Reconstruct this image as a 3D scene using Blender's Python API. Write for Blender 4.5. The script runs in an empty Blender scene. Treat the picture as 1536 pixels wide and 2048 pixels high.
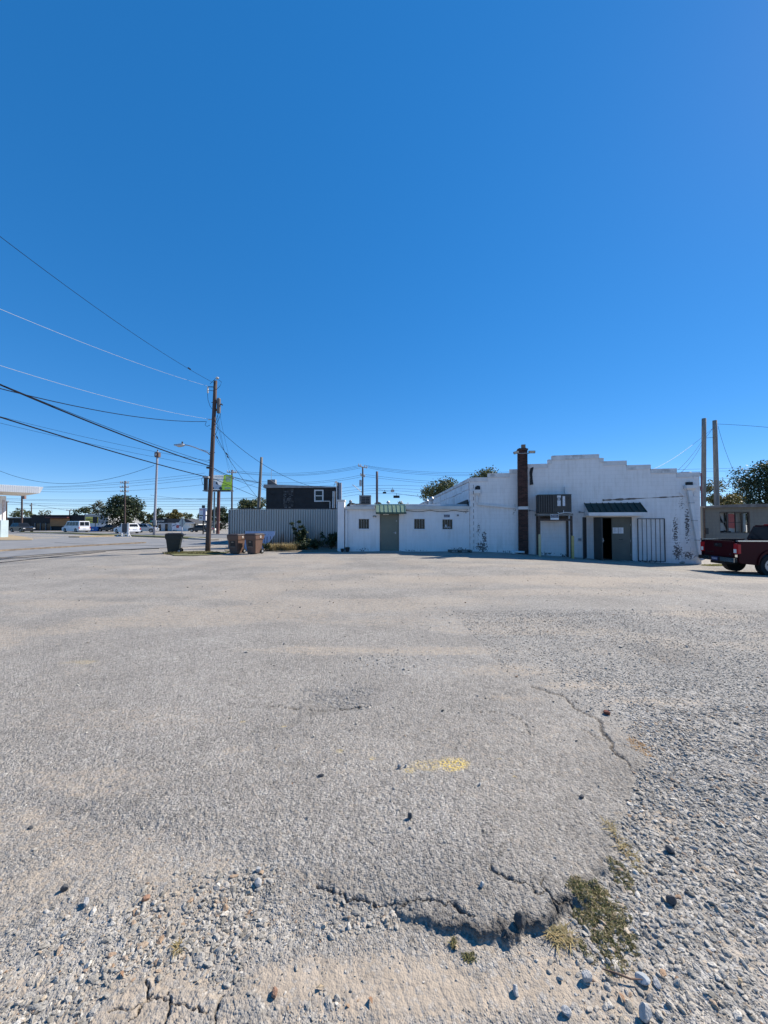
import bpy, bmesh, math, random
import numpy as np
from mathutils import Vector, Matrix

# ------------------------------------------------------------------ scene, camera, light
sc = bpy.context.scene
COL = sc.collection
R = math.radians
F = 769.0                 # focal length in photograph pixels (1536 wide)
CZ = 1.58                 # eye height
PITCH = math.atan(21.0 / F)

cam_d = bpy.data.cameras.new('camera')
cam = bpy.data.objects.new('camera', cam_d)
COL.objects.link(cam)
cam_d.sensor_fit = 'HORIZONTAL'
cam_d.sensor_width = 36.0
cam_d.lens = 36.0 * F / 1536.0
cam_d.clip_start = 0.05
cam_d.clip_end = 6000
cam.location = (0, 0, CZ)
cam.rotation_euler = (R(90) + PITCH, 0, 0)
sc.camera = cam

SUN_AZ, SUN_EL = R(60), R(41.3)          # azimuth to the right of the view axis
world = bpy.data.worlds.new('World')
sc.world = world
world.use_nodes = True
wn = world.node_tree.nodes
wl = world.node_tree.links
sky = wn.new('ShaderNodeTexSky')
sky.sky_type = 'NISHITA'
sky.sun_disc = False
sky.sun_elevation = SUN_EL
sky.sun_rotation = SUN_AZ
sky.altitude = 200
sky.air_density = 0.6
sky.dust_density = 0.02
sky.ozone_density = 6.0
hsv = wn.new('ShaderNodeHueSaturation')
hsv.inputs['Hue'].default_value = 0.507
hsv.inputs['Saturation'].default_value = 1.72
hsv.inputs['Value'].default_value = 2.0
gam = wn.new('ShaderNodeGamma')              # the photograph's soft sky contrast
gam.inputs['Gamma'].default_value = 0.52
wl.new(sky.outputs[0], gam.inputs['Color'])
wl.new(gam.outputs[0], hsv.inputs['Color'])
wl.new(hsv.outputs[0], wn['Background'].inputs[0])
wn['Background'].inputs[1].default_value = 0.125

sun_d = bpy.data.lights.new('sun', 'SUN')
sun = bpy.data.objects.new('sun', sun_d)
COL.objects.link(sun)
sun_d.energy = 4.8
sun_d.angle = R(0.53)
sun_d.color = (1.0, 0.93, 0.83)
sdir = Vector((math.sin(SUN_AZ) * math.cos(SUN_EL), math.cos(SUN_AZ) * math.cos(SUN_EL), math.sin(SUN_EL)))
sun.rotation_euler = sdir.to_track_quat('Z', 'Y').to_euler()
sun.location = sdir * 50

sc.view_settings.view_transform = 'Standard'
sc.view_settings.look = 'None'
sc.view_settings.gamma = 1
sc.view_settings.exposure = 0.60
sc.view_settings.use_curve_mapping = False
sc.render.engine = 'CYCLES'

rnd = random.Random(11)
nrg = np.random.default_rng(5)

# ------------------------------------------------------------------ measuring helpers
def ss(t):
    t = np.clip(t, 0, 1)
    return t * t * (3 - 2 * t)

def g(X, Y):
    """height of the terrain"""
    X = np.asarray(X, float); Y = np.asarray(Y, float)
    return -0.42 * ss((X - 4.5) / 10.5) * ss((Y - 5) / 12) - 0.30 * ss((Y - 35) / 45)

def ray(px, py):
    u, v = (px - 768) / F, (1024 - py) / F
    c, s = math.cos(PITCH), math.sin(PITCH)
    return Vector((u, c - s * v, s + c * v))

def at(px, py, Y):
    d = ray(px, py)
    return Vector((0, 0, CZ)) + d * (Y / d.y)

def gnd(px, py):
    """point of the terrain seen at a measured place of the photograph"""
    d = ray(px, py)
    z = 0.0
    for _ in range(6):
        t = (z - CZ) / d.z
        z = float(g(d.x * t, d.y * t))
    return Vector((d.x * t, d.y * t, z))

def G(x, y):
    return Vector((x, y, float(g(x, y))))

# ------------------------------------------------------------------ numpy noise
def _hash(ix, iy, seed):
    h = (ix.astype(np.int64) * 374761393 + iy.astype(np.int64) * 668265263 + seed * 1442695041) & 0x7fffffff
    h = ((h ^ (h >> 13)) * 1274126177) & 0x7fffffff
    h = h ^ (h >> 16)
    return (h & 0xffff) / 65535.0

def vnoise(x, y, seed=0):
    ix = np.floor(x); iy = np.floor(y)
    fx = x - ix; fy = y - iy
    fx = fx * fx * (3 - 2 * fx); fy = fy * fy * (3 - 2 * fy)
    a = _hash(ix, iy, seed); b = _hash(ix + 1, iy, seed)
    c = _hash(ix, iy + 1, seed); d = _hash(ix + 1, iy + 1, seed)
    return (a + (b - a) * fx) * (1 - fy) + (c + (d - c) * fx) * fy

def fbm(x, y, seed=0, o=4):
    s = 0; a = .5; t = 0
    for k in range(o):
        s = s + a * vnoise(x * 2 ** k + 17.3 * k, y * 2 ** k - 9.1 * k, seed + k)
        t += a; a *= .5
    return s / t

# ------------------------------------------------------------------ materials
MATS = {}
def _new(name):
    m = bpy.data.materials.new(name)
    m.use_nodes = True
    nt = m.node_tree
    return m, nt.nodes, nt.links, nt.nodes['Principled BSDF']

def mat(name, col, rough=.7, var=.18, scale=6.0, metal=0.0, bump=0.0, bscale=None, spec=.4, stretch=None, col2=None, grime=0.0):
    """plain surface with two scales of colour variation, fine relief and wear"""
    if name in MATS: return MATS[name]
    m, n, l, b = _new(name)
    tc = n.new('ShaderNodeTexCoord')
    src = tc.outputs['Object']
    if stretch:
        mp = n.new('ShaderNodeMapping'); mp.inputs['Scale'].default_value = stretch
        l.new(src, mp.inputs[0]); src = mp.outputs[0]
    nz = n.new('ShaderNodeTexNoise'); nz.inputs['Scale'].default_value = scale; nz.inputs['Detail'].default_value = 6
    l.new(src, nz.inputs['Vector'])
    rp = n.new('ShaderNodeMapRange')
    rp.inputs[1].default_value = .3; rp.inputs[2].default_value = .7
    l.new(nz.outputs['Fac'], rp.inputs[0])
    mx = n.new('ShaderNodeMix'); mx.data_type = 'RGBA'
    c2 = col2 if col2 else tuple(min(1, c * (1 + var)) for c in col)
    c1 = col if col2 else tuple(c * (1 - var) for c in col)
    mx.inputs[6].default_value = (*c1, 1); mx.inputs[7].default_value = (*c2, 1)
    l.new(rp.outputs[0], mx.inputs[0])
    out = mx.outputs[2]
    if grime:
        n2 = n.new('ShaderNodeTexNoise'); n2.inputs['Scale'].default_value = scale * .35; n2.inputs['Detail'].default_value = 8; n2.inputs['Roughness'].default_value = .7
        l.new(src, n2.inputs['Vector'])
        r2 = n.new('ShaderNodeMapRange'); r2.inputs[1].default_value = .5; r2.inputs[2].default_value = .75; r2.inputs[4].default_value = grime
        l.new(n2.outputs['Fac'], r2.inputs[0])
        m2 = n.new('ShaderNodeMix'); m2.data_type = 'RGBA'
        m2.inputs[7].default_value = (.12, .10, .08, 1)
        l.new(r2.outputs[0], m2.inputs[0]); l.new(out, m2.inputs[6]); out = m2.outputs[2]
    l.new(out, b.inputs['Base Color'])
    b.inputs['Roughness'].default_value = rough
    b.inputs['Metallic'].default_value = metal
    b.inputs['Specular IOR Level'].default_value = spec
    if bump:
        nb = n.new('ShaderNodeTexNoise'); nb.inputs['Scale'].default_value = bscale or scale * 4; nb.inputs['Detail'].default_value = 5
        l.new(src, nb.inputs['Vector'])
        bp = n.new('ShaderNodeBump'); bp.inputs['Strength'].default_value = bump; bp.inputs['Distance'].default_value = .02
        l.new(nb.outputs['Fac'], bp.inputs['Height']); l.new(bp.outputs[0], b.inputs['Normal'])
    MATS[name] = m
    return m

def leafmat(name, cols, rough=.6, trans=.25):
    """foliage: each leaf takes its own tone"""
    if name in MATS: return MATS[name]
    m, n, l, b = _new(name)
    ge = n.new('ShaderNodeNewGeometry')
    cr = n.new('ShaderNodeValToRGB')
    e = cr.color_ramp.elements
    e[0].color = (*cols[0], 1); e[1].color = (*cols[-1], 1)
    for i, c in enumerate(cols[1:-1]):
        q = e.new((i + 1) / (len(cols) - 1)); q.color = (*c, 1)
    l.new(ge.outputs['Random Per Island'], cr.inputs[0])
    l.new(cr.outputs[0], b.inputs['Base Color'])
    b.inputs['Roughness'].default_value = rough
    tr = n.new('ShaderNodeBsdfTranslucent'); l.new(cr.outputs[0], tr.inputs[0])
    ms = n.new('ShaderNodeMixShader'); ms.inputs[0].default_value = trans
    l.new(b.outputs[0], ms.inputs[1]); l.new(tr.outputs[0], ms.inputs[2])
    l.new(ms.outputs[0], n['Material Output'].inputs[0])
    MATS[name] = m
    return m

def wallmat(name, col, spots, bw=.40, bh=.20, joint=.25, under=(.13, .115, .11), grime=.35, low=0.0):
    """painted block wall: faint block joints, thin dirt, paint flaked off round given places (x, z, rx, rz, amount)"""
    m, n, l, b = _new(name)
    tc = n.new('ShaderNodeTexCoord')
    sp = n.new('ShaderNodeSeparateXYZ'); l.new(tc.outputs['Object'], sp.inputs[0])
    cb = n.new('ShaderNodeCombineXYZ')
    ad = n.new('ShaderNodeMath'); ad.operation = 'ADD'; l.new(sp.outputs[0], ad.inputs[0]); l.new(sp.outputs[1], ad.inputs[1])
    l.new(ad.outputs[0], cb.inputs[0]); l.new(sp.outputs[2], cb.inputs[1])
    br = n.new('ShaderNodeTexBrick')
    br.inputs['Scale'].default_value = 1; br.inputs['Brick Width'].default_value = bw; br.inputs['Row Height'].default_value = bh
    br.inputs['Mortar Size'].default_value = .008; br.inputs['Mortar Smooth'].default_value = .6; br.inputs['Bias'].default_value = 0
    br.inputs['Color1'].default_value = (1, 1, 1, 1); br.inputs['Color2'].default_value = (.90, .90, .90, 1); br.inputs['Mortar'].default_value = (.5, .5, .5, 1)
    l.new(cb.outputs[0], br.inputs['Vector'])
    nz = n.new('ShaderNodeTexNoise'); nz.inputs['Scale'].default_value = 1.1; nz.inputs['Detail'].default_value = 9; nz.inputs['Roughness'].default_value = .62
    l.new(tc.outputs['Object'], nz.inputs['Vector'])
    # streaks running down the wall
    mp = n.new('ShaderNodeMapping'); mp.inputs['Scale'].default_value = (5, 5, .5); l.new(tc.outputs['Object'], mp.inputs[0])
    ns = n.new('ShaderNodeTexNoise'); ns.inputs['Scale'].default_value = 1.6; ns.inputs['Detail'].default_value = 5; l.new(mp.outputs[0], ns.inputs['Vector'])
    mul = n.new('ShaderNodeMath'); mul.operation = 'MULTIPLY'; l.new(nz.outputs['Fac'], mul.inputs[0]); l.new(ns.outputs['Fac'], mul.inputs[1])
    rg = n.new('ShaderNodeMapRange'); rg.inputs[1].default_value = .20; rg.inputs[2].default_value = .42; rg.inputs[4].default_value = grime
    l.new(mul.outputs[0], rg.inputs[0])
    m1 = n.new('ShaderNodeMix'); m1.data_type = 'RGBA'
    m1.inputs[6].default_value = (*col, 1); m1.inputs[7].default_value = (col[0] * .62, col[1] * .58, col[2] * .52, 1)
    l.new(rg.outputs[0], m1.inputs[0])
    mj = n.new('ShaderNodeMix'); mj.data_type = 'RGBA'; mj.blend_type = 'MULTIPLY'; mj.inputs[0].default_value = joint
    l.new(m1.outputs[2], mj.inputs[6]); l.new(br.outputs['Color'], mj.inputs[7])
    # flaking
    acc = None
    for (x, z, rx, rz, amt) in spots:
        a = n.new('ShaderNodeMath'); a.operation = 'MULTIPLY_ADD'; a.inputs[1].default_value = 1 / rx; a.inputs[2].default_value = -x / rx; l.new(sp.outputs[0], a.inputs[0])
        c = n.new('ShaderNodeMath'); c.operation = 'MULTIPLY_ADD'; c.inputs[1].default_value = 1 / rz; c.inputs[2].default_value = -z / rz; l.new(sp.outputs[2], c.inputs[0])
        a2 = n.new('ShaderNodeMath'); a2.operation = 'MULTIPLY'; l.new(a.outputs[0], a2.inputs[0]); l.new(a.outputs[0], a2.inputs[1])
        c2 = n.new('ShaderNodeMath'); c2.operation = 'MULTIPLY_ADD'; l.new(c.outputs[0], c2.inputs[0]); l.new(c.outputs[0], c2.inputs[1]); l.new(a2.outputs[0], c2.inputs[2])
        d = n.new('ShaderNodeMapRange'); d.inputs[1].default_value = 0; d.inputs[2].default_value = 1; d.inputs[3].default_value = amt; d.inputs[4].default_value = 0
        l.new(c2.outputs[0], d.inputs[0])
        if acc is None: acc = d.outputs[0]
        else:
            s = n.new('ShaderNodeMath'); s.operation = 'MAXIMUM'; l.new(acc, s.inputs[0]); l.new(d.outputs[0], s.inputs[1]); acc = s.outputs[0]
    fl = n.new('ShaderNodeTexNoise'); fl.inputs['Scale'].default_value = 13; fl.inputs['Detail'].default_value = 5; fl.inputs['Roughness'].default_value = .6
    l.new(tc.outputs['Object'], fl.inputs['Vector'])
    sm = n.new('ShaderNodeMath'); sm.operation = 'ADD'; l.new(fl.outputs['Fac'], sm.inputs[0])
    if acc is not None: l.new(acc, sm.inputs[1])
    else: sm.inputs[1].default_value = 0
    th = n.new('ShaderNodeMapRange'); th.inputs[1].default_value = .80; th.inputs[2].default_value = .84; l.new(sm.outputs[0], th.inputs[0])
    m3 = n.new('ShaderNodeMix'); m3.data_type = 'RGBA'; m3.inputs[7].default_value = (*under, 1)
    l.new(th.outputs[0], m3.inputs[0]); l.new(mj.outputs[2], m3.inputs[6])
    l.new(m3.outputs[2], b.inputs['Base Color'])
    b.inputs['Roughness'].default_value = .62; b.inputs['Specular IOR Level'].default_value = .3
    # relief
    hb = n.new('ShaderNodeMath'); hb.operation = 'SUBTRACT'; hb.inputs[0].default_value = 1; l.new(br.outputs['Fac'], hb.inputs[1])
    h2 = n.new('ShaderNodeMath'); h2.operation = 'MULTIPLY_ADD'; h2.inputs[1].default_value = -.8; l.new(th.outputs[0], h2.inputs[0]); l.new(hb.outputs[0], h2.inputs[2])
    nf = n.new('ShaderNodeTexNoise'); nf.inputs['Scale'].default_value = 30; l.new(tc.outputs['Object'], nf.inputs['Vector'])
    h3 = n.new('ShaderNodeMath'); h3.operation = 'MULTIPLY_ADD'; h3.inputs[1].default_value = .5; l.new(nf.outputs['Fac'], h3.inputs[0]); l.new(h2.outputs[0], h3.inputs[2])
    bp = n.new('ShaderNodeBump'); bp.inputs['Strength'].default_value = .3; bp.inputs['Distance'].default_value = .008
    l.new(h3.outputs[0], bp.inputs['Height']); l.new(bp.outputs[0], b.inputs['Normal'])
    return m

def glassmat():
    m, n, l, b = _new('window_glass')
    b.inputs['Base Color'].default_value = (.012, .014, .017, 1)
    b.inputs['Roughness'].default_value = .08
    b.inputs['Specular IOR Level'].default_value = .3
    MATS['window_glass'] = m
    return m
GLASS = glassmat()

def clearmat():
    m, n, l, b = _new('clear_glass')
    b.inputs['Base Color'].default_value = (.9, .93, .93, 1)
    b.inputs['Roughness'].default_value = .03
    b.inputs['Transmission Weight'].default_value = 1
    b.inputs['IOR'].default_value = 1.05
    return m
CLEAR = clearmat()

WHITE = mat('white_paint', (.72, .71, .70), .55, .06, 3, grime=.25)
DARK = mat('dark_iron', (.022, .022, .024), .5, .3, 14)
STEEL = mat('galvanised_steel', (.42, .43, .45), .45, .15, 12, metal=.6)
RUSTY = mat('rusty_steel', (.045, .034, .03), .75, .4, 9, col2=(.11, .075, .055), bump=.2)
RUBBER = mat('tyre_rubber', (.018, .018, .018), .85, .2, 20)
CHROME = mat('chrome', (.62, .62, .62), .18, .05, 5, metal=1)
POLEWOOD = mat('pole_wood', (.055, .036, .032), .85, .3, 9, col2=(.115, .078, .066), bump=.5, stretch=(1, 1, .12))
OLDWOOD = mat('weathered_wood', (.15, .14, .125), .9, .3, 9, col2=(.27, .25, .22), bump=.5, stretch=(1, 1, .12))
WIRE = mat('cable_black', (.018, .018, .024), .95, .2, 30, spec=.05)
WIREL = mat('cable_aluminium', (.40, .42, .45), .6, .1, 30, metal=.2)
BLACKP = mat('black_plastic', (.015, .015, .016), .5, .2, 12)
GREYP = mat('grey_box', (.30, .31, .32), .55, .15, 8)
DOORGREY = mat('door_sage_grey', (.125, .128, .108), .5, .10, 3, grime=.3)
REDLAMP = mat('lamp_red', (.42, .02, .025), .25, .1, 8)
WHITELAMP = mat('lamp_white', (.75, .75, .73), .2, .05, 8)
GALV_TAN = mat('stucco_cream', (.66, .62, .52), .8, .06, 3)

# ------------------------------------------------------------------ mesh builder
class MB:
    def __init__(s): s.v = []; s.f = []
    def add(s, vs, fs):
        o = len(s.v)
        s.v += [tuple(v) for v in vs]
        s.f += [tuple(i + o for i in f) for f in fs]
        return s
    def box(s, x0, x1, y0, y1, z0, z1):
        return s.add([(x0, y0, z0), (x1, y0, z0), (x1, y1, z0), (x0, y1, z0), (x0, y0, z1), (x1, y0, z1), (x1, y1, z1), (x0, y1, z1)],
                     [(0, 3, 2, 1), (4, 5, 6, 7), (0, 1, 5, 4), (1, 2, 6, 5), (2, 3, 7, 6), (3, 0, 4, 7)])
    def hexa(s, lo, hi):
        """loft between two four-corner loops"""
        return s.add(list(lo) + list(hi), [(3, 2, 1, 0), (4, 5, 6, 7), (0, 1, 5, 4), (1, 2, 6, 5), (2, 3, 7, 6), (3, 0, 4, 7)])
    def prism(s, poly, a, b, axis='y'):
        """polygon in the plane across `axis`, extruded from a to b"""
        n = len(poly)
        def mk(p, t):
            if axis == 'y': return (p[0], t, p[1])
            if axis == 'x': return (t, p[0], p[1])
            return (p[0], p[1], t)
        vs = [mk(p, a) for p in poly] + [mk(p, b) for p in poly]
        fs = [tuple(range(n)), tuple(range(2 * n - 1, n - 1, -1))]
        for i in range(n):
            j = (i + 1) % n
            fs.append((i, i + n, j + n, j))
        return s.add(vs, fs)
    def cyl(s, p0, p1, r0, r1=None, n=10, caps=True):
        p0 = Vector(p0); p1 = Vector(p1); r1 = r0 if r1 is None else r1
        d = (p1 - p0).normalized()
        a = d.orthogonal().normalized(); b = d.cross(a)
        vs = []
        for p, r in ((p0, r0), (p1, r1)):
            for k in range(n):
                t = 2 * math.pi * k / n
                vs.append(p + a * (r * math.cos(t)) + b * (r * math.sin(t)))
        fs = [(k, (k + 1) % n, n + (k + 1) % n, n + k) for k in range(n)]
        if caps: fs += [tuple(range(n - 1, -1, -1)), tuple(range(n, 2 * n))]
        return s.add(vs, fs)
    def tube(s, pts, r, n=5):
        pts = [Vector(p) for p in pts]
        rs = r if isinstance(r, (list, tuple)) else [r] * len(pts)
        vs = []
        up = Vector((0.13, .2, 1)).normalized()
        for i, p in enumerate(pts):
            d = (pts[min(i + 1, len(pts) - 1)] - pts[max(i - 1, 0)]).normalized()
            a = d.cross(up)
            a = a.normalized() if a.length > .05 else d.orthogonal().normalized()
            b = d.cross(a)
            for k in range(n):
                t = 2 * math.pi * k / n
                vs.append(p + a * (rs[i] * math.cos(t)) + b * (rs[i] * math.sin(t)))
        fs = []
        for i in range(len(pts) - 1):
            for k in range(n):
                fs.append((i * n + k, i * n + (k + 1) % n, (i + 1) * n + (k + 1) % n, (i + 1) * n + k))
        fs += [tuple(range(n - 1, -1, -1)), tuple(range((len(pts) - 1) * n, len(pts) * n))]
        return s.add(vs, fs)
    def lathe(s, prof, n=16, c=(0, 0, 0)):
        vs = []
        for r, z in prof:
            for k in range(n):
                t = 2 * math.pi * k / n
                vs.append((c[0] + r * math.cos(t), c[1] + r * math.sin(t), c[2] + z))
        fs = []
        for i in range(len(prof) - 1):
            for k in range(n):
                fs.append((i * n + k, i * n + (k + 1) % n, (i + 1) * n + (k + 1) % n, (i + 1) * n + k))
        fs += [tuple(range(n - 1, -1, -1)), tuple(range((len(prof) - 1) * n, len(prof) * n))]
        return s.add(vs, fs)
    def cells(s, xs, zs, solid, y0, y1):
        """wall panel made of a grid of solid cells; faces only where solid meets empty"""
        nx, nz = len(xs) - 1, len(zs) - 1
        def S(i, j): return 0 <= i < nx and 0 <= j < nz and solid(.5 * (xs[i] + xs[i + 1]), .5 * (zs[j] + zs[j + 1]))
        for i in range(nx):
            for j in range(nz):
                if not S(i, j): continue
                a, b, c, d = xs[i], xs[i + 1], zs[j], zs[j + 1]
                s.add([(a, y0, c), (b, y0, c), (b, y0, d), (a, y0, d)], [(0, 1, 2, 3)])
                s.add([(a, y1, c), (b, y1, c), (b, y1, d), (a, y1, d)], [(3, 2, 1, 0)])
                if not S(i - 1, j): s.add([(a, y0, c), (a, y0, d), (a, y1, d), (a, y1, c)], [(0, 1, 2, 3)])
                if not S(i + 1, j): s.add([(b, y0, c), (b, y0, d), (b, y1, d), (b, y1, c)], [(3, 2, 1, 0)])
                if not S(i, j - 1): s.add([(a, y0, c), (b, y0, c), (b, y1, c), (a, y1, c)], [(3, 2, 1, 0)])
                if not S(i, j + 1): s.add([(a, y0, d), (b, y0, d), (b, y1, d), (a, y1, d)], [(0, 1, 2, 3)])
        return s
    def build(s, name, m, parent=None, off=(0, 0, 0), smooth=False, bevel=0, merge=False):
        me = bpy.data.meshes.new(name)
        ox, oy, oz = off
        me.from_pydata([(v[0] - ox, v[1] - oy, v[2] - oz) for v in s.v], [], s.f)
        me.materials.append(m)
        if merge or bevel:
            bm = bmesh.new(); bm.from_mesh(me)
            if merge: bmesh.ops.remove_doubles(bm, verts=bm.verts, dist=1e-4)
            bmesh.ops.recalc_face_normals(bm, faces=bm.faces)
            if bevel:
                bmesh.ops.bevel(bm, geom=[e for e in bm.edges if e.is_manifold and e.calc_face_angle(0) > .5], offset=bevel, segments=2, affect='EDGES', clamp_overlap=True)
            bm.to_mesh(me); bm.free()
        if smooth:
            me.polygons.foreach_set('use_smooth', [True] * len(me.polygons))
        o = bpy.data.objects.new(name, me)
        COL.objects.link(o)
        if parent: o.parent = parent
        return o

def tag(o, label=None, cat=None, group=None, kind=None):
    if label: o['label'] = label
    if cat: o['category'] = cat
    if group: o['group'] = group
    if kind: o['kind'] = kind
    return o

def thing(name, label, cat, loc=(0, 0, 0), rz=0, group=None):
    o = bpy.data.objects.new(name, None)
    COL.objects.link(o)
    o.empty_display_size = .2
    o.location = loc; o.rotation_euler = (0, 0, rz)
    return tag(o, label, cat, group)

def dup(root, loc, rz, label=None, group=None):
    r = root.copy(); COL.objects.link(r); r.location = loc; r.rotation_euler = (0, 0, rz)
    if label: r['label'] = label
    if group: r['group'] = group
    for ch in list(root.children):
        c = ch.copy(); COL.objects.link(c); c.parent = r
        for q in list(ch.children):
            d = q.copy(); COL.objects.link(d); d.parent = c
    return r

def one(o, label, cat, group=None):
    return tag(o, label, cat, group)

def lettering(name, txt, size, m, parent, loc, rot=(R(90), 0, 0), extrude=.002, align='LEFT', sx=1.0):
    cu = bpy.data.curves.new(name, 'FONT')
    cu.body = txt; cu.size = size; cu.extrude = extrude; cu.align_x = align
    t = bpy.data.objects.new(name + '_tmp', cu)
    COL.objects.link(t)
    dg = bpy.context.evaluated_depsgraph_get()
    me = bpy.data.meshes.new_from_object(t.evaluated_get(dg))
    bpy.data.objects.remove(t)
    me.materials.clear(); me.materials.append(m)
    o = bpy.data.objects.new(name, me)
    COL.objects.link(o)
    o.parent = parent; o.location = loc; o.rotation_euler = rot; o.scale = (sx, 1, 1)
    return o
# ------------------------------------------------------------------ the lot: one sheet of worn asphalt, gravel and dust
def wpoly(pts):
    return np.array([[gnd(x, y).x, gnd(x, y).y] for x, y in pts])

SLAB_PX = [(1000, 1330), (1110, 1378), (1180, 1420), (1215, 1440), (1262, 1478), (1300, 1515), (1265, 1545), (1255, 1590), (1238, 1630),
           (1234, 1680), (1228, 1728), (1200, 1755), (1188, 1798), (1165, 1822), (1120, 1830), (1114, 1868), (1085, 1876),
           (1050, 1862), (1042, 1890), (1015, 1893), (1000, 1880), (960, 1886), (925, 1870), (890, 1868), (845, 1858), (800, 1840),
           (740, 1822), (700, 1805), (650, 1780), (600, 1757), (540, 1735), (470, 1712), (380, 1690), (300, 1660), (200, 1640),
           (0, 1600), (-500, 1500)]
SLAB = np.vstack([wpoly(SLAB_PX), [[-60, 30], [0.6, 30]]])
SLAB2 = wpoly([(120, 2110), (215, 1998), (270, 1962), (300, 1966), (330, 1990), (400, 1975), (440, 2000), (520, 1990), (545, 2040), (560, 2110)])

def inpoly(x, y, poly):
    ins = np.zeros(x.shape, bool)
    n = len(poly)
    for i in range(n):
        x0, y0 = poly[i]; x1, y1 = poly[(i + 1) % n]
        if y0 == y1: continue
        c = ((y0 > y) != (y1 > y)) & (x < (x1 - x0) * (y - y0) / (y1 - y0) + x0)
        ins ^= c
    return ins

def dseg(x, y, p, q):
    dx, dy = q[0] - p[0], q[1] - p[1]
    t = np.clip(((x - p[0]) * dx + (y - p[1]) * dy) / (dx * dx + dy * dy + 1e-12), 0, 1)
    return np.hypot(x - p[0] - t * dx, y - p[1] - t * dy), t

def dline(x, y, pts, closed=False):
    d = np.full(x.shape, 1e9)
    m = len(pts) if closed else len(pts) - 1
    for i in range(m):
        e, _ = dseg(x, y, pts[i], pts[(i + 1) % len(pts)])
        d = np.minimum(d, e)
    return d

CRACKS = [([(1060, 1370), (1130, 1390), (1150, 1415), (1200, 1435), (1203, 1458), (1222, 1480), (1228, 1500), (1262, 1530)], .009),
          ([(1165, 1455), (1190, 1468), (1225, 1482), (1270, 1495)], .003),
          ([(960, 1420), (1015, 1425), (1045, 1440), (1065, 1470)], .003),
          ([(985, 1755), (1010, 1772), (1060, 1792), (1105, 1812), (1150, 1822)], .005),
          ([(1082, 1768), (1085, 1790), (1100, 1812), (1112, 1838)], .005),
          ([(640, 1775), (690, 1800), (760, 1812), (840, 1815), (900, 1822), (950, 1850)], .005),
          ([(300, 1966), (300, 2000), (260, 2048)], .003), ([(330, 1992), (340, 2030), (330, 2060)], .003),
          ([(440, 2000), (425, 2050), (430, 2080)], .003), ([(215, 2030), (300, 2010), (420, 2030)], .002),
          ([(540, 1410), (640, 1418), (720, 1412)], .006)]
CRACKS = [([(gnd(*p).x, gnd(*p).y) for p in pts], w) for pts, w in CRACKS]

def ell(x, y, px, py, rx, ry, k=1.0, seed=3):
    """soft-edged patch round a measured place; radii in photograph pixels turned to metres on the ground"""
    c = gnd(px, py); a = gnd(px + rx, py); b = gnd(px, py - ry); e = gnd(px, py + ry)
    wx = abs(a.x - c.x); wy = .5 * abs(b.y - e.y)
    d = np.sqrt(((x - c.x) / wx) ** 2 + ((y - c.y) / wy) ** 2)
    nz = fbm(x * 2.2 / max(wx, .2) * .8, y * 2.2 / max(wy, .2) * .8, seed) - .5
    return np.clip((1.15 - d + nz * 1.3) * 1.6, 0, 1) * k

SAND_SPOTS = [(830, 1990, 330, 95, 1.0), (1180, 1975, 190, 85, .85), (30, 1975, 60, 60, .8), (740, 1300, 260, 11, .75), (1040, 1340, 150, 16, .7),
              (1180, 1368, 130, 10, .7), (600, 1168, 330, 9, .6), (1050, 1160, 330, 14, .8), (1400, 1228, 110, 16, .8), (1290, 1400, 130, 10, .7),
              (820, 1240, 230, 10, .5), (1000, 1252, 130, 12, .55), (80, 1660, 190, 60, .42), (170, 1325, 60, 5, .5), (300, 1190, 250, 6, .45),
              (1240, 1185, 180, 8, .6), (1310, 1640, 60, 40, .6), (1500, 1900, 110, 60, .5), (1420, 1745, 80, 20, .4), (430, 1228, 260, 6, .4),
              (250, 1440, 230, 26, .35), (180, 1560, 160, 34, .45), (480, 1500, 60, 8, .5), (1480, 1290, 140, 14, .5), (1050, 1395, 80, 8, .5)]
GRAV_SPOTS = [(400, 1850, 260, 110, 1.0), (150, 1900, 190, 120, .85), (680, 1840, 110, 40, .6), (60, 2030, 120, 50, .7), (650, 2020, 60, 40, .5), (665, 1395, 78, 26, 1.0),
              (1120, 1250, 330, 55, .55), (940, 1320, 260, 40, .4), (1180, 1910, 90, 70, .5)]
DARK_SPOTS = [(820, 1775, 400, 85, .42), (1120, 1700, 150, 90, .28), (1350, 1312, 55, 22, .55), (660, 1398, 90, 30, .6), (1250, 1530, 80, 60, .22), (1060, 1840, 160, 40, .35), (700, 1800, 120, 40, .3), (760, 1130, 90, 8, .25), (350, 1570, 120, 20, .12)]

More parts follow.
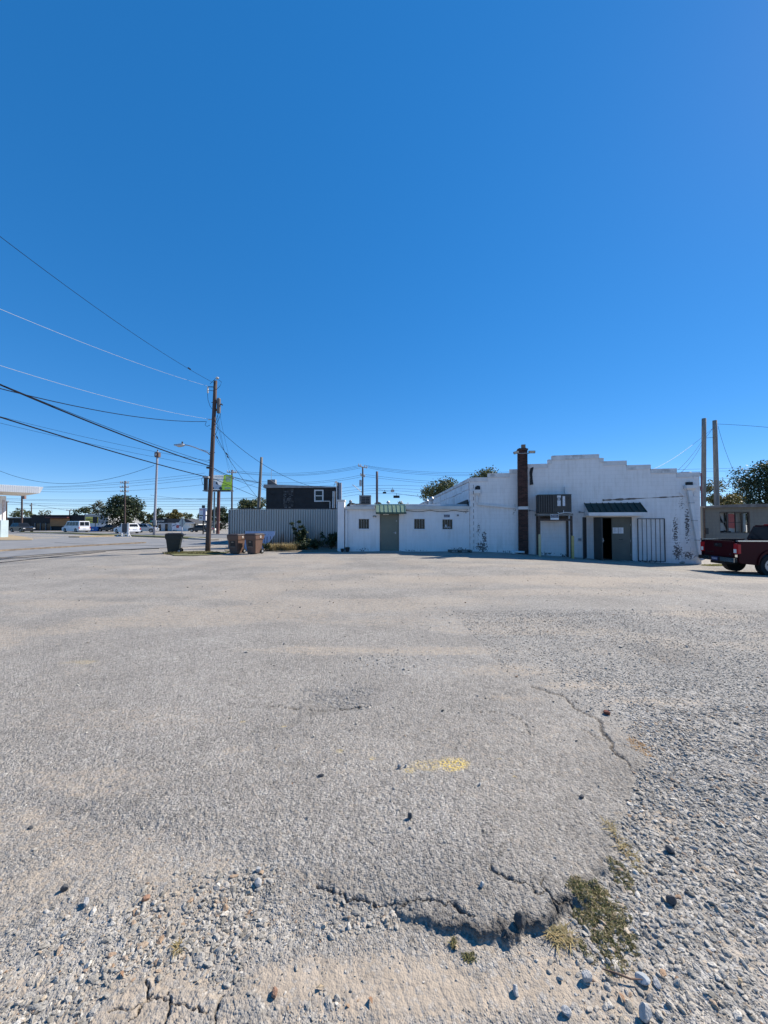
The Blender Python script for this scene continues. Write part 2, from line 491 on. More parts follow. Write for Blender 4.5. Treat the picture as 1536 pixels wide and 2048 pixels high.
def masks(x, y):
    ins = inpoly(x, y, SLAB)
    wob = (fbm(x * 22, y * 22, 4, 4) - .5) * .06 + (fbm(x * 1.3, y * 1.3, 44, 4) - .5) * 1.6 * np.clip((y - 3) / 4, 0, 1)
    d = dline(x, y, SLAB[:37]) * np.where(ins, 1, -1) + wob       # positive inside the asphalt
    ins2 = inpoly(x, y, SLAB2)
    d2 = dline(x, y, SLAB2, True) * np.where(ins2, 1, -1) + wob
    near = np.clip((8.5 - y) / 5, 0, 1)
    # how tall the broken edge stands along its run
    tall = .008 * np.clip((3.4 - y) / 1.2, 0, 1) + .025 * np.exp(-((x - .52) / .42) ** 2) * np.clip((2.9 - y) / 1.0, 0, 1)
    soft = np.where(x < .05, .16, .022) + .25 * np.clip((y - 2.6) / 2, 0, 1)
    slab = ss((d + .004) / soft + .15)
    slab2 = ss(d2 / .03 + .3)
    sand = np.zeros_like(x)
    for i, s in enumerate(SAND_SPOTS): sand = np.maximum(sand, ell(x, y, *s, seed=20 + i) * (1 if s[1] > 1500 else .72))
    sand = np.maximum(sand, (.20 + .55 * np.clip((fbm(x * 2.6, y * 2.6, 71, 4) - .42) * 4, 0, 1)) * np.clip((2.25 - y) / .5, 0, 1) * (1 - .85 * slab) * (1 - .8 * np.clip((x - .75) / .3, 0, 1)))
    streak = fbm(x * .35, y * .8, 77, 4)
    sand = np.maximum(sand, np.clip((streak - .53) * 4.5, 0, .45) * np.clip((y - 2.2) / 2, 0, 1))
    grav = np.zeros_like(x)
    right = np.clip(-d / (.04 + 1.2 * np.clip((y - 2.6) / 3, 0, 1)), 0, 1) * (1 - .45 * np.clip((y - 2.8) / 2, 0, 1)) * np.clip((x - .62) / .2 + .2, 0, 1) * near
    grav = np.maximum(grav, right)
    for i, s in enumerate(GRAV_SPOTS): grav = np.maximum(grav, ell(x, y, *s, seed=60 + i))
    grav *= np.clip((1.4 - .85 * sand), 0, 1)
    dark = np.zeros_like(x)
    for i, s in enumerate(DARK_SPOTS): dark = np.maximum(dark, ell(x, y, *s, seed=90 + i))
    return d, tall, slab, slab2, sand, grav, dark

def tread(x, y):
    """tyre prints pressed into the dust at the bottom of the lot"""
    c = gnd(880, 1985); u = (x - c.x) * .985 + (y - c.y) * .17; v = -(x - c.x) * .17 + (y - c.y) * .985
    lane = np.exp(-((v + .02) / .16) ** 4) * np.exp(-((u) / .55) ** 4)
    rib = np.exp(-(((v + .13) / .009) ** 2)) + np.exp(-(((v + .045) / .008) ** 2)) + np.exp(-(((v - .03) / .008) ** 2))
    lug = np.clip(np.sin(u * 2 * math.pi / .042 + v * 26 + 2.5 * vnoise(u * 9, v * 9, 8)) - .35, 0, 1)
    return lane * (.0035 * lug * (vnoise(u * 14, v * 20, 9) > .35) + .004 * rib) * .6

def height(x, y, full=False, M=None):
    x = np.asarray(x, float); y = np.asarray(y, float)
    d, tall, slab, slab2, sand, grav, dark = M if M is not None else masks(x, y)
    nf = np.clip((10 - y) / 6, 0, 1)
    far = 1 - .6 * np.clip((y - 6) / 10, 0, 1)
    h = g(x, y) + (fbm(x * .55, y * .55, 1, 3) - .5) * .05 * far
    h = h + tall * slab + .010 * slab2
    lump = (fbm(x * 9, y * 9, 2, 3) - .5)
    h = h + lump * (.004 + .012 * grav) * nf
    mic = (fbm(x * 95, y * 95, 6, 2) - .5)
    h = h + mic * nf * (.0042 * np.maximum(slab, slab2) + .004 * (1 - sand) + .0015)
    cl = fbm(x * 42, y * 42, 13, 2) - .5
    edge = np.exp(-((d - .02) / .035) ** 2) * np.clip((3 - y), 0, 1)
    h = h + cl * .015 * edge
    pc = gnd(665, 1395); h = h - .022 * np.exp(-((x - pc.x) / .33) ** 2 - ((y - pc.y) / .30) ** 2)
    h = h - tread(x, y)
    crack = np.zeros_like(x)
    for pts, w in CRACKS:
        wv = w * (.5 + 1.2 * vnoise(x * 31, y * 31, 33))
        jx = (fbm(x * 28, y * 28, 41, 3) - .5) * .05; jy = (fbm(x * 28, y * 28, 45, 3) - .5) * .05
        crack = np.maximum(crack, np.clip(1.4 - dline(x + jx, y + jy, pts) / np.maximum(wv, .0025), 0, 1))
    h = h - .014 * crack
    if full: return h, crack
    return h

def ground_mat():
    m, n, l, b = _new('worn_lot')
    def A(nm):
        a = n.new('ShaderNodeAttribute'); a.attribute_name = nm; return a.outputs['Fac']
    tc = n.new('ShaderNodeTexCoord'); P = tc.outputs['Object']
    def vor(s, rnd_=1.0):
        v = n.new('ShaderNodeTexVoronoi'); v.inputs['Scale'].default_value = s; v.inputs['Randomness'].default_value = rnd_
        l.new(P, v.inputs['Vector']); return v
    def mixc(f, a, b_, blend='MIX'):
        x = n.new('ShaderNodeMix'); x.data_type = 'RGBA'; x.blend_type = blend
        for s, i in ((f, 0), (a, 6), (b_, 7)):
            if isinstance(s, (int, float)): x.inputs[i].default_value = s
            elif isinstance(s, tuple): x.inputs[i].default_value = (*s, 1)
            else: l.new(s, x.inputs[i])
        return x.outputs[2]
    def rng(s, a, b_, c=0., d=1.):
        r = n.new('ShaderNodeMapRange'); r.inputs[1].default_value = a; r.inputs[2].default_value = b_; r.inputs[3].default_value = c; r.inputs[4].default_value = d
        l.new(s, r.inputs[0]); return r.outputs[0]
    def ramp(s, stops):
        cr = n.new('ShaderNodeValToRGB'); e = cr.color_ramp.elements
        e[0].position = stops[0][0]; e[0].color = (*stops[0][1], 1); e[1].position = stops[-1][0]; e[1].color = (*stops[-1][1], 1)
        for p, c in stops[1:-1]:
            q = e.new(p); q.color = (*c, 1)
        l.new(s, cr.inputs[0]); return cr.outputs[0]
    def math_(op, a, b_=None):
        x = n.new('ShaderNodeMath'); x.operation = op
        for s, i in ((a, 0), (b_, 1)):
            if s is None: continue
            if isinstance(s, (int, float)): x.inputs[i].default_value = s
            else: l.new(s, x.inputs[i])
        return x.outputs[0]
    v1 = vor(150); v2 = vor(62); v3 = vor(24)
    sep1 = n.new('ShaderNodeSeparateColor'); l.new(v1.outputs['Color'], sep1.inputs[0])
    sep2 = n.new('ShaderNodeSeparateColor'); l.new(v2.outputs['Color'], sep2.inputs[0])
    sep3 = n.new('ShaderNodeSeparateColor'); l.new(v3.outputs['Color'], sep3.inputs[0])
    t = [(0.0, (.085, .081, .077)), (.20, (.20, .193, .183)), (.6, (.31, .299, .284)), (.9, (.39, .38, .362)), (1.0, (.50, .49, .47))]
    asp = mixc(.45, ramp(sep1.outputs[0], t), ramp(sep2.outputs[1], t))
    asp = mixc(rng(sep3.outputs[0], .0, 1., .0, .3), asp, ramp(sep3.outputs[2], t))
    nb = n.new('ShaderNodeTexNoise'); nb.inputs['Scale'].default_value = .7; nb.inputs['Detail'].default_value = 7; nb.inputs['Roughness'].default_value = .65; l.new(P, nb.inputs['Vector'])
    big = rng(nb.outputs['Fac'], .3, .7, .80, 1.18)
    comb = n.new('ShaderNodeCombineColor')
    for i in range(3): l.new(big, comb.inputs[i])
    asp = mixc(1.0, asp, comb.outputs[0], 'MULTIPLY')
    gt = [(0.0, (.13, .13, .128)), (.3, (.27, .268, .262)), (.75, (.39, .387, .38)), (1.0, (.54, .535, .52))]
    gr = mixc(.5, ramp(sep2.outputs[0], gt), ramp(sep3.outputs[0], gt))
    dust = n.new('ShaderNodeTexNoise'); dust.inputs['Scale'].default_value = 14; dust.inputs['Detail'].default_value = 8; l.new(P, dust.inputs['Vector'])
    sd = mixc(rng(dust.outputs['Fac'], .3, .7), (.32, .274, .222), (.425, .368, .304))
    sd = mixc(rng(sep2.outputs[0], .72, .9, 0, .5), sd, ramp(sep1.outputs[1], gt))
    c = mixc(A('grav'), asp, gr)
    # dust breaks up over the relief of the stones
    sm = math_('ADD', A('sand'), math_('ADD', math_('MULTIPLY', math_('SUBTRACT', dust.outputs['Fac'], .5), 1.1), math_('MULTIPLY', math_('SUBTRACT', sep2.outputs[2], .5), .55)))
    c = mixc(math_('MULTIPLY', rng(sm, .15, .82), .90), c, sd)
    c = mixc(math_('MULTIPLY', A('dark'), .55), c, (.10, .095, .09))
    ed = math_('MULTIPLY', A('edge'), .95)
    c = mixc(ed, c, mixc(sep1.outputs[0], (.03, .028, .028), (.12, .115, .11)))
    pm = math_('MULTIPLY', A('paint'), rng(sep1.outputs[2], .42, .55))
    c = mixc(pm, c, (.58, .45, .15))
    c = mixc(math_('MULTIPLY', A('crack'), .75), c, (.035, .03, .027))
    c = mixc(1.0, c, (1.04, .985, .905), 'MULTIPLY')
    l.new(c, b.inputs['Base Color'])
    b.inputs['Roughness'].default_value = .88; b.inputs['Specular IOR Level'].default_value = .25
    h = math_('ADD', math_('MULTIPLY', v1.outputs['Distance'], -.9), math_('MULTIPLY', v2.outputs['Distance'], -1.2))
    h = math_('ADD', h, math_('MULTIPLY', v3.outputs['Distance'], math_('MULTIPLY', A('grav'), -3.5)))
    bp = n.new('ShaderNodeBump'); bp.inputs['Distance'].default_value = .005
    l.new(rng(A('sand'), 0, 1, 1.0, .45), bp.inputs['Strength'])
    l.new(h, bp.inputs['Height']); l.new(bp.outputs[0], b.inputs['Normal'])
    return m

def fan_sheet():
    inv = np.concatenate([np.linspace(1 / .98, 1 / 26., 600), np.linspace(1 / 26., 1 / 400., 46)[1:], [1 / 1200., 1 / 4500.]])
    Ys = np.concatenate([[-25, -14, -8, -4, -2, -1, -.4, .1, .4, .62, .78, .89], 1 / inv])
    U = np.linspace(-1.2, 1.2, 900)
    Wd = np.array([.03, .08, .15, .25, .4, .6, .9, 1.3, 1.9, 2.7, 4, 6, 9, 14, 22, 40, 80])      # the sheet goes on to both sides
    YY, UU = np.meshgrid(Ys, np.concatenate([-1.2 - Wd[::-1], U, 1.2 + Wd]), indexing='ij')
    XX = np.clip(UU, -1.2, 1.2) * np.maximum(YY, .98) + np.sign(UU) * np.maximum(np.abs(UU) - 1.2, 0) * np.maximum(1.0, YY * .25)
    near = (YY < 27) & (np.abs(XX) < 60)
    x = XX[near]; y = YY[near]
    M = masks(x, y)
    hh, crack = height(x, y, True, M)
    Z = g(XX, YY)
    Z[near] = hh
    n, k = XX.shape
    co = np.stack([XX, YY, Z], -1).reshape(-1, 3)
    idx = np.arange(n * k).reshape(n, k)
    q = np.stack([idx[:-1, :-1], idx[:-1, 1:], idx[1:, 1:], idx[1:, :-1]], -1).reshape(-1, 4)
    me = bpy.data.meshes.new('ground')
    me.vertices.add(n * k); me.vertices.foreach_set('co', co.ravel())
    me.loops.add(q.size); me.loops.foreach_set('vertex_index', q.ravel())
    me.polygons.add(len(q)); me.polygons.foreach_set('loop_start', np.arange(0, q.size, 4)); me.polygons.foreach_set('loop_total', np.full(len(q), 4))
    me.polygons.foreach_set('use_smooth', np.ones(len(q), bool))
    me.update()
    d, tall, slab, slab2, sand, grav, dark = M
    paint = np.zeros_like(x)
    for s in [(905, 1532, 28, 16, 1.0), (850, 1535, 32, 12, .5), (165, 1325, 40, 4, .28), (820, 1545, 12, 6, .6), (745, 1520, 7, 4, .8), (485, 1443, 7, 2, .8), (568, 1452, 6, 2, .7), (1028, 1558, 7, 3, .8), (680, 1505, 7, 4, .5), (1000, 1520, 9, 3, .5)]:
        paint = np.maximum(paint, ell(x, y, *s, seed=120))
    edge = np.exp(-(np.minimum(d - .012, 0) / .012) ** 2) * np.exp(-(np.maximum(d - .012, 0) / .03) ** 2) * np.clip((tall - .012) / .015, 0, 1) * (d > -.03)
    for nm, arr in (('sand', sand), ('grav', grav), ('dark', dark), ('crack', crack), ('paint', paint), ('edge', edge)):
        full = np.zeros(n * k); full[near.ravel()] = arr
        a = me.attributes.new(nm, 'FLOAT', 'POINT'); a.data.foreach_set('value', full)
    me.materials.append(ground_mat())
    o = bpy.data.objects.new('ground', me); COL.objects.link(o)
    return tag(o, 'worn grey asphalt lot breaking up into gravel and dust', kind='structure')
fan_sheet()
# plain sheet that carries the lot on behind and beside the viewer
mb = MB(); mb.add([(-400, -80, -.9), (400, -80, -.9), (400, 400, -.9), (-400, 400, -.9)], [(0, 1, 2, 3)])
tag(mb.build('subsoil', mat('bare_soil', (.24, .21, .17), .9, .2, .5)), kind='structure')

# ------------------------------------------------------------------ gravel: loose crushed stone, far too many to count
def stone_mesh(seed, name, flat=.6, sub=2):
    r = random.Random(seed)
    bm = bmesh.new()
    bmesh.ops.create_icosphere(bm, subdivisions=sub, radius=1)
    cuts = []
    for k in range(7):
        nv = Vector((r.gauss(0, 1), r.gauss(0, 1), r.gauss(0, 1))).normalized()
        cuts.append((nv, r.uniform(.5, .85)))
    sx, sy, sz = 1.0, r.uniform(.6, .9), flat * r.uniform(.75, 1.15)
    for v in bm.verts:
        p = v.co.copy()
        for nv, dd in cuts:
            e = p.dot(nv) - dd
            if e > 0: p -= nv * e
        p *= 1 + r.uniform(-.03, .03)
        v.co = Vector((p.x * sx, p.y * sy, p.z * sz))
    me = bpy.data.meshes.new(name)
    bm.to_mesh(me); bm.free()
    return me

def stone_mat():
    m, n, l, b = _new('crushed_limestone')
    oi = n.new('ShaderNodeObjectInfo')
    cr = n.new('ShaderNodeValToRGB'); e = cr.color_ramp.elements
    e[0].color = (.16, .157, .15, 1); e[1].color = (.58, .57, .55, 1)
    for p, c in ((.12, (.26, .258, .25)), (.45, (.35, .347, .34)), (.72, (.42, .413, .40)), (.85, (.42, .37, .31)), (.90, (.31, .215, .15)), (.93, (.50, .495, .48))):
        q = e.new(p); q.color = (*c, 1)
    l.new(oi.outputs['Random'], cr.inputs[0])
    tc = n.new('ShaderNodeTexCoord')
    nz = n.new('ShaderNodeTexNoise'); nz.inputs['Scale'].default_value = 2.5; nz.inputs['Detail'].default_value = 6; l.new(tc.outputs['Object'], nz.inputs['Vector'])
    mr = n.new('ShaderNodeMapRange'); mr.inputs[1].default_value = .3; mr.inputs[2].default_value = .7; mr.inputs[3].default_value = .75; mr.inputs[4].default_value = 1.2
    l.new(nz.outputs['Fac'], mr.inputs[0])
    vm = n.new('ShaderNodeVectorMath'); vm.operation = 'SCALE'; l.new(cr.outputs[0], vm.inputs[0]); l.new(mr.outputs[0], vm.inputs['Scale'])
    wm = n.new('ShaderNodeVectorMath'); wm.operation = 'MULTIPLY'; wm.inputs[1].default_value = (1.06, .985, .87); l.new(vm.outputs[0], wm.inputs[0]); l.new(wm.outputs[0], b.inputs['Base Color'])
    b.inputs['Roughness'].default_value = .85; b.inputs['Specular IOR Level'].default_value = .25
    bp = n.new('ShaderNodeBump'); bp.inputs['Strength'].default_value = .3; bp.inputs['Distance'].default_value = .1
    l.new(nz.outputs['Fac'], bp.inputs['Height']); l.new(bp.outputs[0], b.inputs['Normal'])
    return m
STONE = stone_mat()

def gravel():
    src = bpy.data.collections.new('gravel_shapes')
    shapes = []
    for k in range(9):
        me = stone_mesh(100 + k, 'gravel_shape'); me.materials.append(STONE)
        o = bpy.data.objects.new('gravel_shape', me); src.objects.link(o); shapes.append(o)
    pts = []
    def scatter(n, y0, y1, u0, u1, smin, smax, power, wfun, up=.10):
        # even density per square metre inside the wedge in front of the viewer
        y = np.sqrt(nrg.uniform(y0 * y0, y1 * y1, n)); x = y * nrg.uniform(u0, u1, n)
        M = masks(x, y)
        w = wfun(x, y, M)
        keep = nrg.uniform(0, 1, n) < w
        x, y = x[keep], y[keep]
        M = [a[keep] for a in M]
        s = smin + (smax - smin) * nrg.uniform(0, 1, len(x)) ** power
        z = height(x, y, M=M)
        pts.append((x, y, z, s, np.full(len(x), up)))
    def W_grav(x, y, M):
        d, tall, slab, slab2, sand, grav, dark = M
        cl = np.clip((fbm(x * 3.1, y * 3.1, 55, 3) - .28) * 3.0, .05, 1)
        return np.clip(grav * cl * (1 - .97 * np.clip(slab, 0, 1) * (x > .3)) * (1 - .85 * slab2), 0, 1)
    def W_fill(x, y, M):
        d, tall, slab, slab2, sand, grav, dark = M
        return np.clip(.22 + grav - .85 * slab - .6 * slab2, 0.004, 1) * np.clip(1.15 - .85 * sand, .1, 1)
    def W_loose(x, y, M):
        d, tall, slab, slab2, sand, grav, dark = M
        return np.clip(.22 + grav + .2 * sand + .35 * ((x > -.3) & (y > 2.8) & (y < 7)), 0, 1)
    def W_mid(x, y, M):
        d, tall, slab, slab2, sand, grav, dark = M
        cl = np.clip((fbm(x * .9, y * 1.4, 58, 3) - .36) * 4.0, .02, 1)
        return np.clip(np.clip(grav * 1.1 + .10 * (x > 0), 0, 1) * cl, 0, 1)
    scatter(76000, .75, 3.4, -1.45, 2.0, .005, .020, 2.2, W_grav)
    scatter(7000, 1.05, 2.1, -1.15, .1, .007, .019, 1.9, W_grav)
    scatter(26000, 1.05, 2.0, -1.15, .1, .004, .010, 1.6, W_grav)
    scatter(50000, 3.2, 6.8, -.3, 1.2, .005, .015, 2.6, W_grav)
    scatter(84000, .9, 2.6, -1.2, 1.6, .0022, .0065, 1.6, W_fill)
    scatter(60000, 2.6, 7.0, .15, 1.2, .004, .010, 1.6, W_fill)
    scatter(26000, 6.0, 14., -.3, 1.2, .006, .017, 2.8, W_mid)
    scatter(900, 1.1, 3.6, -1.1, 1.2, .005, .013, 2.4, W_loose, .3)
    scatter(2600, 2.6, 14., -1.1, 1.2, .006, .022, 2.4, W_loose, .35)
    x = np.concatenate([p[0] for p in pts]); y = np.concatenate([p[1] for p in pts]); z = np.concatenate([p[2] for p in pts]); s = np.concatenate([p[3] for p in pts]); lift = np.concatenate([p[4] for p in pts])
    n = len(x)
    me = bpy.data.meshes.new('gravel')
    me.vertices.add(n)
    me.vertices.foreach_set('co', np.stack([x, y, z + s * lift], -1).ravel())
    a = me.attributes.new('rot', 'FLOAT_VECTOR', 'POINT')
    a.data.foreach_set('vector', np.stack([nrg.normal(0, .3, n), nrg.normal(0, .3, n), nrg.uniform(0, 6.28, n)], -1).ravel())
    a = me.attributes.new('scl', 'FLOAT_VECTOR', 'POINT')
    a.data.foreach_set('vector', np.stack([s * nrg.uniform(.9, 1.35, n), s * nrg.uniform(.8, 1.1, n), s * nrg.uniform(.6, .95, n)], -1).ravel())
    me.materials.append(STONE)
    o = bpy.data.objects.new('gravel', me); COL.objects.link(o)
    ng = bpy.data.node_groups.new('scatter_gravel', 'GeometryNodeTree')
    ng.interface.new_socket('Geometry', in_out='INPUT', socket_type='NodeSocketGeometry')
    ng.interface.new_socket('Geometry', in_out='OUTPUT', socket_type='NodeSocketGeometry')
    N = ng.nodes; L = ng.links
    gi = N.new('NodeGroupInput'); go = N.new('NodeGroupOutput')
    ci = N.new('GeometryNodeCollectionInfo'); ci.inputs['Collection'].default_value = src
    ci.inputs['Separate Children'].default_value = True; ci.inputs['Reset Children'].default_value = True
    ip = N.new('GeometryNodeInstanceOnPoints'); ip.inputs['Pick Instance'].default_value = True
    ra = N.new('GeometryNodeInputNamedAttribute'); ra.data_type = 'FLOAT_VECTOR'; ra.inputs['Name'].default_value = 'rot'
    sa = N.new('GeometryNodeInputNamedAttribute'); sa.data_type = 'FLOAT_VECTOR'; sa.inputs['Name'].default_value = 'scl'
    e2r = N.new('FunctionNodeEulerToRotation')
    rv = N.new('FunctionNodeRandomValue'); rv.data_type = 'INT'
    L.new(gi.outputs[0], ip.inputs['Points']); L.new(ci.outputs[0], ip.inputs['Instance'])
    L.new(ra.outputs['Attribute'], e2r.inputs[0]); L.new(e2r.outputs[0], ip.inputs['Rotation']); L.new(sa.outputs['Attribute'], ip.inputs['Scale'])
    for s_ in rv.inputs:
        if s_.name == 'Max' and s_.type == 'INT': s_.default_value = 8
        if s_.name == 'Min' and s_.type == 'INT': s_.default_value = 0
    out = [s_ for s_ in rv.outputs if s_.type == 'INT'][0]
    L.new(out, ip.inputs['Instance Index'])
    L.new(ip.outputs[0], go.inputs[0])
    md = o.modifiers.new('scatter', 'NODES'); md.node_group = ng
    tag(o, 'loose grey crushed-stone gravel strewn over the lot', 'gravel', kind='stuff')
    print('gravel stones', n)
gravel()

# ------------------------------------------------------------------ street strips and kerbs seen beyond the lot
def strip(name, px_pts, w, m, z=.02, thick=0.0, kind='structure', label=None, cat=None):
    """a band laid on the terrain along measured points; w metres wide, with a kerb step if thick"""
    P = [gnd(*p) for p in px_pts]
    pts = []
    for a, b in zip(P[:-1], P[1:]):
        k = max(2, int((b - a).length / 1.0))
        pts += [a.lerp(b, i / k) for i in range(k)]
    pts.append(P[-1])
    mb = MB(); L_, R_ = [], []
    for i, p in enumerate(pts):
        d = (pts[min(i + 1, len(pts) - 1)] - pts[max(0, i - 1)]); d.z = 0; d.normalize()
        nrm = Vector((-d.y, d.x, 0))
        ww = w * (.85 + .3 * rnd.random()) * .5
        a = p + nrm * ww; b = p - nrm * ww
        L_.append(G(a.x, a.y)); R_.append(G(b.x, b.y))
    n = len(pts); vs = []
    top = z + thick
    for a, b in zip(L_, R_):
        vs += [a + Vector((0, 0, top)), b + Vector((0, 0, top)), a + Vector((0, 0, -.05)), b + Vector((0, 0, -.05))]
    fs = []
    for i in range(n - 1):
        o = 4 * i; q = o + 4
        fs += [(o, o + 1, q + 1, q), (o + 2, o, q, q + 2), (o + 1, o + 3, q + 3, q + 1)]
    fs += [(0, 2, 3, 1), (4 * n - 4, 4 * n - 3, 4 * n - 1, 4 * n - 2)]
    mb.add(vs, fs)
    o = mb.build(name, m)
    tag(o, label, cat, kind=kind)
    return o
KERB = mat('kerb_concrete', (.36, .33, .29), .9, .2, 3, grime=.5)
DRY = mat('dry_leaf_litter', (.15, .11, .075), .95, .35, 5, col2=(.30, .235, .165), bump=.8)
VERGE = mat('dry_verge', (.30, .225, .135), .95, .25, 2.5, col2=(.38, .30, .19), bump=.8)
TURF = mat('thin_turf', (.085, .105, .04), .95, .3, 2.5, col2=(.20, .18, .08), bump=.8)
TAR = mat('tar_seal', (.05, .05, .052), .8, .3, 3)
LANE = mat('street_asphalt', (.19, .188, .185), .9, .16, .8, col2=(.25, .245, .24), bump=.3)
FARLANE = mat('far_street_asphalt', (.16, .158, .158), .9, .16, .4, col2=(.20, .198, .195), bump=.3)

# the cross street and the side street as sheets over the lot
mb = MB(); P = [gnd(-330, 1090), gnd(-420, 1064), gnd(40, 1062), gnd(470, 1069), gnd(470, 1076), gnd(300, 1075), gnd(40, 1067)]
mb.add([p + Vector((0, 0, .012)) for p in P], [tuple(range(len(P)))])
tag(mb.build('cross_street', FARLANE), 'grey street running across beyond the median', kind='structure')
mb = MB(); P = [gnd(-420, 1140), gnd(-330, 1094), gnd(40, 1070), gnd(300, 1078), gnd(400, 1080), gnd(452, 1084), gnd(420, 1092), gnd(330, 1096), gnd(200, 1101), gnd(0, 1116)]
mb.add([p + Vector((0, 0, .022)) for p in P], [tuple(range(len(P)))])
tag(mb.build('side_street', LANE), 'pale worn side street left of the lot', kind='structure')
strip('kerb_litter', [(-120, 1113), (0, 1103), (150, 1094), (288, 1086.5)], .52, DRY, .03, .06, label='low kerb covered in brown leaf litter')
strip('median_turf', [(44, 1065), (150, 1067.5), (230, 1071), (330, 1074.5), (398, 1077.5)], 1.6, TURF, .03, .10, label='narrow grass median with its dark kerb')
strip('median_verge', [(148, 1075), (220, 1072.5)], 1.3, VERGE, .035, .08, label='tan end of the median by the turn lane')
strip('kerb_end', [(385, 1078), (430, 1081)], .8, KERB, .03, .10, label='pale broken end of the median kerb')
for k, pts in enumerate([[(-40, 1121), (60, 1114.5), (150, 1107), (230, 1101), (318, 1097.5)], [(0, 1126), (120, 1113), (210, 1104)], [(110, 1086), (200, 1090), (330, 1092)]]):
    strip('tar_seam', pts, .10, TAR, .028, 0, label='dark tar seam across the side street')
# dry island under the canopy
mb = MB(); P = [gnd(-260, 1068), gnd(4, 1069.5), gnd(45, 1074), gnd(66, 1078), gnd(64, 1080.5), gnd(-260, 1083)]
mb.prism([(p.x, p.y) for p in P], -.3, .04, 'z')
isl = mb.build('verge_island', VERGE); tag(isl, 'dry tan grass island beside the canopy column', kind='structure')
# grass at the foot of the pole and the strip at the fence
def patch(name, pts, m, z, label):
    P = [gnd(*p) for p in pts]
    c = sum(P, Vector()) / len(P)
    ring = []
    for a, b in zip(P, P[1:] + P[:1]):
        for k in range(5):
            q = a.lerp(b, k / 5); q += (q - c) * rnd.uniform(-.06, .06); ring.append(q)
    mb = MB(); n = len(ring)
    vs = [G(p.x, p.y) + Vector((0, 0, z)) for p in ring] + [G(c.x, c.y) + Vector((0, 0, z + .03))]
    mb.add(vs, [(i, (i + 1) % n, n) for i in range(n)])
    return tag(mb.build(name, m), label, kind='structure')
patch('turf_patch', [(325, 1107), (350, 1104), (400, 1103), (460, 1105), (440, 1110), (395, 1112), (350, 1112)], TURF, .03, 'thin turf at the foot of the utility pole')
SOIL = mat('fence_soil', (.16, .13, .095), .95, .3, 4, col2=(.26, .22, .16), bump=.7)
patch('fence_bed', [(455, 1104), (540, 1103), (600, 1104), (674, 1104), (674, 1094), (560, 1094), (455, 1094)], SOIL, .02, 'bare soil bed along the corrugated fence')
# ------------------------------------------------------------------ main building, its front turned a little from the annex
TH = R(13)
B0 = Vector((4.70, 21.0, 0))
EX = Vector((math.cos(TH), -math.sin(TH), 0)); EN = Vector((math.sin(TH), math.cos(TH), 0))
def FP(px, py, d=0.0):
    """facade coordinates (along, up) of a measured place, d metres in front of the wall"""
    r = ray(px, py); o = Vector((0, 0, CZ))
    t = ((B0 - EN * d - o).dot(EN)) / r.dot(EN)
    p = o + r * t
    return (p - B0).dot(EX), p.z
def fx(px, py=1050, d=0.0): return FP(px, py, d)[0]
def fz(px, py, d=0.0): return FP(px, py, d)[1]
def fground(s, d=0.0):
    p = B0 + EX * s - EN * d
    return float(g(p.x, p.y))

def fthing(name, label, cat, s, z, d=0, group=None):
    p = B0 + EX * s - EN * d
    return thing(name, label, cat, (p.x, p.y, z), -TH, group)

LW = fx(1399)
wall_main = wallmat('main_wall_paint', (.80, .775, .765), [(.62, 0.25, .55, .55, .40), (.75, .75, .25, .7, .37), (.45, 1.2, .2, .8, .31), (LW - 1.02, 1.15, .20, 1.4, .38), (LW - .95, .15, .35, .7, .39), (LW - .52, 1.5, .18, 1.5, .38), (LW - .5, .0, .5, .35, .36), (LW - .75, 2.5, .2, .6, .30),
                                                   (3.9, -.05, .6, .18, .33), (fx(1128, 1095), -.15, .45, .2, .36), (LW - 2.5, -.35, 1.6, .15, .34), (LW - .5, 3.4, .4, .4, .3), (1.9, .02, .9, .15, .30), (2.3, 2.2, .2, .8, .27)])
main = thing('main_building', 'white painted block building with stepped parapet and open double doors', 'building', tuple(B0), -TH)
# parapet steps: (from px, to px, top y)
steps = [(938, 976, 956.0), (976, 1020, 947.5), (1020, 1047, 939.5), (1047, 1097, 929.0), (1097, 1105, 920), (1105, 1197, 911.0), (1197, 1206, 917.0), (1206, 1252, 923.0), (1252, 1300, 931.0), (1300, 1352, 938.5), (1352, 1399, 946.0)]
prof = []
for a, b, y in steps:
    s0, s1 = (0 if a == 938 else fx(a, y)), fx(b, y)
    prof.append((s0, s1, fz(.5 * (a + b), y)))
for i in range(1, len(prof)): prof[i] = (prof[i - 1][1], prof[i][1], prof[i][2])
DX0, DX1 = fx(1187), fx(1264); DZ0, DZ1 = fz(1225, 1121), fz(1225, 1034)
xs = sorted(set([p[0] for p in prof] + [prof[-1][1], DX0, DX1]))
zs = sorted(set([-.8, DZ0, DZ1] + [p[2] for p in prof]))
def solid(x, z):
    for a, b, t in prof:
        if a <= x <= b: top = t
    if z > top: return False
    return not (DX0 < x < DX1 and DZ0 < z < DZ1)
MB().cells(xs, zs, solid, 0, .22).build('front_wall', wall_main, main, merge=True)
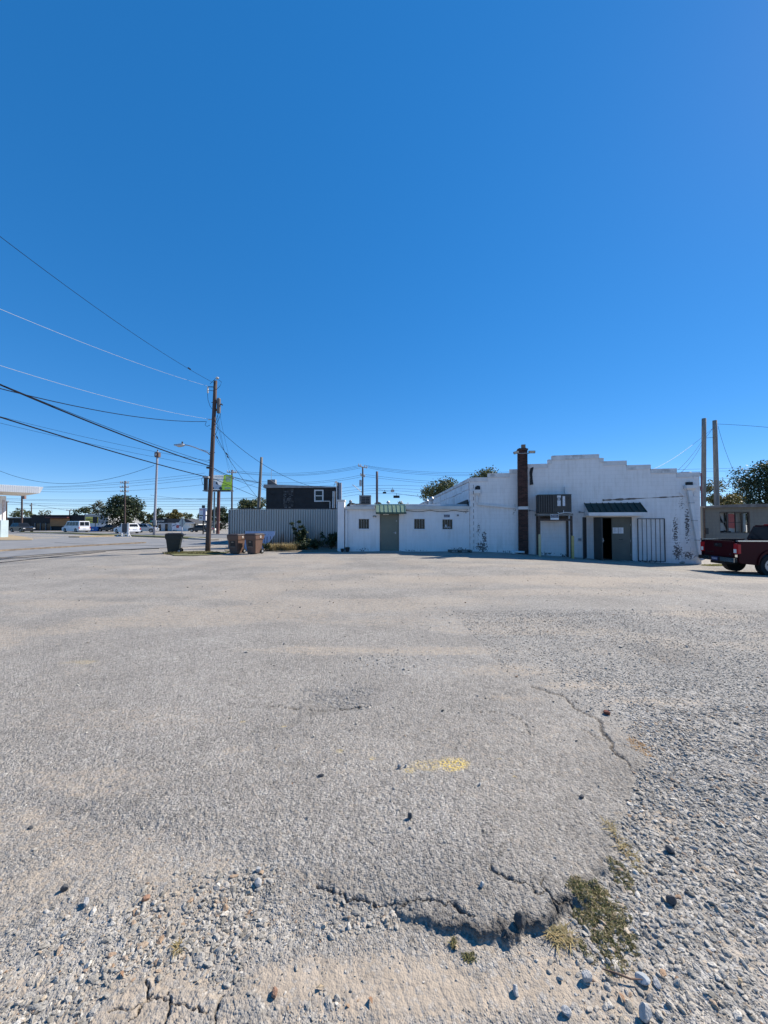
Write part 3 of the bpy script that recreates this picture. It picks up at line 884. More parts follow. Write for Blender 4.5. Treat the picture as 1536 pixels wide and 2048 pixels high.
# coping on every step, a little proud, with its turned-down front
COPE = mat('coping_white', (.66, .645, .64), .6, .1, 3, grime=1.0)
for i, (a, b, t) in enumerate(prof):
    mb = MB()
    tl = prof[i - 1][2] if i else -9; tr = prof[i + 1][2] if i < len(prof) - 1 else -9
    dip = .02 * math.sin(i * 2.3)
    a2 = a - .02 if tl < t else a + .023; b2 = b + .02 if tr < t else b - .023
    mb.prism([(a2, t - .20 + dip), (b2, t - .20 - dip), (b2, t + .025), (a2, t + .03)], -.035, -.003)
    mb.prism([(a2, t + .004), (b2, t + .004), (b2, t + .0275), (a2, t + .0325)], -.0, .26)
    if tl < t - .05 and i: mb.box(a - .024, a - .002, -.033, .24, tl + .03, t - .002)
    if tr < t - .05 and i < len(prof) - 1: mb.box(b + .002, b + .024, -.033, .24, tr + .03, t - .002)
    mb.build('coping', COPE, main)
# side walls and roof
SIDEW = wallmat('side_wall_paint', (.74, .73, .74), [(0, 3.0, 3, .9, .20)], grime=.5, joint=.35)
def wpt(p): # world -> facade-local
    q = Vector(p) - B0
    return Vector((q.dot(EX), q.dot(EN), q.z))
zc = prof[0][2]
mb = MB()
BK = 58.0
A = [wpt((4.70 + .05, 21.26, 0)), wpt((4.70 + .05, BK, 0)), wpt((4.98, BK, 0)), wpt((4.98, 21.26, 0))]
mb.hexa([(p.x, p.y, -.8) for p in A], [(p.x, p.y, zc - .01) for p in A])
mb.build('side_wall', SIDEW, main)
mb = MB()
A = [wpt((4.70 - .02, 21.30, 0)), wpt((4.70 - .02, BK, 0)), wpt((5.0, BK, 0)), wpt((5.0, 21.30, 0))]
mb.hexa([(p.x, p.y, zc - .16) for p in A], [(p.x, p.y, zc + .03) for p in A]); 
co = mb.build('side_coping', COPE, main)
# overlapping membrane sheets hung on the side wall
MEMB = mat('membrane_sheet', (.66, .68, .72), .5, .12, 2, grime=.5, bump=.4)
y = 21.4
k = 0
while y < 50:
    w = rnd.uniform(1.5, 2.6)
    z0, z1 = 2.72 + rnd.uniform(-.05, .05), 3.34 + rnd.uniform(-.05, .08)
    for (u, v) in ((z0, z1), (z1 + .012, 3.80)):
        mb = MB()
        off = .028 + .014 * (k % 2) + rnd.uniform(0, .01)
        A = [wpt((4.70 + .045 - off, y, 0)), wpt((4.70 + .045 - off, y + w - .02, 0)), wpt((4.70 + .046, y + w - .02, 0)), wpt((4.70 + .046, y, 0))]
        mb.hexa([(p.x, p.y, u + rnd.uniform(0, .02)) for p in A], [(p.x, p.y, v) for p in A])
        mb.build('membrane', MEMB, main); k += 1
    y += w
PR = B0 + EX * LW
mb = MB()
A = [wpt((PR.x - .25, PR.y + .30, 0)), wpt((PR.x - .25, BK, 0)), wpt((PR.x - .003, BK, 0)), wpt((PR.x - .003, PR.y + .30, 0))]
mb.hexa([(p.x, p.y, -.9) for p in A], [(p.x, p.y, prof[-1][2] - .01) for p in A]); mb.build('side_wall', SIDEW, main)
mb = MB()
A = [wpt((5.0, 21.25, 0)), wpt((PR.x - .26, PR.y + .35, 0)), wpt((PR.x - .26, BK, 0)), wpt((5.0, BK, 0))]
mb.hexa([(p.x, p.y, 3.0) for p in A], [(p.x, p.y, 3.2) for p in A]); mb.build('roof', mat('roof_membrane', (.5, .5, .5), .8, .1, 2), main)
JOINT_SHADE = mat('joint_dark', (.10, .095, .10), .9, .4, 12)
# toothed corner blocks at the joint with the annex and at the right-hand corner
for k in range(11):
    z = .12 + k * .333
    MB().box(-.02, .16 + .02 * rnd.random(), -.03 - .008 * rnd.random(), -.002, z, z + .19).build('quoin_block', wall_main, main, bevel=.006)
    MB().box(.165 + .015, .20, -.006, -.0015, z - .005, z + .19).build('joint_shade', JOINT_SHADE, main)  # shade of the gap beside each block, put in as a dark strip
for k in range(21):
    z = -.42 + k * .205
    w = .40 if k % 2 else .22
    MB().box(LW - w, LW + .025 + .01 * rnd.random(), -.022 - .008 * rnd.random(), .2, z, z + .193).build('corner_block', wall_main, main, bevel=.012)
# flashing where the annex roof meets the side wall
TARB = mat('tar_flashing', (.02, .02, .021), .7, .3, 8, bump=.4)
mb = MB(); A = [wpt((4.70 - .05, 21.5, 0)), wpt((4.70 - .05, 29, 0)), wpt((4.70 + .005, 29, 0)), wpt((4.70 + .005, 21.5, 0))]
mb.hexa([(p.x, p.y, 2.58) for p in A], [(A[0].x, A[0].y, 2.86), (A[1].x, A[1].y, 2.66), (A[2].x, A[2].y, 2.66), (A[3].x, A[3].y, 2.86)])
mb.build('flashing', TARB, main)
# bare crack band above the door where paint has come away
CRK = mat('bare_band', (.07, .062, .055), .9, .5, 7, col2=(.26, .22, .19), bump=.6)
mb = MB(); top = []; bot = []
N = 34
for i in range(N + 1):
    t = i / N
    px = 1205 + (1370 - 1205) * t; py = 1000.5 - 8.0 * t
    s, z = FP(px, py)
    th = (.085 * (1 - .75 * t) + .012) * rnd.uniform(.35, 1.25) * (.2 if .52 < t < .60 else 1)
    top.append((s, z + th * .6)); bot.append((s, z - th * .6))
for i in range(N):
    mb.prism([bot[i], bot[i + 1], top[i + 1], top[i]], -.005, -.0015)
mb.build('crack_band', CRK, main)

# brick chimney standing against the front: real courses of brick
cs0, cs1 = fx(1037.5, 1050, .4), fx(1056.5, 1050, .4)
CW = cs1 - cs0; ctop = fz(1047, 898, .4)
chim = MB().box(cs0 + .012, cs1 - .012, -.388, -.01, -.5, ctop - .05).build('chimney', mat('mortar', (.10, .085, .08), .95, .2, 20), main)
mb = MB()
z = -.45; row = 0
while z < ctop - .08:
    h = .062
    def course(p0, p1, fixed, face):
        L = abs(p1 - p0); x = p0 - (.105 if row % 2 else 0)
        while x < p1:
            a, b = max(x, p0), min(x + .20, p1)
            if b - a > .02:
                j = rnd.uniform(0, .004)
                if face == 'f': mb.box(a, b, -.40 - j, -.36, z, z + h)
                elif face == 'l': mb.box(cs0 - j, cs0 + .03, a, b, z, z + h)
                else: mb.box(cs1 - .03, cs1 + j, a, b, z, z + h)
            x += .21
    course(cs0, cs1, 0, 'f'); course(-.355, -.005, 0, 'l'); course(-.355, -.005, 0, 'r')
    z += .072; row += 1
def brickmat():
    m, n, l, b = _new('chimney_brick')
    ge = n.new('ShaderNodeNewGeometry'); cr = n.new('ShaderNodeValToRGB'); e = cr.color_ramp.elements
    e[0].color = (.028, .013, .011, 1); e[1].color = (.085, .038, .03, 1); q = e.new(.5); q.color = (.05, .023, .019, 1)
    l.new(ge.outputs['Random Per Island'], cr.inputs[0]); l.new(cr.outputs[0], b.inputs['Base Color']); b.inputs['Roughness'].default_value = .9
    return m
BRICK = brickmat()
o = mb.build('bricks', BRICK, chim); tag(o, kind='stuff')
mb = MB(); mb.box(cs0 - .03, cs1 + .03, -.43, .03, ctop - .05, ctop + .02); mb.box(cs0 + .04, cs1 - .04, -.38, -.03, ctop + .02, ctop + .06)
mb.build('chimney_cap', mat('cap_brick', (.085, .05, .042), .9, .3, 9), chim)
cf0, cf1 = fx(1043, 890, .3), fx(1051, 890, .3)
MB().box(cf0, cf1, -.32, -.10, ctop + .06, fz(1047, 889, .3)).build('flue', mat('flue_clay', (.20, .15, .12), .9, .2, 9), chim)
zb = fz(1047, 1016, .4)
mb = MB(); mb.box(cs0 - .012, cs1 + .012, -.418, -.30, zb - .07, zb - .005); mb.box(cs0 - .012, cs1 + .012, -.418, -.30, zb + .01, zb + .075)
mb.build('white_band', WHITE, chim)
mb = MB(); zz = fz(1047, 906.5, .4); mb.box(cs0 - .008, cs1 + .008, -.409, -.38, zz - .012, zz + .012); mb.build('strap', STEEL, chim)

# floodlights bolted to the chimney top
for side, (pa, pb, py, tilt, lab) in enumerate([(1027, 1038, 906, R(14), 'tan floodlight tilted on the left of the brick chimney'), (1057, 1070, 905, R(-2), 'tan floodlight level on the right of the brick chimney')]):
    s0, s1 = fx(pa, py, .42), fx(pb, py, .42); z = fz(pa, py, .42)
    t = fthing('floodlight', lab, 'floodlight', .5 * (s0 + s1), z, .42)
    w = (s1 - s0) * .5
    mb = MB(); mb.hexa([(-w, -.10, -.07), (w, -.10, -.07), (w, .06, -.02), (-w, .06, -.02)], [(-w, -.12, .07), (w, -.12, .07), (w, .06, .10), (-w, .06, .10)])
    hd = mb.build('lamp_head', mat('lamp_bronze', (.06, .05, .045), .6, .2, 9), t, bevel=.01); hd.rotation_euler = (0, -tilt, 0)
    mb = MB(); mb.hexa([(-w * .85, -.104, -.055), (w * .85, -.104, -.055), (w * .85, -.10, -.055), (-w * .85, -.10, -.055)], [(-w * .85, -.124, .06), (w * .85, -.124, .06), (w * .85, -.118, .06), (-w * .85, -.118, .06)])
    ln = mb.build('lens', mat('lens_tan', (.42, .39, .33), .3, .1, 9), hd)
    sg = 1 if side == 0 else -1
    MB().tube([(sg * w * .6, .02, -.03), (sg * (w + .05), .10, -.05), (sg * (w + .10), .20, -.04)], .016, 6).build('bracket', DARK, t)

# torn black flashing beside the chimney
pts = [(1061, 936), (1067, 934), (1064.5, 948), (1065, 958), (1066.5, 969), (1059.5, 970), (1060, 955), (1059, 945)]
MB().prism([FP(x, y) for x, y in pts], -.045, -.004).build('torn_flashing', TARB, main)

# downspouts
def downspout(name_pts, r, parent, boxlike=True, m=WHITE, nm='downspout'):
    mb = MB()
    for (p, q) in zip(name_pts[:-1], name_pts[1:]):
        p = Vector(p); q = Vector(q); d = (q - p).normalized()
        side = Vector((0, 1, 0)); a = d.cross(side).normalized() * r; b = side * r * .8
        mb.hexa([p - a - b, p + a - b, p + a + b, p - a + b], [q - a - b, q + a - b, q + a + b, q - a + b])
    return mb.build(nm, m, parent, bevel=.008)
def conductor(px, py, w, dy0, dy1, parent):
    s0, _ = FP(px - w, py); s1, _ = FP(px + w, py); z1 = fz(px, dy0); z0 = fz(px, dy1)
    m_ = .5 * (s0 + s1); hw = .5 * (s1 - s0)
    mb = MB(); mb.box(m_ - hw, m_ + hw, -.24, -.005, z0 + (z1 - z0) * .45, z1)
    mb.hexa([(m_ - hw * .45, -.13, z0), (m_ + hw * .45, -.13, z0), (m_ + hw * .45, -.005, z0), (m_ - hw * .45, -.005, z0)],
            [(m_ - hw * .98, -.235, z0 + (z1 - z0) * .45), (m_ + hw * .98, -.235, z0 + (z1 - z0) * .45), (m_ + hw * .98, -.005, z0 + (z1 - z0) * .45), (m_ - hw * .98, -.005, z0 + (z1 - z0) * .45)])
    return mb.build('conductor_head', WHITE, parent)
conductor(954, 985, 6.5, 980, 992, main)
def f3(px, py, d=.09): s, z = FP(px, py); return (s, -d, z)
downspout([f3(953.5, 991), f3(954.5, 1006)], .055, main)
downspout([f3(955, 1008.5), f3(1031, 1015.5)], .050, main)
downspout([f3(1034, 1014), f3(1034, 1105)], .055, main)
mb = MB(); mb.tube([(fx(1034, 1106), -.10, fz(1034, 1106)), (fx(1028), -.30, fz(1028, 1107)), (fx(1021), -.45, .06)], .07, 8); mb.tube([(fx(1026), -.36, .05), (fx(1046), -.50, .045)], .06, 8)
mb.build('downspout_elbow', WHITE, main, smooth=True)
mb = MB(); s, z = FP(954, 976); mb.prism([(s - .10, z - .14), (s + .17, z - .12), (s + .16, z + .10), (s + .02, z + .13), (s - .10, z + .05)], -.05, -.003); mb.build('scupper', TARB, main)
conductor(1378, 975, 10, 971, 982, main)
pr = [f3(1376, 982, .12), f3(1398.5, 1112, .12)]
downspout(pr, .085, main)
downspout([f3(1398.5, 1112.5, .12), f3(1402, 1119, .16)], .085, main)
for yy in (1006, 1041, 1080, 1112):
    t = (yy - 982) / (1112 - 982.)
    s, z = FP(1376 + 22.5 * t, yy); MB().box(s - .105, s + .105, -.205, -.01, z - .012, z + .012).build('strap', GREYP, main)
s, z = FP(1378, 967.5); MB().box(s - .14, s + .14, -.05, -.003, z - .07, z + .08).build('scupper', TARB, main)
downspout([f3(1358, 984), f3(1367, 993)], .03, main)
s, z = FP(1379, 943); mb = MB(); mb.lathe([(.30, 0), (.26, .05), (.05, .075)], 14, (s, .4, prof[-1][2] + .03)); mb.build('roof_vent', GREYP, main)

# double door: dark hall behind, frame, left leaf swung out, right leaf shut with two papers
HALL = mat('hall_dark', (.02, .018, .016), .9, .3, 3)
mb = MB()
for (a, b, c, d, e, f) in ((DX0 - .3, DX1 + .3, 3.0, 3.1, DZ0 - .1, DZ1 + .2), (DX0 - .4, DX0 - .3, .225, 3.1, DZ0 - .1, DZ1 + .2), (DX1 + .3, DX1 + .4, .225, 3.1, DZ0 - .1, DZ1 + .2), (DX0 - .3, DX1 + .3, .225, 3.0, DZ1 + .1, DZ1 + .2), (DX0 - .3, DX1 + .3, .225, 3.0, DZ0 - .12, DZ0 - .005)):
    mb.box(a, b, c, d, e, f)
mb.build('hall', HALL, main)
fr = MB(); fr.box(DX0 + .002, DX0 + .05, .03, .2, DZ0, DZ1 - .055); fr.box(DX1 - .05, DX1 - .002, .03, .2, DZ0, DZ1 - .055); fr.box(DX0 + .002, DX1 - .002, .03, .2, DZ1 - .052, DZ1 - .002)
fr.build('door_frame', DOORGREY, main)
sM = fx(1224)
lf = MB().box(sM, DX1 - .055, .06, .105, DZ0 + .015, DZ1 - .058).build('door', DOORGREY, main)
for (a, b) in ((1226, 1236.5), (1237.5, 1247.5)):
    s0, s1 = fx(a), fx(b); z0, z1 = fz(a, 1067), fz(a, 1055)
    p = MB().box(s0, s1, .054, .057, z0, z1).build('notice', mat('notice_paper', (.78, .78, .80), .7, .03, 5), lf)
    mb = MB()
    for k in range(7):
        zz = z1 - (z1 - z0) * (.14 + .11 * k); mb.box(s0 + .03, s1 - .03 - .1 * rnd.random(), .0525, .0535, zz - .006, zz + .006)
    mb.build('print', mat('print_grey', (.42, .42, .46), .8, .1, 5), lf)
mb = MB(); s, z = FP(1243, 1079); mb.box(s - .10, s + .08, .052, .0595, z - .012, z + .012); mb.build('mail_slot', DARK, lf)
for zz in (DZ0 + .25, DZ0 + .95, DZ0 + 1.75): MB().cyl((DX1 - .05, .05, zz), (DX1 - .05, .05, zz + .1), .016, n=8).build('hinge', STEEL, lf)
# left leaf: hinged at the left jamb, swung outwards
hp = Vector((DX0 + .02, -.02, DZ0 + .015))
lw = .93; an = R(-84)
def rotl(x, y, z):
    return (hp.x + x * math.cos(an) - y * math.sin(an), hp.y + x * math.sin(an) + y * math.cos(an), hp.z + z)
def rbox(x0, x1, y0, y1, z0, z1):
    mb = MB(); mb.hexa([rotl(x0, y0, z0), rotl(x1, y0, z0), rotl(x1, y1, z0), rotl(x0, y1, z0)], [rotl(x0, y0, z1), rotl(x1, y0, z1), rotl(x1, y1, z1), rotl(x0, y1, z1)]); return mb
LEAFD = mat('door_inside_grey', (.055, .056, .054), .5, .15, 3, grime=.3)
dl = rbox(0, lw, -.022, .022, 0, DZ1 - DZ0 - .08).build('door', LEAFD, main)
mb = rbox(.12, lw - .05, .06, .10, 1.0, 1.05); mb2 = rbox(.70, .82, .023, .09, .93, 1.14); mb.add(mb2.v, mb2.f); mb.build('panic_bar', STEEL, dl)
rbox(.45, .75, .023, .07, 1.93, 1.99).build('door_closer', STEEL, dl)
# threshold step
s0, s1 = fx(1168), fx(1275)
MB().box(s0, s1, -1.25, -.005, -.8, DZ0 - .004).build('door_step', mat('step_concrete', (.30, .29, .275), .9, .2, 4, bump=.4), main, bevel=.015)
# iron security gates
def gate(s0, s1, z0, z1, nb, d0, d1, label):
    mb = MB()
    gt = None
    def P(t, z): return (s0 + (s1 - s0) * t, -(d0 + (d1 - d0) * t), z)
    fm = MB()
    for t in (0, 1): fm.cyl(P(t, z0), P(t, z1), .024, n=4)
    fm.cyl(P(0, z1), P(1, z1), .022, n=4); fm.cyl(P(0, z0 + .02), P(1, z0 + .02), .018, n=4)
    gt = fm.build('security_gate', DARK, main); gt['label'] = label
    for k in range(1, nb):
        MB().cyl(P(k / nb, z0), P(k / nb, z1), .013, n=6).build('gate_bar', DARK, gt)
    return gt
gate(fx(1274.5), fx(1328), fz(1300, 1123), fz(1300, 1037.5), 6, .06, .05, 'black barred gate folded back right of the doors')
gate(fx(1172, 1050, .10), fx(1166.5, 1050, 1.0), fz(1168, 1118, .8), fz(1168, 1035, .4), 6, .10, .95, 'black barred gate standing open left of the doors')
s, z = FP(1159, 1079); MB().box(s - .05, s + .06, -.10, -.004, z - .06, z + .06).build('lock_box', GREYP, main)
# awning over the doors: dark green ribbed metal, white fascia
AD = .80
GREEN = mat('awning_green', (.014, .038, .033), .55, .2, 5, metal=.0, spec=.25)
s0, s1 = fx(1168, 1006), fx(1280, 1006); zt = fz(1225, 1006); zl = fz(1230, 1024.5, AD); zf = fz(1230, 1031.5, AD)
aw = MB().hexa([(s0, -AD, zl - .02), (s1, -AD, zl - .02), (s1, -.005, zt - .02), (s0, -.005, zt - .02)], [(s0, -AD, zl), (s1, -AD, zl), (s1, -.005, zt), (s0, -.005, zt)]).build('awning', GREEN, main)
nr = 9
for k in range(nr + 1):
    x = s0 + .012 + (s1 - s0 - .024) * k / nr
    MB().hexa([(x - .014, -AD - .01, zl + .001), (x + .014, -AD - .01, zl + .001), (x + .014, -.008, zt + .001), (x - .014, -.008, zt + .001)], [(x - .009, -AD - .01, zl + .04), (x + .009, -AD - .01, zl + .04), (x + .009, -.008, zt + .04), (x - .009, -.008, zt + .04)]).build('seam_rib', GREEN, aw)
mb = MB(); mb.box(s0 - .01, s1 + .01, -AD - .035, -AD - .006, zf, zl - .005)
mb.build('fascia', WHITE, aw)
for x in (s0, s1):
    MB().prism([(-AD, zf + .01), (-.01, zf + .01), (-.01, zt - .03), (-AD, zl - .03)], x - .008 if x == s0 else x - .012, x + .012 if x == s0 else x + .008, 'x').build('awning_cheek', WHITE, aw)
MB().box(s0 + .02, s1 - .02, -AD + .0, -.01, zf + .012, zf + .03).build('soffit', mat('soffit_cream', (.55, .50, .40), .7, .1, 3), aw)

# ------------------------------------------------------------------ things fixed to the front
# packaged air conditioner on its steel stand
ACD = .85
a0, a1 = fx(1077, 1005, ACD), fx(1143, 1005, ACD); az0, az1 = fz(1110, 1027, ACD), fz(1110, 989.5, ACD)
ACG = mat('unit_grey', (.046, .045, .043), .55, .12, 4, grime=.3)
ac = fthing('air_conditioner', 'grey packaged air conditioner with louvred left half on a steel stand', 'air conditioner', a0, az0, ACD)
W = a1 - a0; H = az1 - az0
MB().box(0, W, .0, ACD - .06, .02, H).build('casing', ACG, ac, bevel=.012)
mb = MB(); mb.box(.03, W * .47, -.006, -.001, .06, H - .03); mb.build('coil', BLACKP, ac)
for k in range(7):
    x = .04 + (W * .45 - .04) * k / 6
    MB().box(x - .014, x + .014, -.035, -.007, .05, H - .02).build('louvre', mat('louvre_grey', (.09, .088, .085), .5, .15, 6), ac)
for (u, v, zz0, zz1) in ((.575, .675, .40, .70), (.585, .665, .74, .80), (.57, .68, .84, .96), (.735, .81, .40, .92)):
    MB().box(W * u, W * v, -.004, -.001, H * zz0, H * zz1).build('rating_label', mat('label_white', (.62, .63, .66), .6, .15, 14), ac)
MB().box(W * .88, W * .93, -.02, -.001, H * .78, H * .84).build('latch', DARK, ac)
MB().box(-.02, W + .02, -.01, ACD - .06, H + .002, H + .02).build('lid', ACG, ac)
MB().box(W * .91, W * 1.02, ACD - .16, ACD - .005, H - .3, H + .45).build('duct', WHITE, ac)
mb = MB(); mb.tube([(W * .58, -.03, .06), (W * .62, -.05, .0), (W * .75, -.05, .03), (W * .80, -.05, .05), (W * .98, -.03, .05)], .018, 6); mb.tube([(W * .755, -.045, .03), (W * .755, -.045, .16)], .014, 6)
mb.build('drain_pipe', WHITE, ac)
st = fthing('steel_stand', 'rusty steel frame carrying the air conditioner', 'stand', a0, fground(a0, .5), 0)
gz = fground(a0, .5)
def sbox(mb, s0, s1, d0, d1, z0, z1): return mb.box(s0 - a0, s1 - a0, -d1, -d0, z0 - gz, z1 - gz)
top = az0 - .005
for (s, d) in ((a0 + .02, ACD), (a1 - .02, ACD), (a0 + .05, .06), (a1 - .03, .06)):
    mb = MB(); gg = fground(s, d)
    sbox(mb, s - .05, s + .05, d - .05, d + .05, gg - .05, top - .11)
    mb.build('post', RUSTY, st, bevel=.006)
mb = MB(); sbox(mb, a0 - .06, a1 + .06, ACD - .06, ACD + .06, top - .10, top); sbox(mb, a0 - .06, a1 + .06, .03, .10, top - .10, top)
mb.build('beam', mat('beam_grey', (.20, .19, .175), .7, .3, 5, grime=.8), st)
mb = MB(); sbox(mb, a0 + .0, a1 - .0, ACD - .045, ACD + .03, top - .36, top - .26)
mb.build('brace', RUSTY, st)
mb = MB(); sbox(mb, a0 + .08, a1 - .08, .3, .34, top - .34, top - .12); mb.build('back_brace', RUSTY, st)
# notice on the stand
BLUEN = mat('notice_navy', (.028, .034, .075), .5, .1, 6)
NWHITE = mat('notice_white', (.72, .73, .75), .5, .05, 6)
def notice(s0, s1, z0, z1, d, label):
    t = fthing('property_sign', label, 'sign', s0, z0, d)
    w = s1 - s0; h = z1 - z0
    MB().box(0, w, 0, .006, 0, h).build('plate', NWHITE, t)
    MB().box(.015, w - .015, -.002, -.0005, h * .34, h - .015).build('field', BLUEN, t)
    lettering('lettering', 'PRIVATE', h * .27, NWHITE, t, (w * .5, -.003, h * .70), align='CENTER', sx=1.0)
    lettering('lettering', 'PROPERTY', h * .25, NWHITE, t, (w * .5, -.003, h * .42), align='CENTER', sx=1.0)
    return t
notice(fx(1101, 1033, ACD + .08), fx(1117.5, 1033, ACD + .08), fz(1109, 1039.5, ACD + .08), fz(1109, 1028.5, ACD + .08), ACD + .08, 'small private property sign hung on the air conditioner stand')
# bollards
YEL = mat('bollard_yellow', (.50, .38, .14), .6, .15, 5, grime=.55)
CREAM = mat('bollard_cream', (.56, .47, .27), .6, .12, 5, grime=.5)
for (px, y0, y1, m_, lab) in ((1079.5, 1068.5, 1116.5, CREAM, 'faded cream bollard left of the air conditioner stand'), (1145.5, 1071.5, 1118.5, YEL, 'yellow bollard right of the air conditioner stand')):
    d = 1.15
    s = fx(px, 1095, d); zt_ = fz(px, y0, d); gg = fground(s, d)
    o = MB().lathe([(.062, -.1), (.062, zt_ - gg - .02), (.045, zt_ - gg)], 12).build('bollard', m_, smooth=False)
    p = B0 + EX * s - EN * d; o.location = (p.x, p.y, gg)
    one(o, lab, 'bollard')
# wall lamps and small fixtures
def bulb(px, py, lab):
    s, z = FP(px, py)
    t = fthing('wall_lamp', lab, 'lamp', s, z, 0)
    MB().cyl((-.03, -.001, 0), (-.03, -.06, 0), .045, n=10).build('base', GREYP, t)
    MB().tube([(-.03, -.05, 0), (.08, -.12, -.02), (.17, -.14, -.03)], .012, 6).build('arm', DARK, t)
    mb = MB(); mb.lathe([(.02, -.07), (.055, -.03), (.06, .01), (.03, .05)], 10, (.20, -.15, -.03)); mb.build('bulb', mat('bulb_glass', (.6, .6, .58), .2, .1, 9), t, smooth=True)
    return t
bulb(1160, 1024, 'small bulb lamp on the wall left of the dark green awning')
bulb(1060, 1021, 'small bulb lamp on the wall right of the brick chimney')
# stone and dropped pipe end at the foot of the wall
def boulder(name, loc, r, seed, lab, m_, cat='stone', rz=0, flat=.6, sub=2):
    me = stone_mesh(seed, name, flat, sub)
    for v in me.vertices: v.co = v.co * r
    me.materials.append(m_)
    o = bpy.data.objects.new(name, me); COL.objects.link(o)
    zmin = min(v.co.z for v in me.vertices)
    o.location = (loc[0], loc[1], loc[2] - zmin - r * .12); o.rotation_euler = (0, 0, rz)
    return one(o, lab, cat)
ROCK = mat('pale_rock', (.40, .39, .37), .9, .25, 14, bump=.5)
ROCKD = mat('dark_rock', (.13, .13, .13), .9, .25, 14, bump=.5)
p = gnd(1363, 1127); boulder('rock', p, .16, 7, 'pale rock at the foot of the wall by the right-hand downspout', ROCK)
p = gnd(1174, 1121); boulder('rock', (p.x, p.y, DZ0), .24, 8, 'grey rock holding the open door by the barred gate', mat('rock_grey', (.22, .22, .22), .9, .2, 10, bump=.5), flat=.45)

# ------------------------------------------------------------------ annex
AY = 21.0
def AP(px, py, y=AY):
    p = at(px, py, y); return p.x, p.z
def ax(px): return AP(px, 1060)[0]
def azz(py): return AP(768, py)[1]
annex = thing('annex_building', 'low white annex with sage door and three small barred windows', 'building', (ax(690), AY, 0))
OX = ax(690)
wall_an = wallmat('annex_wall_paint', (.80, .78, .775), [(6.2, .12, .9, .25, .31), (1.0, .1, .6, .2, .30), (6.7, 2.2, .5, .3, .27), (3.6, .05, 1.5, .12, .28)], grime=.30, joint=.08)
wins = [(717.5, 738.0, 1038.0, 1057.5), (828.5, 849.5, 1038.0, 1058.0), (885.0, 905.0, 1039.0, 1058.5)]
dX0, dX1, dZ1 = ax(759.5) - OX, ax(798) - OX, azz(1026.5)
WX = [(ax(a) - OX, ax(b) - OX, azz(d), azz(c)) for a, b, c, d in wins]
AW = 4.70 - OX - .03
zE = azz(1017)
xs = sorted(set([0, AW, dX0, dX1] + [v for w in WX for v in w[:2]])); zs = sorted(set([-.4, 0.02, dZ1, zE] + [v for w in WX for v in w[2:]]))
def asolid(x, z):
    if dX0 < x < dX1 and .02 < z < dZ1: return False
    return not any(a < x < b and c < z < d for a, b, c, d in WX)
MB().cells(xs, zs, asolid, 0, .2).build('front_wall', wall_an, annex, merge=True)
MB().box(-.1, .08, .22, 12, -.4, zE).build('side_wall', wall_an, annex)
FAS = mat('fascia_white', (.62, .60, .56), .65, .1, 2, grime=.45)
MB().box(.02, dX0 - .28, -.16, .30, azz(1019), azz(1013)).build('eave_fascia', FAS, annex)
MB().box(dX1 + .36, AW - .02, -.16, .30, azz(1019), azz(1012.5)).build('eave_fascia', FAS, annex)
MB().box(.0, AW, .31, 12, zE - .1, azz(1012)).build('roof', mat('annex_roof', (.20, .20, .20), .9, .2, 2), annex)
CURB = mat('roof_curb', (.55, .57, .60), .6, .15, 3, grime=.5)
mb = MB(); mb.box(.25, dX0 - .25, .45, .6, azz(1012), azz(1008.0)); mb.build('roof_curb', CURB, annex)
mb = MB(); mb.box(dX1 + .2, AW - .02, .45, .6, azz(1012), azz(1007.5)); mb.build('roof_curb', CURB, annex)
mb = MB(); mb.box(.2, dX0 - .5, .40, .64, azz(1008) + .003, azz(1006.5)); mb.build('curb_cap', TARB, annex)
# sagging cable under the eave
pts = []
for k in range(25):
    px = 812 + (936 - 812) * k / 24
    py = 1020.5 + 3.0 * abs(math.sin(k / 24 * math.pi * 2.6))
    x, z = AP(px, py); pts.append((x - OX, -.03, z))
MB().tube(pts, .013, 5).build('sagging_cable', mat('cable_brown', (.10, .075, .06), .7, .2, 9), annex)
# corner pier with its downspout
p0, p1 = ax(675.5) - OX, ax(689) - OX
MB().box(p0, p1 - .002, -.12, .5, -.3, azz(1003)).build('corner_pier', wall_an, annex, bevel=.015)
MB().box(p0 - .03, p1 + .03, -.15, .53, azz(1003) + .003, azz(999.5)).build('pier_cap', FAS, annex)
MB().box(p1 + .05, p1 + .17, -.13, -.01, .1, azz(1020)).build('downspout', WHITE, annex, bevel=.01)
# windows
for i, (a, b, c, d) in enumerate(WX):
    w = MB(); t = .035
    w.box(a + .002, a + t, .06, .11, c + .002, d - .002); w.box(b - t, b - .002, .06, .11, c + .002, d - .002); w.box(a + t, b - t, .061, .109, d - t, d - .002); w.box(a + t, b - t, .061, .109, c + .002, c + t)
    wf = w.build('window', mat('window_frame_dark', (.10, .10, .10), .6, .2, 9), annex)
    MB().box(a + t, b - t, .09, .096, c + t, d - t).build('pane', GLASS, wf)
    for k in range(1, 4):
        x = a + (b - a) * k / 4; MB().cyl((x, .04, c + .003), (x, .04, d - .003), .011, n=6).build('bar', mat('bar_grey', (.34, .34, .33), .6, .2, 9), wf)
    s = MB(); s.box(a - .05, b + .05, -.03, -.002, c - .07, c - .01); s.box(a - .05, a - .008, -.018, -.002, c - .008, d + .05); s.box(b + .008, b + .05, -.018, -.002, c - .008, d + .05); s.box(a - .007, b + .007, -.018, -.002, d + .01, d + .05)
    s.build('sill', wall_an, wf)
    if i == 2:
        MB().box(a + .09, b - .09, .080, .088, c + .08, c + .14).build('shelf_item', mat('item_pale', (.35, .37, .40), .5, .2, 9), wf)
        MB().lathe([(.04, 0), (.045, .1), (.02, .16)], 8, (a + .2, .07, c + .10)).build('bottle', mat('item_white', (.6, .6, .6), .5, .1, 9), wf)
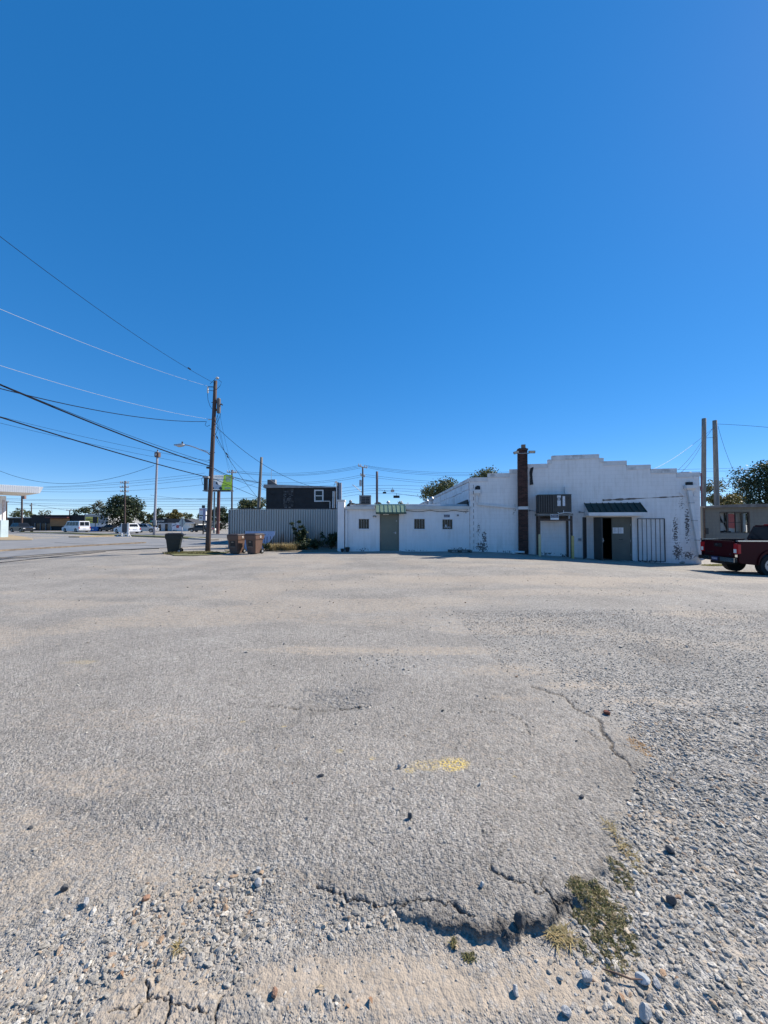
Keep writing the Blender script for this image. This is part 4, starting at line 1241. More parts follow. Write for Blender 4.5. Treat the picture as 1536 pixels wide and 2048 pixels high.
# door
fr = MB(); fr.box(dX0 + .002, dX0 + .05, -.01, .12, .02, dZ1 - .052); fr.box(dX1 - .05, dX1 - .002, -.01, .12, .02, dZ1 - .052); fr.box(dX0 + .002, dX1 - .002, -.01, .12, dZ1 - .05, dZ1 - .002)
fr.build('door_frame', DOORGREY, annex)
SAGE = mat('door_sage', (.165, .172, .135), .5, .08, 2, grime=.25)
dr = MB().box(dX0 + .053, dX1 - .053, .02, .065, .03, dZ1 - .055).build('door', SAGE, annex)
x, z = AP(791, 1065.5); x -= OX; mb = MB(); mb.box(x - .035, x + .035, -.002, .018, z - .05, z + .05); mb.tube([(x, -.002, z), (x, -.05, z), (x - .12, -.055, z)], .012, 6); mb.build('door_handle', STEEL, dr)
x, z = AP(793, 1042); mb = MB(); mb.cyl((x - OX, .02, z), (x - OX, -.015, z), .03, n=10); mb.build('deadbolt', STEEL, dr)
x, z = AP(772, 1029); MB().box(x - OX - .16, x - OX + .16, -.03, .018, z - .02, z + .025).build('door_closer', WHITE, dr)
MB().box(dX0 - .3, dX1 + .3, -.5, -.005, -.2, .018).build('door_step', mat('step_concrete', (.30, .29, .275)), annex)
# mint awning
MINT = mat('awning_mint', (.19, .265, .18), .45, .12, 4, grime=.2)
m0, m1 = ax(752) - OX, ax(810) - OX; mzt, mzl = azz(1009.5), azz(1026.0) + .03
AD2 = .55
aw = MB().hexa([(m0 + .02, -AD2, mzl - .02), (m1 + .02, -AD2, mzl - .02), (m1, .05, mzt - .02), (m0, .05, mzt - .02)], [(m0 + .02, -AD2, mzl), (m1 + .02, -AD2, mzl), (m1, .05, mzt), (m0, .05, mzt)]).build('awning', MINT, annex)
for k in range(8):
    x = m0 + .015 + (m1 - m0 - .03) * k / 7
    MB().hexa([(x + .005, -AD2 - .008, mzl + .001), (x + .035, -AD2 - .008, mzl + .001), (x + .015, .048, mzt + .001), (x - .015, .048, mzt + .001)], [(x + .01, -AD2 - .008, mzl + .03), (x + .03, -AD2 - .008, mzl + .03), (x + .01, .048, mzt + .03), (x - .01, .048, mzt + .03)]).build('seam_rib', MINT, aw)
MB().box(m0 - .05, m1 + .05, .052, .17, mzt - .05, mzt + .045).build('ridge_cap', mat('mint_pale', (.50, .60, .50), .5, .1, 4), aw)
MB().box(m0 + .0, m1 + .04, -AD2 - .03, -AD2 - .01, mzl - .09, mzl - .003).build('fascia', mat('awning_edge', (.05, .09, .06), .5, .2, 4), aw)
for x in (m0 + .01, m1 - .01): MB().prism([(-AD2, mzl - .06), (-.01, mzl - .06), (-.01, mzt - .04), (-AD2, mzl - .025)], x - .006, x + .006, 'x').build('awning_cheek', MINT, aw)
# fixtures on the annex
def athing(name, lab, cat, px, py, d=0, y=AY):
    x, z = AP(px, py, y); return thing(name, lab, cat, (x, y - d, z))
t = athing('property_sign', 'navy and white private property sign above the right barred window', 'sign', 887.5, 1037.2, .012)
w, h = 12 * .0273, 8.2 * .0273
MB().box(0, w, 0, .006, 0, h).build('plate', NWHITE, t); MB().box(.008, w - .008, -.002, -.0005, h * .32, h - .008).build('field', BLUEN, t)
lettering('lettering', 'PRIVATE', h * .27, NWHITE, t, (w * .5, -.003, h * .70), align='CENTER'); lettering('lettering', 'PROPERTY', h * .25, NWHITE, t, (w * .5, -.003, h * .42), align='CENTER')
t = athing('security_camera', 'small dark round camera near the annex eave', 'camera', 915.5, 1030.5, 0)
MB().cyl((0, -.001, 0), (0, -.03, 0), .06, n=12).build('mount', GREYP, t); MB().lathe([(.05, 0), (.048, .03), (.03, .06), (.01, .07)], 12).build('dome', BLACKP, t).rotation_euler = (R(90), 0, 0)
t.children[1].location = (0, -.031, 0)
t = athing('wall_lamp', 'twin-lamp wall fixture left of the sage door', 'lamp', 749, 1032, 0)
MB().box(-.07, .07, -.03, -.001, -.02, .03).build('base', GREYP, t)
for k in (-1, 1):
    MB().cyl((k * .045, -.03, -.01), (k * .06, -.09, -.03), .035, .045, n=10).build('lamp_head', mat('lamp_grey', (.28, .28, .27), .5, .1, 9), t)
# wooden pallet at the foot of the wall
pa, pb = ax(894), ax(941)
t = thing('wooden_pallet', 'low grey wooden pallet lying before the annex wall', 'pallet', (pa, 20.1, float(g(pa, 20.1))))
PAL = mat('pallet_wood', (.11, .095, .08), .9, .25, 6, col2=(.18, .155, .13), bump=.4, stretch=(.2, 1, 1))
pw = pb - pa - .1
for k in range(4): MB().box(0, pw, .02 + k * .20, .12 + k * .20, .10, .122).build('plank', PAL, t)
for k in range(3): MB().box(.02 + k * (pw - .13) / 2, .11 + k * (pw - .13) / 2, .0, .76, .008, .098).build('runner', PAL, t)
for (px, r, lab) in ((683.5, .09, 'small dark flower pot at the annex corner pier'), (694, .13, 'dark flower pot under the annex downspout')):
    c = gnd(px, 1104.5)
    t = thing('flower_pot', lab, 'flower pot', (c.x, 20.72, c.z))
    MB().lathe([(r * .65, 0), (r, r * 1.6), (r * 1.08, r * 1.6), (r * 1.08, r * 1.8), (r * .9, r * 1.8), (r * .85, r * 1.5)], 14).build('pot', mat('pot_dark', (.03, .028, .03), .7, .2, 9), t)
    mb = MB()
    for k in range(14):
        a = rnd.uniform(0, 6.28); l_ = r * rnd.uniform(.6, 1.4); mb.add([(0, 0, r * 1.5), (math.cos(a) * l_ * .5 - .01, math.sin(a) * l_ * .5, r * 2), (math.cos(a) * l_, math.sin(a) * l_, r * 2.0), (math.cos(a) * l_ * .5 + .01, math.sin(a) * l_ * .5, r * 1.9)], [(0, 1, 2, 3)])
    mb.build('withered_plant', mat('withered', (.06, .055, .03), .9, .3, 9), t)
# roof equipment on the annex
RZ = azz(1012)
cx0, cx1 = AP(718.5, 1000, 23.4)[0], AP(741.5, 1000, 23.4)[0]; ct = AP(730, 990.5, 23.4)[1]
t = thing('condenser_unit', 'dark square condenser on the annex roof', 'air conditioner', (cx0, 23.4, RZ))
cw = cx1 - cx0; ch = ct - RZ
MB().box(.0, cw, 0, cw, .04, ch - .03).build('casing', mat('condenser_grey', (.16, .165, .17), .5, .15, 6), t)
MB().box(-.015, cw + .015, -.015, cw + .015, ch - .028, ch).build('lid', mat('condenser_lid', (.30, .31, .31), .5, .15, 6), t)
for (a, b) in ((.20, .52), (.56, .90)):
    for k in range(6):
        z0 = .09 + (ch - .18) * k / 6; MB().box(cw * a, cw * b, -.014, -.002, z0, z0 + (ch - .18) / 6 - .035).build('louvre', BLACKP, t)
MB().box(cw * .05, cw * .15, -.05, -.002, ch * .30, ch * .55).build('service_box', GREYP, t); MB().box(.02, cw - .02, .03, cw - .03, 0, .038).build('base_pad', GREYP, t)
def vent(px0, px1, ptop, y, lab, m_, cap=True):
    x0, x1 = AP(px0, 1000, y)[0], AP(px1, 1000, y)[0]; zt_ = AP(px0, ptop, y)[1]; r = .5 * (x1 - x0); h_ = zt_ - RZ
    t = thing('roof_vent', lab, 'vent', (.5 * (x0 + x1), y, RZ))
    MB().lathe([(r * .62, 0), (r * .62, h_ * .62), (r * .75, h_ * .66)], 14).build('stack', m_, t, smooth=False)
    MB().lathe([(r * .9, h_ * .70), (r, h_ * .76), (r, h_ * .86), (r * .5, h_)], 14).build('cap', m_, t)
    MB().cyl((0, 0, h_ * .6), (0, 0, h_ * .75), r * .12, n=6).build('stem', m_, t)
vent(698, 704, 1000, 24, 'small capped roof vent beside the dark condenser', GREYP)
vent(773, 780, 1002, 25, 'mushroom roof vent right above the mint awning', STEEL)
vent(850, 857.5, 999, 26, 'shorter silver vent stack against the membrane wall', STEEL)
vent(859, 868, 993.5, 25.5, 'taller silver vent stack against the membrane wall', STEEL)
x0 = AP(694, 1000, 24.5)[0]; x1 = AP(715, 1000, 24.5)[0]
mb = MB(); mb.tube([(x0, 24.6, RZ + .12), (x0 + .2, 24.6, RZ + .25), (x0 + .45, 24.6, RZ + .22), (x1, 24.6, RZ + .05)], [.10, .16, .12, .05], 8); o = mb.build('tarp_bundle', TARB); o['label'] = 'black tarpaulin bundle left on the annex roof'; o['category'] = 'tarpaulin'
mb = MB(); p = at(806, 1008, 21.3); q = at(802, 1001.5, 21.3); mb.cyl(p, q, .04, .035, n=6); p2 = at(816, 1008, 21.3); q2 = at(816, 1004.5, 21.3); mb.cyl(p2, q2, .022, n=6); mb.cyl(at(806, 1008.5, 21.3), at(816, 1008.5, 21.3), .02, n=6)
o = mb.build('pipe_stub', mat('pipe_pale', (.55, .57, .53), .5, .1, 5)); one(o, 'bent pale pipe stub at the right end of the mint awning', 'pipe')

# ------------------------------------------------------------------ corrugated fence and the dark house behind
FY = 24.0
f0 = at(459, 1060, FY).x; f1 = -2.75; ftop = at(560, 1018.5, FY).z
fence = thing('corrugated_fence', 'weathered corrugated metal fence between the bins and the annex', 'fence', (f0, FY, 0))
def corrmat():
    m, n, l, b = _new('corrugated_galvanised')
    tc = n.new('ShaderNodeTexCoord'); sp = n.new('ShaderNodeSeparateXYZ'); l.new(tc.outputs['Object'], sp.inputs[0])
    mp = n.new('ShaderNodeMapping'); mp.inputs['Scale'].default_value = (9, 1, .7); l.new(tc.outputs['Object'], mp.inputs[0])
    nz = n.new('ShaderNodeTexNoise'); nz.inputs['Scale'].default_value = 1.2; nz.inputs['Detail'].default_value = 7; l.new(mp.outputs[0], nz.inputs['Vector'])
    hz = n.new('ShaderNodeMapRange'); hz.inputs[1].default_value = 1.3; hz.inputs[2].default_value = .0; l.new(sp.outputs[2], hz.inputs[0])
    ad = n.new('ShaderNodeMath'); ad.operation = 'MULTIPLY_ADD'; ad.inputs[1].default_value = .55; l.new(hz.outputs[0], ad.inputs[0]); l.new(nz.outputs['Fac'], ad.inputs[2])
    r = n.new('ShaderNodeMapRange'); r.inputs[1].default_value = .62; r.inputs[2].default_value = .98; l.new(ad.outputs[0], r.inputs[0])
    mx = n.new('ShaderNodeMix'); mx.data_type = 'RGBA'; mx.inputs[6].default_value = (.40, .405, .395, 1); mx.inputs[7].default_value = (.20, .15, .115, 1); l.new(r.outputs[0], mx.inputs[0])
    l.new(mx.outputs[2], b.inputs['Base Color']); b.inputs['Roughness'].default_value = .42; b.inputs['Metallic'].default_value = .3
    return m
CORR = corrmat()
sheets = 9; sw = (f1 - f0) / sheets; nc = 5; seg = 6
mb = MB(); vs = []; fs = []
N = nc * seg
for i in range(N + 1):
    x = sw * (i // seg + (0, .30, .33, .62, .70, .92)[i % seg]) / nc; yv = (.062, .062, .002, -.004, -.022, -.004)[i % seg]
    vs += [(x, yv, -.05), (x, yv, ftop)]
for i in range(N): fs.append((2 * i, 2 * i + 2, 2 * i + 3, 2 * i + 1))
mb.add(vs, fs)
s0_ = mb.build('sheet', CORR, fence)
for k in range(1, sheets):
    o = s0_.copy(); COL.objects.link(o); o.parent = fence; o.location = (k * sw - .006 * k * 0, -.004 * (k % 2), .015 * math.sin(k * 3.1))
MB().box(0, f1 - f0, -.03, .06, ftop + .017, ftop + .06).build('top_rail', mat('rail_dark', (.06, .06, .065), .6, .2, 6), fence)
MB().box(-.06, .0, -.05, .08, -.1, ftop - .02).build('end_post', GREYP, fence)
# board leaning on the fence with upright lettering
t = thing('carton_panel', 'blue-white printed carton panel leaning behind the brown bins', 'panel', tuple(gnd(488, 1104.5)))
t.location.y = 21.45; t.location.x = at(488, 1090, 21.4).x
bw = at(549, 1065, 21.4).x - t.location.x; bh = 1.10
BOARD = mat('board_blue_white', (.38, .46, .62), .6, .10, 3, grime=.2)
MB().prism([(0, 0), (bw * .60, 0), (bw * .98, bh * .80), (bw, bh), (0, bh)], 0, .02).build('sheet', BOARD, t)
NAVY = mat('print_navy', (.02, .025, .06), .6, .1, 5)
lettering('lettering', 'RUUD', .20, NAVY, t, (bw * .60, -.004, bh * .30), rot=(R(90), R(-90), 0), sx=.95)
mb = MB()
for (u, a, b_) in ((.64, .42, .66), (.73, .35, .72), (.67, .80, .84), (.78, .83, .85), (.84, .58, .74), (.86, .80, .82)):
    mb.box(bw * u, bw * u + .03, -.004, -.001, bh * a, bh * b_)
mb.build('print', NAVY, t)
t.rotation_euler = (R(-5), 0, 0)

DH = 30.0
h0, h1 = at(532, 1000, DH).x, at(676, 1000, DH).x; hz0 = at(532, 971, DH).z; hz1 = at(672, 975, DH).z
house = thing('dark_house', 'black sided flat-roofed house behind the corrugated fence', 'house', (h0, DH, float(g(h0, DH))))
BLK = mat('black_siding', (.020, .021, .024), .7, .35, 2.5, bump=.3)
hw = h1 - h0
wx0, wx1 = at(631, 1000, DH).x - h0, at(644.5, 1000, DH).x - h0; wz0, wz1 = at(637, 1001, DH).z, at(637, 982, DH).z
xs = [0, wx0, wx1, hw]; zs = [-.3, wz0, wz1, hz1 - .04]
MB().cells(xs, zs, lambda x, z: not (wx0 < x < wx1 and wz0 < z < wz1), 0, .15).build('front_wall', BLK, house, merge=True)
MB().box(-.0, .15, .155, 9, -.3, hz1 - .04).build('side_wall', BLK, house)
nb = 12
for k in range(nb):
    z = .3 + (hz1 - .5) * k / nb; s = MB(); s.box(.0, wx0 - .12, -.018, -.002, z, z + .02); s.box(wx1 + .12, hw, -.018, -.002, z, z + .02); s.build('lap_board', BLK, house)
mb = MB(); mb.hexa([(-.15, -.18, hz1 - .035), (hw, -.18, hz1 - .035), (hw - 1.3, 9.2, hz1 - .035), (-.15, 9.2, hz1 - .035)], [(-.15, -.18, hz0 + .08), (hw, -.18, hz1 + .05), (hw - 1.3, 9.2, hz1 + .05), (-.15, 9.2, hz0 + .08)]); mb.build('roof', mat('house_roof', (.30, .29, .285), .8, .2, 3), house)
f = MB(); e = .10
f.box(wx0 - e, wx0, -.03, .05, wz0 - e, wz1 + e); f.box(wx1, wx1 + e, -.03, .05, wz0 - e, wz1 + e); f.box(wx0 + .001, wx1 - .001, -.03, .05, wz1, wz1 + e); f.box(wx0 + .001, wx1 - .001, -.03, .05, wz0 - e, wz0)
wf = f.build('window', WHITE, house)
MB().box(wx0 + .002, wx1 - .002, .0, .04, .5 * (wz0 + wz1) - .03, .5 * (wz0 + wz1) + .03).build('meeting_rail', WHITE, wf)
MB().box(wx0 + .002, wx1 - .002, .05, .06, wz0 + .002, .5 * (wz0 + wz1) - .031).build('pane', GLASS, wf); MB().box(wx0 + .002, wx1 - .002, .05, .06, .5 * (wz0 + wz1) + .031, wz1 - .002).build('pane', GLASS, wf)
# stone-faced panel
q0, q1 = at(567, 1000, DH).x - h0, at(588, 1000, DH).x - h0; qz = at(577, 977, DH).z
pan = MB().box(q0, q1, -.03, -.002, .6, qz).build('stone_panel', mat('panel_joint', (.03, .03, .032), .9, .2, 9), house)
mb = MB(); z = .7
while z < qz - .08:
    x = q0 + .01
    hh = rnd.uniform(.06, .13)
    while x < q1 - .06:
        w = rnd.uniform(.07, .20); w = min(w, q1 - .01 - x); mb.box(x, x + w - .02, -.045 - rnd.random() * .02, -.031, z, z + hh - .02); x += w
    z += hh
o = mb.build('stones', leafmat('panel_stone', [(.02, .02, .022), (.05, .048, .05), (.16, .155, .15)], .9, 0), pan); tag(o, kind='stuff')
mb = MB(); zz = at(640, 1002.5, DH).z; xr = at(660, 1000, DH).x - h0; mb.tube([(wx1 - .1, -.06, zz), (xr, -.06, zz), (xr + .01, -.06, zz - .05), (xr + .01, -.06, zz - .75)], .03, 8); mb.build('white_pipe', WHITE, house)
for px in (666.5, 669):
    a = at(px, 982, DH - .3); b_ = at(px - 1, 1016, DH - .3); MB().cyl((a.x - h0, -.3, a.z), (b_.x - h0, -.3, b_.z), .05, n=8).build('conduit', WHITE if px < 668 else GREYP, house)
# parapet stub and vent on the roof
p0, p1, p2 = at(533, 972, DH), at(536, 960, DH), at(554, 971, DH)
MB().prism([(p0.x - h0, p0.z - .1), (p2.x - h0, p2.z - .1), (p2.x - h0, p2.z + .05), (p1.x - h0 + .1, p1.z + .05), (p0.x - h0, p1.z + .05)], .2, .5).build('roof_stub', mat('stub_grey', (.10, .10, .105), .8, .2, 4), house)
a, b_ = at(543, 970, DH + .8), at(552, 959.5, DH + .8); MB().box(a.x - h0, b_.x - h0, .55, 1.0, a.z - .3, b_.z).build('roof_box', GREYP, house)
a = at(542.5, 968, DH + .6); b_ = at(542.5, 941, DH + .6); mb = MB(); mb.cyl((a.x - h0, .6, a.z), (b_.x - h0, .6, b_.z), .018, n=6); mb.tube([(b_.x - h0, .6, b_.z), (b_.x - h0 + .2, .6, b_.z + .02)], .014, 5); mb.build('antenna', STEEL, house)
# service mast by the annex corner
mp = thing('service_mast', 'service mast and post between the dark house and the annex', 'mast', tuple(G(at(677, 1000, 25.5).x, 25.5)))
def mz(py): return at(677, py, 25.5).z - mp.location.z
X_ = mp.location.x
a = at(674, 1000, 25.5).x - X_; MB().box(a - .04, a + .28, .1, .35, 0, mz(965)).build('post', mat('mast_post', (.35, .36, .40), .7, .15, 4), mp)
MB().box(a - .045, a + .09, .05, .098, 0, mz(964)).build('post_face', mat('post_dark', (.03, .03, .035), .7, .2, 5), mp)
MB().cyl((a - .02, -.02, 0), (a - .02, -.02, mz(966)), .032, n=8).build('riser', WHITE, mp)
mb = MB(); mb.tube([(a - .02, -.02, mz(966)), (a - .04, -.06, mz(963)), (a - .12, -.12, mz(966))], .05, 8); mb.build('weatherhead', WHITE, mp)
MB().tube([(a - .12, -.1, mz(966)), (a - .2, -.05, mz(972)), (a - .16, -.0, mz(977)), (a - .05, 0, mz(976))], .012, 5).build('drip_loop', WIRE, mp)
# ------------------------------------------------------------------ vegetation builders
def leaf_cloud(centers, radii, n, size, rg, flat=.75, shell=.55):
    """n small leaf faces spread through the clumps, thicker towards each clump's outside"""
    k = len(centers)
    pick = rg.integers(0, k, n)
    d = rg.normal(0, 1, (n, 3)); d /= np.linalg.norm(d, axis=1)[:, None]
    r = (shell + (1 - shell) * rg.uniform(0, 1, n)) * rg.uniform(.55, 1.12, n)
    c = centers[pick] + d * (radii[pick] * r)[:, None] * np.array([1, 1, flat])
    a = rg.normal(0, 1, (n, 3)); a /= np.linalg.norm(a, axis=1)[:, None]
    b = np.cross(a, d + rg.normal(0, .6, (n, 3))); b /= np.linalg.norm(b, axis=1)[:, None] + 1e-9
    s = size * rg.uniform(.55, 1.3, n)
    a = a * s[:, None]; b = b * (s * .6)[:, None]
    v = np.stack([c - a, c + b * .9, c + a, c - b * .9], 1).reshape(-1, 3)
    f = np.arange(4 * n).reshape(n, 4)
    return v, f

def np_mesh(name, v, f, m, parent=None):
    me = bpy.data.meshes.new(name)
    me.vertices.add(len(v)); me.vertices.foreach_set('co', np.asarray(v, float).ravel())
    me.loops.add(f.size); me.loops.foreach_set('vertex_index', f.ravel().astype(np.int32))
    me.polygons.add(len(f)); me.polygons.foreach_set('loop_start', np.arange(0, f.size, f.shape[1])); me.polygons.foreach_set('loop_total', np.full(len(f), f.shape[1]))
    me.update(); me.validate()
    me.materials.append(m)
    o = bpy.data.objects.new(name, me); COL.objects.link(o)
    if parent: o.parent = parent
    return o

LEAF = {'dark': leafmat('leaves_dark', [(.018, .030, .012), (.035, .055, .02), (.06, .085, .03)]),
        'mid': leafmat('leaves_mid', [(.04, .056, .02), (.08, .10, .036), (.14, .145, .055)]),
        'gold': leafmat('leaves_gold', [(.07, .07, .02), (.13, .115, .03), (.20, .15, .04), (.06, .075, .025)]),
        'thin': leafmat('leaves_thin', [(.09, .10, .05), (.13, .13, .07), (.17, .15, .09)]),
        'dry': leafmat('leaves_dry', [(.20, .14, .06), (.30, .22, .10), (.16, .15, .05)], .9, .15)}
BARK = mat('bark', (.07, .055, .042), .9, .3, 9, bump=.5)

def tree(name, label, x, y, h, w, kind, seed, n=2200, leaf=.22, low=.28, clumps=16, group=None, dense=1.0):
    rg = np.random.default_rng(seed); r = random.Random(seed)
    z0 = float(g(x, y))
    t = thing(name, label, 'tree', (x, y, z0), r.uniform(0, 6), group)
    ch = h * (1 - low); cz = h * low + ch * .5
    cs, rs = [], []
    for k in range(clumps):
        u = r.uniform(-1, 1); a = r.uniform(0, 6.28); q = math.sqrt(1 - u * u) * r.uniform(.35, .78)
        cs.append((w * .5 * q * math.cos(a), w * .5 * q * math.sin(a), cz + ch * .40 * u)); rs.append(w * r.uniform(.14, .25) * dense)
    cs = np.array(cs); rs = np.array(rs)
    v, f = leaf_cloud(cs, rs, n, leaf, rg)
    np_mesh('crown', v, f, LEAF[kind], t)
    mb = MB(); rt = max(.07, h * .022)
    top = Vector((r.uniform(-.1, .1) * w * .3, r.uniform(-.1, .1) * w * .3, h * (low + .30)))
    mb.tube([(0, 0, -.2), (top.x * .4, top.y * .4, h * low * .7), tuple(top)], [rt * 1.3, rt, rt * .55], 7)
    tr = mb.build('trunk', BARK, t)
    for k in range(0, clumps, 2):
        c = Vector(cs[k]); s = Vector((top.x * .5, top.y * .5, h * low * r.uniform(.75, 1.2)))
        MB().tube([s, s.lerp(c, .5) + Vector((0, 0, .1 * h * r.random())), c], [rt * .5, rt * .32, rt * .12], 5).build('limb', BARK, t)
    return t

def at_tree(name, label, px, ytop, wpx, Y, kind, seed, **k):
    p = at(px, ytop, Y); zb = float(g(p.x, Y))
    return tree(name, label, p.x, Y, p.z - zb, wpx / F * Y, kind, seed, **k)

TG = 'trees beyond the street'
at_tree('broadleaf_tree', 'large round dark green tree behind the parked white car', 247, 990, 82, 84, 'dark', 1, n=5200, leaf=.26, low=.10, clumps=30, dense=1.15)
at_tree('broadleaf_tree', 'pale thin tree just left of the large round tree', 198, 1001, 34, 96, 'thin', 2, n=900, leaf=.22, low=.2)
at_tree('broadleaf_tree', 'low olive tree behind the black shopfront roof', 168, 1014, 44, 100, 'mid', 3, n=1200, leaf=.28, low=.1)
at_tree('broadleaf_tree', 'yellow-green tree behind the pale flat roof at far left', 46, 1016, 48, 100, 'mid', 4, n=1600, leaf=.26, low=.1)
at_tree('broadleaf_tree', 'sparse tree behind the middle of the black shopfront', 92, 1019, 34, 104, 'thin', 5, n=600, leaf=.22, low=.1)
at_tree('broadleaf_tree', 'green tree right of the large round tree behind the silver car', 292, 1022, 36, 92, 'mid', 6, n=1400, leaf=.26, low=.05)
at_tree('broadleaf_tree', 'tall dark tree behind the slim steel pole', 316, 1016, 34, 100, 'dark', 7, n=1600, leaf=.26, low=.05)
at_tree('broadleaf_tree', 'golden autumn tree above the low office roof', 351, 1017, 40, 98, 'gold', 8, n=2000, leaf=.26, low=.05)
at_tree('broadleaf_tree', 'olive tree behind the gable of the low office', 382, 1021, 34, 100, 'mid', 9, n=1500, leaf=.26, low=.05)
at_tree('broadleaf_tree', 'dark tree behind the white stacked sign', 410, 1019, 34, 102, 'dark', 10, n=1500, leaf=.26, low=.05)
at_tree('broadleaf_tree', 'green tree behind the billboard post', 441, 1012, 46, 92, 'dark', 12, n=2200, leaf=.26, low=.04)
at_tree('broadleaf_tree', 'bushy tree above the left end of the corrugated fence', 505, 986, 62, 56, 'mid', 13, n=6000, leaf=.17, low=.12, clumps=30)
at_tree('broadleaf_tree', 'dark green tree rising behind the membrane side wall', 890, 952, 112, 74, 'mid', 14, n=7500, leaf=.22, low=.25, clumps=24)
at_tree('broadleaf_tree', 'tree top showing above the lowest parapet step', 978, 940, 116, 78, 'mid', 15, n=5600, leaf=.22, low=.3, clumps=20)
at_tree('broadleaf_tree', 'pale tree top behind the mint awning', 795, 997, 52, 96, 'thin', 16, n=1300, leaf=.26, low=.1)
at_tree('broadleaf_tree', 'low yellow-green tree behind the bare roof post', 757, 1003, 30, 100, 'gold', 17, n=900, leaf=.26, low=.1)
at_tree('broadleaf_tree', 'thin twiggy tree top behind the roof condenser', 712, 1003, 36, 104, 'thin', 18, n=420, leaf=.2, low=.1)
at_tree('broadleaf_tree', 'large oak with dark foliage behind the grey shop', 1524, 922, 118, 44, 'dark', 19, n=15000, leaf=.13, low=.14, clumps=46, dense=1.25)
at_tree('broadleaf_tree', 'yellowing tree behind the two bare wooden poles', 1430, 962, 100, 42, 'gold', 20, n=7000, leaf=.13, low=.10, clumps=24, dense=1.0)
at_tree('broadleaf_tree', 'sunlit yellow-green bush tree left of the large oak', 1462, 990, 50, 38, 'gold', 21, n=3600, leaf=.12, low=.1, clumps=16)

# ------------------------------------------------------------------ far buildings
def fbuild(name, label, px0, px1, ytop, Y, depth, m, roof=None, cat='building'):
    a = at(px0, ytop, Y); b = at(px1, ytop, Y); z = float(g(a.x, Y))
    t = thing(name, label, cat, (a.x, Y, z))
    MB().box(0, b.x - a.x, 0, depth, -.3, a.z - z).build('wall', m, t)
    MB().box(-.15, b.x - a.x + .15, -.15, depth + .1, a.z - z + .004, a.z - z + .18).build('roof', roof or m, t)
    return t, a.x, z
def frect(t, x0, z0, Y, px0, px1, y0, y1, nm, m, d=.03, y_off=0):
    a = at(px0, y1, Y); b = at(px1, y0, Y)
    return MB().box(a.x - x0, b.x - x0, -d + y_off, -.004 + y_off, a.z - z0, b.z - z0).build(nm, m, t)
BLKW = mat('shop_black', (.016, .016, .018), .7, .3, 1.5)
OLIVED = mat('carport_dark', (.02, .02, .018), .8, .3, 2)
t, x0, z0 = fbuild('carport', 'long dark open shed with a pale roof edge at far left', 8, 63, 1036, 92, 8, OLIVED, mat('pale_roof', (.62, .62, .60), .6, .1, 1))
for px in (12, 26, 45): frect(t, x0, z0, 92, px, px + .9, 1041, 1061, 'post', GREYP, .1)
t, x0, z0 = fbuild('shopfront', 'low black shopfront with an orange timber panel', 62.5, 169, 1031.5, 90, 12, BLKW)
tim = frect(t, x0, z0, 90, 102, 141, 1037, 1052.5, 'timber_panel', mat('timber_back', (.20, .10, .045), .8, .2, 2), .2)
for k in range(7):
    y0 = 1037.2 + 2.15 * k
    o = frect(t, x0, z0, 90, 102.2, 140.8, y0, y0 + 1.9, 'plank', mat('timber_orange', (.36, .19, .085), .7, .25, 1.2, stretch=(.6, 1, 6)), .26, 0); o.parent = tim
frect(t, x0, z0, 90, 98, 141.5, 1034.0, 1036.2, 'canopy_edge', mat('canopy_maroon', (.09, .03, .03), .6, .2, 3), 1.1)
for (a, b) in ((68, 80), (82, 92), (94, 101)): frect(t, x0, z0, 90, a, b, 1047, 1060, 'window', GLASS, .05)
for px in (71, 81.5, 92.5, 102.5): frect(t, x0, z0, 90, px, px + .8, 1046, 1061, 'post', GREYP, .25)
t, x0, z0 = fbuild('store_building', 'grey and white store half hidden by the large tree', 170, 216, 1030, 88, 12, mat('store_grey', (.36, .37, .38), .7, .1, 1), WHITE)
frect(t, x0, z0, 88, 171, 216, 1046.5, 1062, 'white_wainscot', WHITE, .08)
# yellow sign board with two dark lines
Y_ = 80.; a = at(170.5, 1046.5, Y_); b = at(195, 1033.5, Y_); z = float(g(a.x, Y_))
t = thing('yellow_sign', 'yellow sign board with dark lettering behind the white van', 'sign', (a.x, Y_, z))
w = b.x - a.x; zl, zh = a.z - z, b.z - z
MB().box(0, w, 0, .25, zl, zh).build('board', mat('sign_yellow', (.80, .66, .14), .5, .06, 2), t)
mb = MB(); mb.box(w * .62, w * .99, -.02, -.003, zl + .05, zh - .02); mb.build('dark_panel', mat('sign_black', (.02, .02, .02), .6, .1, 2), t)
mb = MB()
for row, zz in ((0, .62), (1, .30)):
    x = w * .04
    while x < w * .60:
        ww = rnd.uniform(.06, .17); mb.box(x, x + ww, -.015, -.004, zl + (zh - zl) * zz - .12, zl + (zh - zl) * zz + rnd.uniform(.05, .14)); x += ww + .06
mb.build('worn_lettering', mat('sign_ink', (.05, .045, .03), .7, .1, 2), t)
for px in (.2, .8): MB().cyl((w * px, .12, 0), (w * px, .12, zl), .07, n=6).build('post', DARK, t)
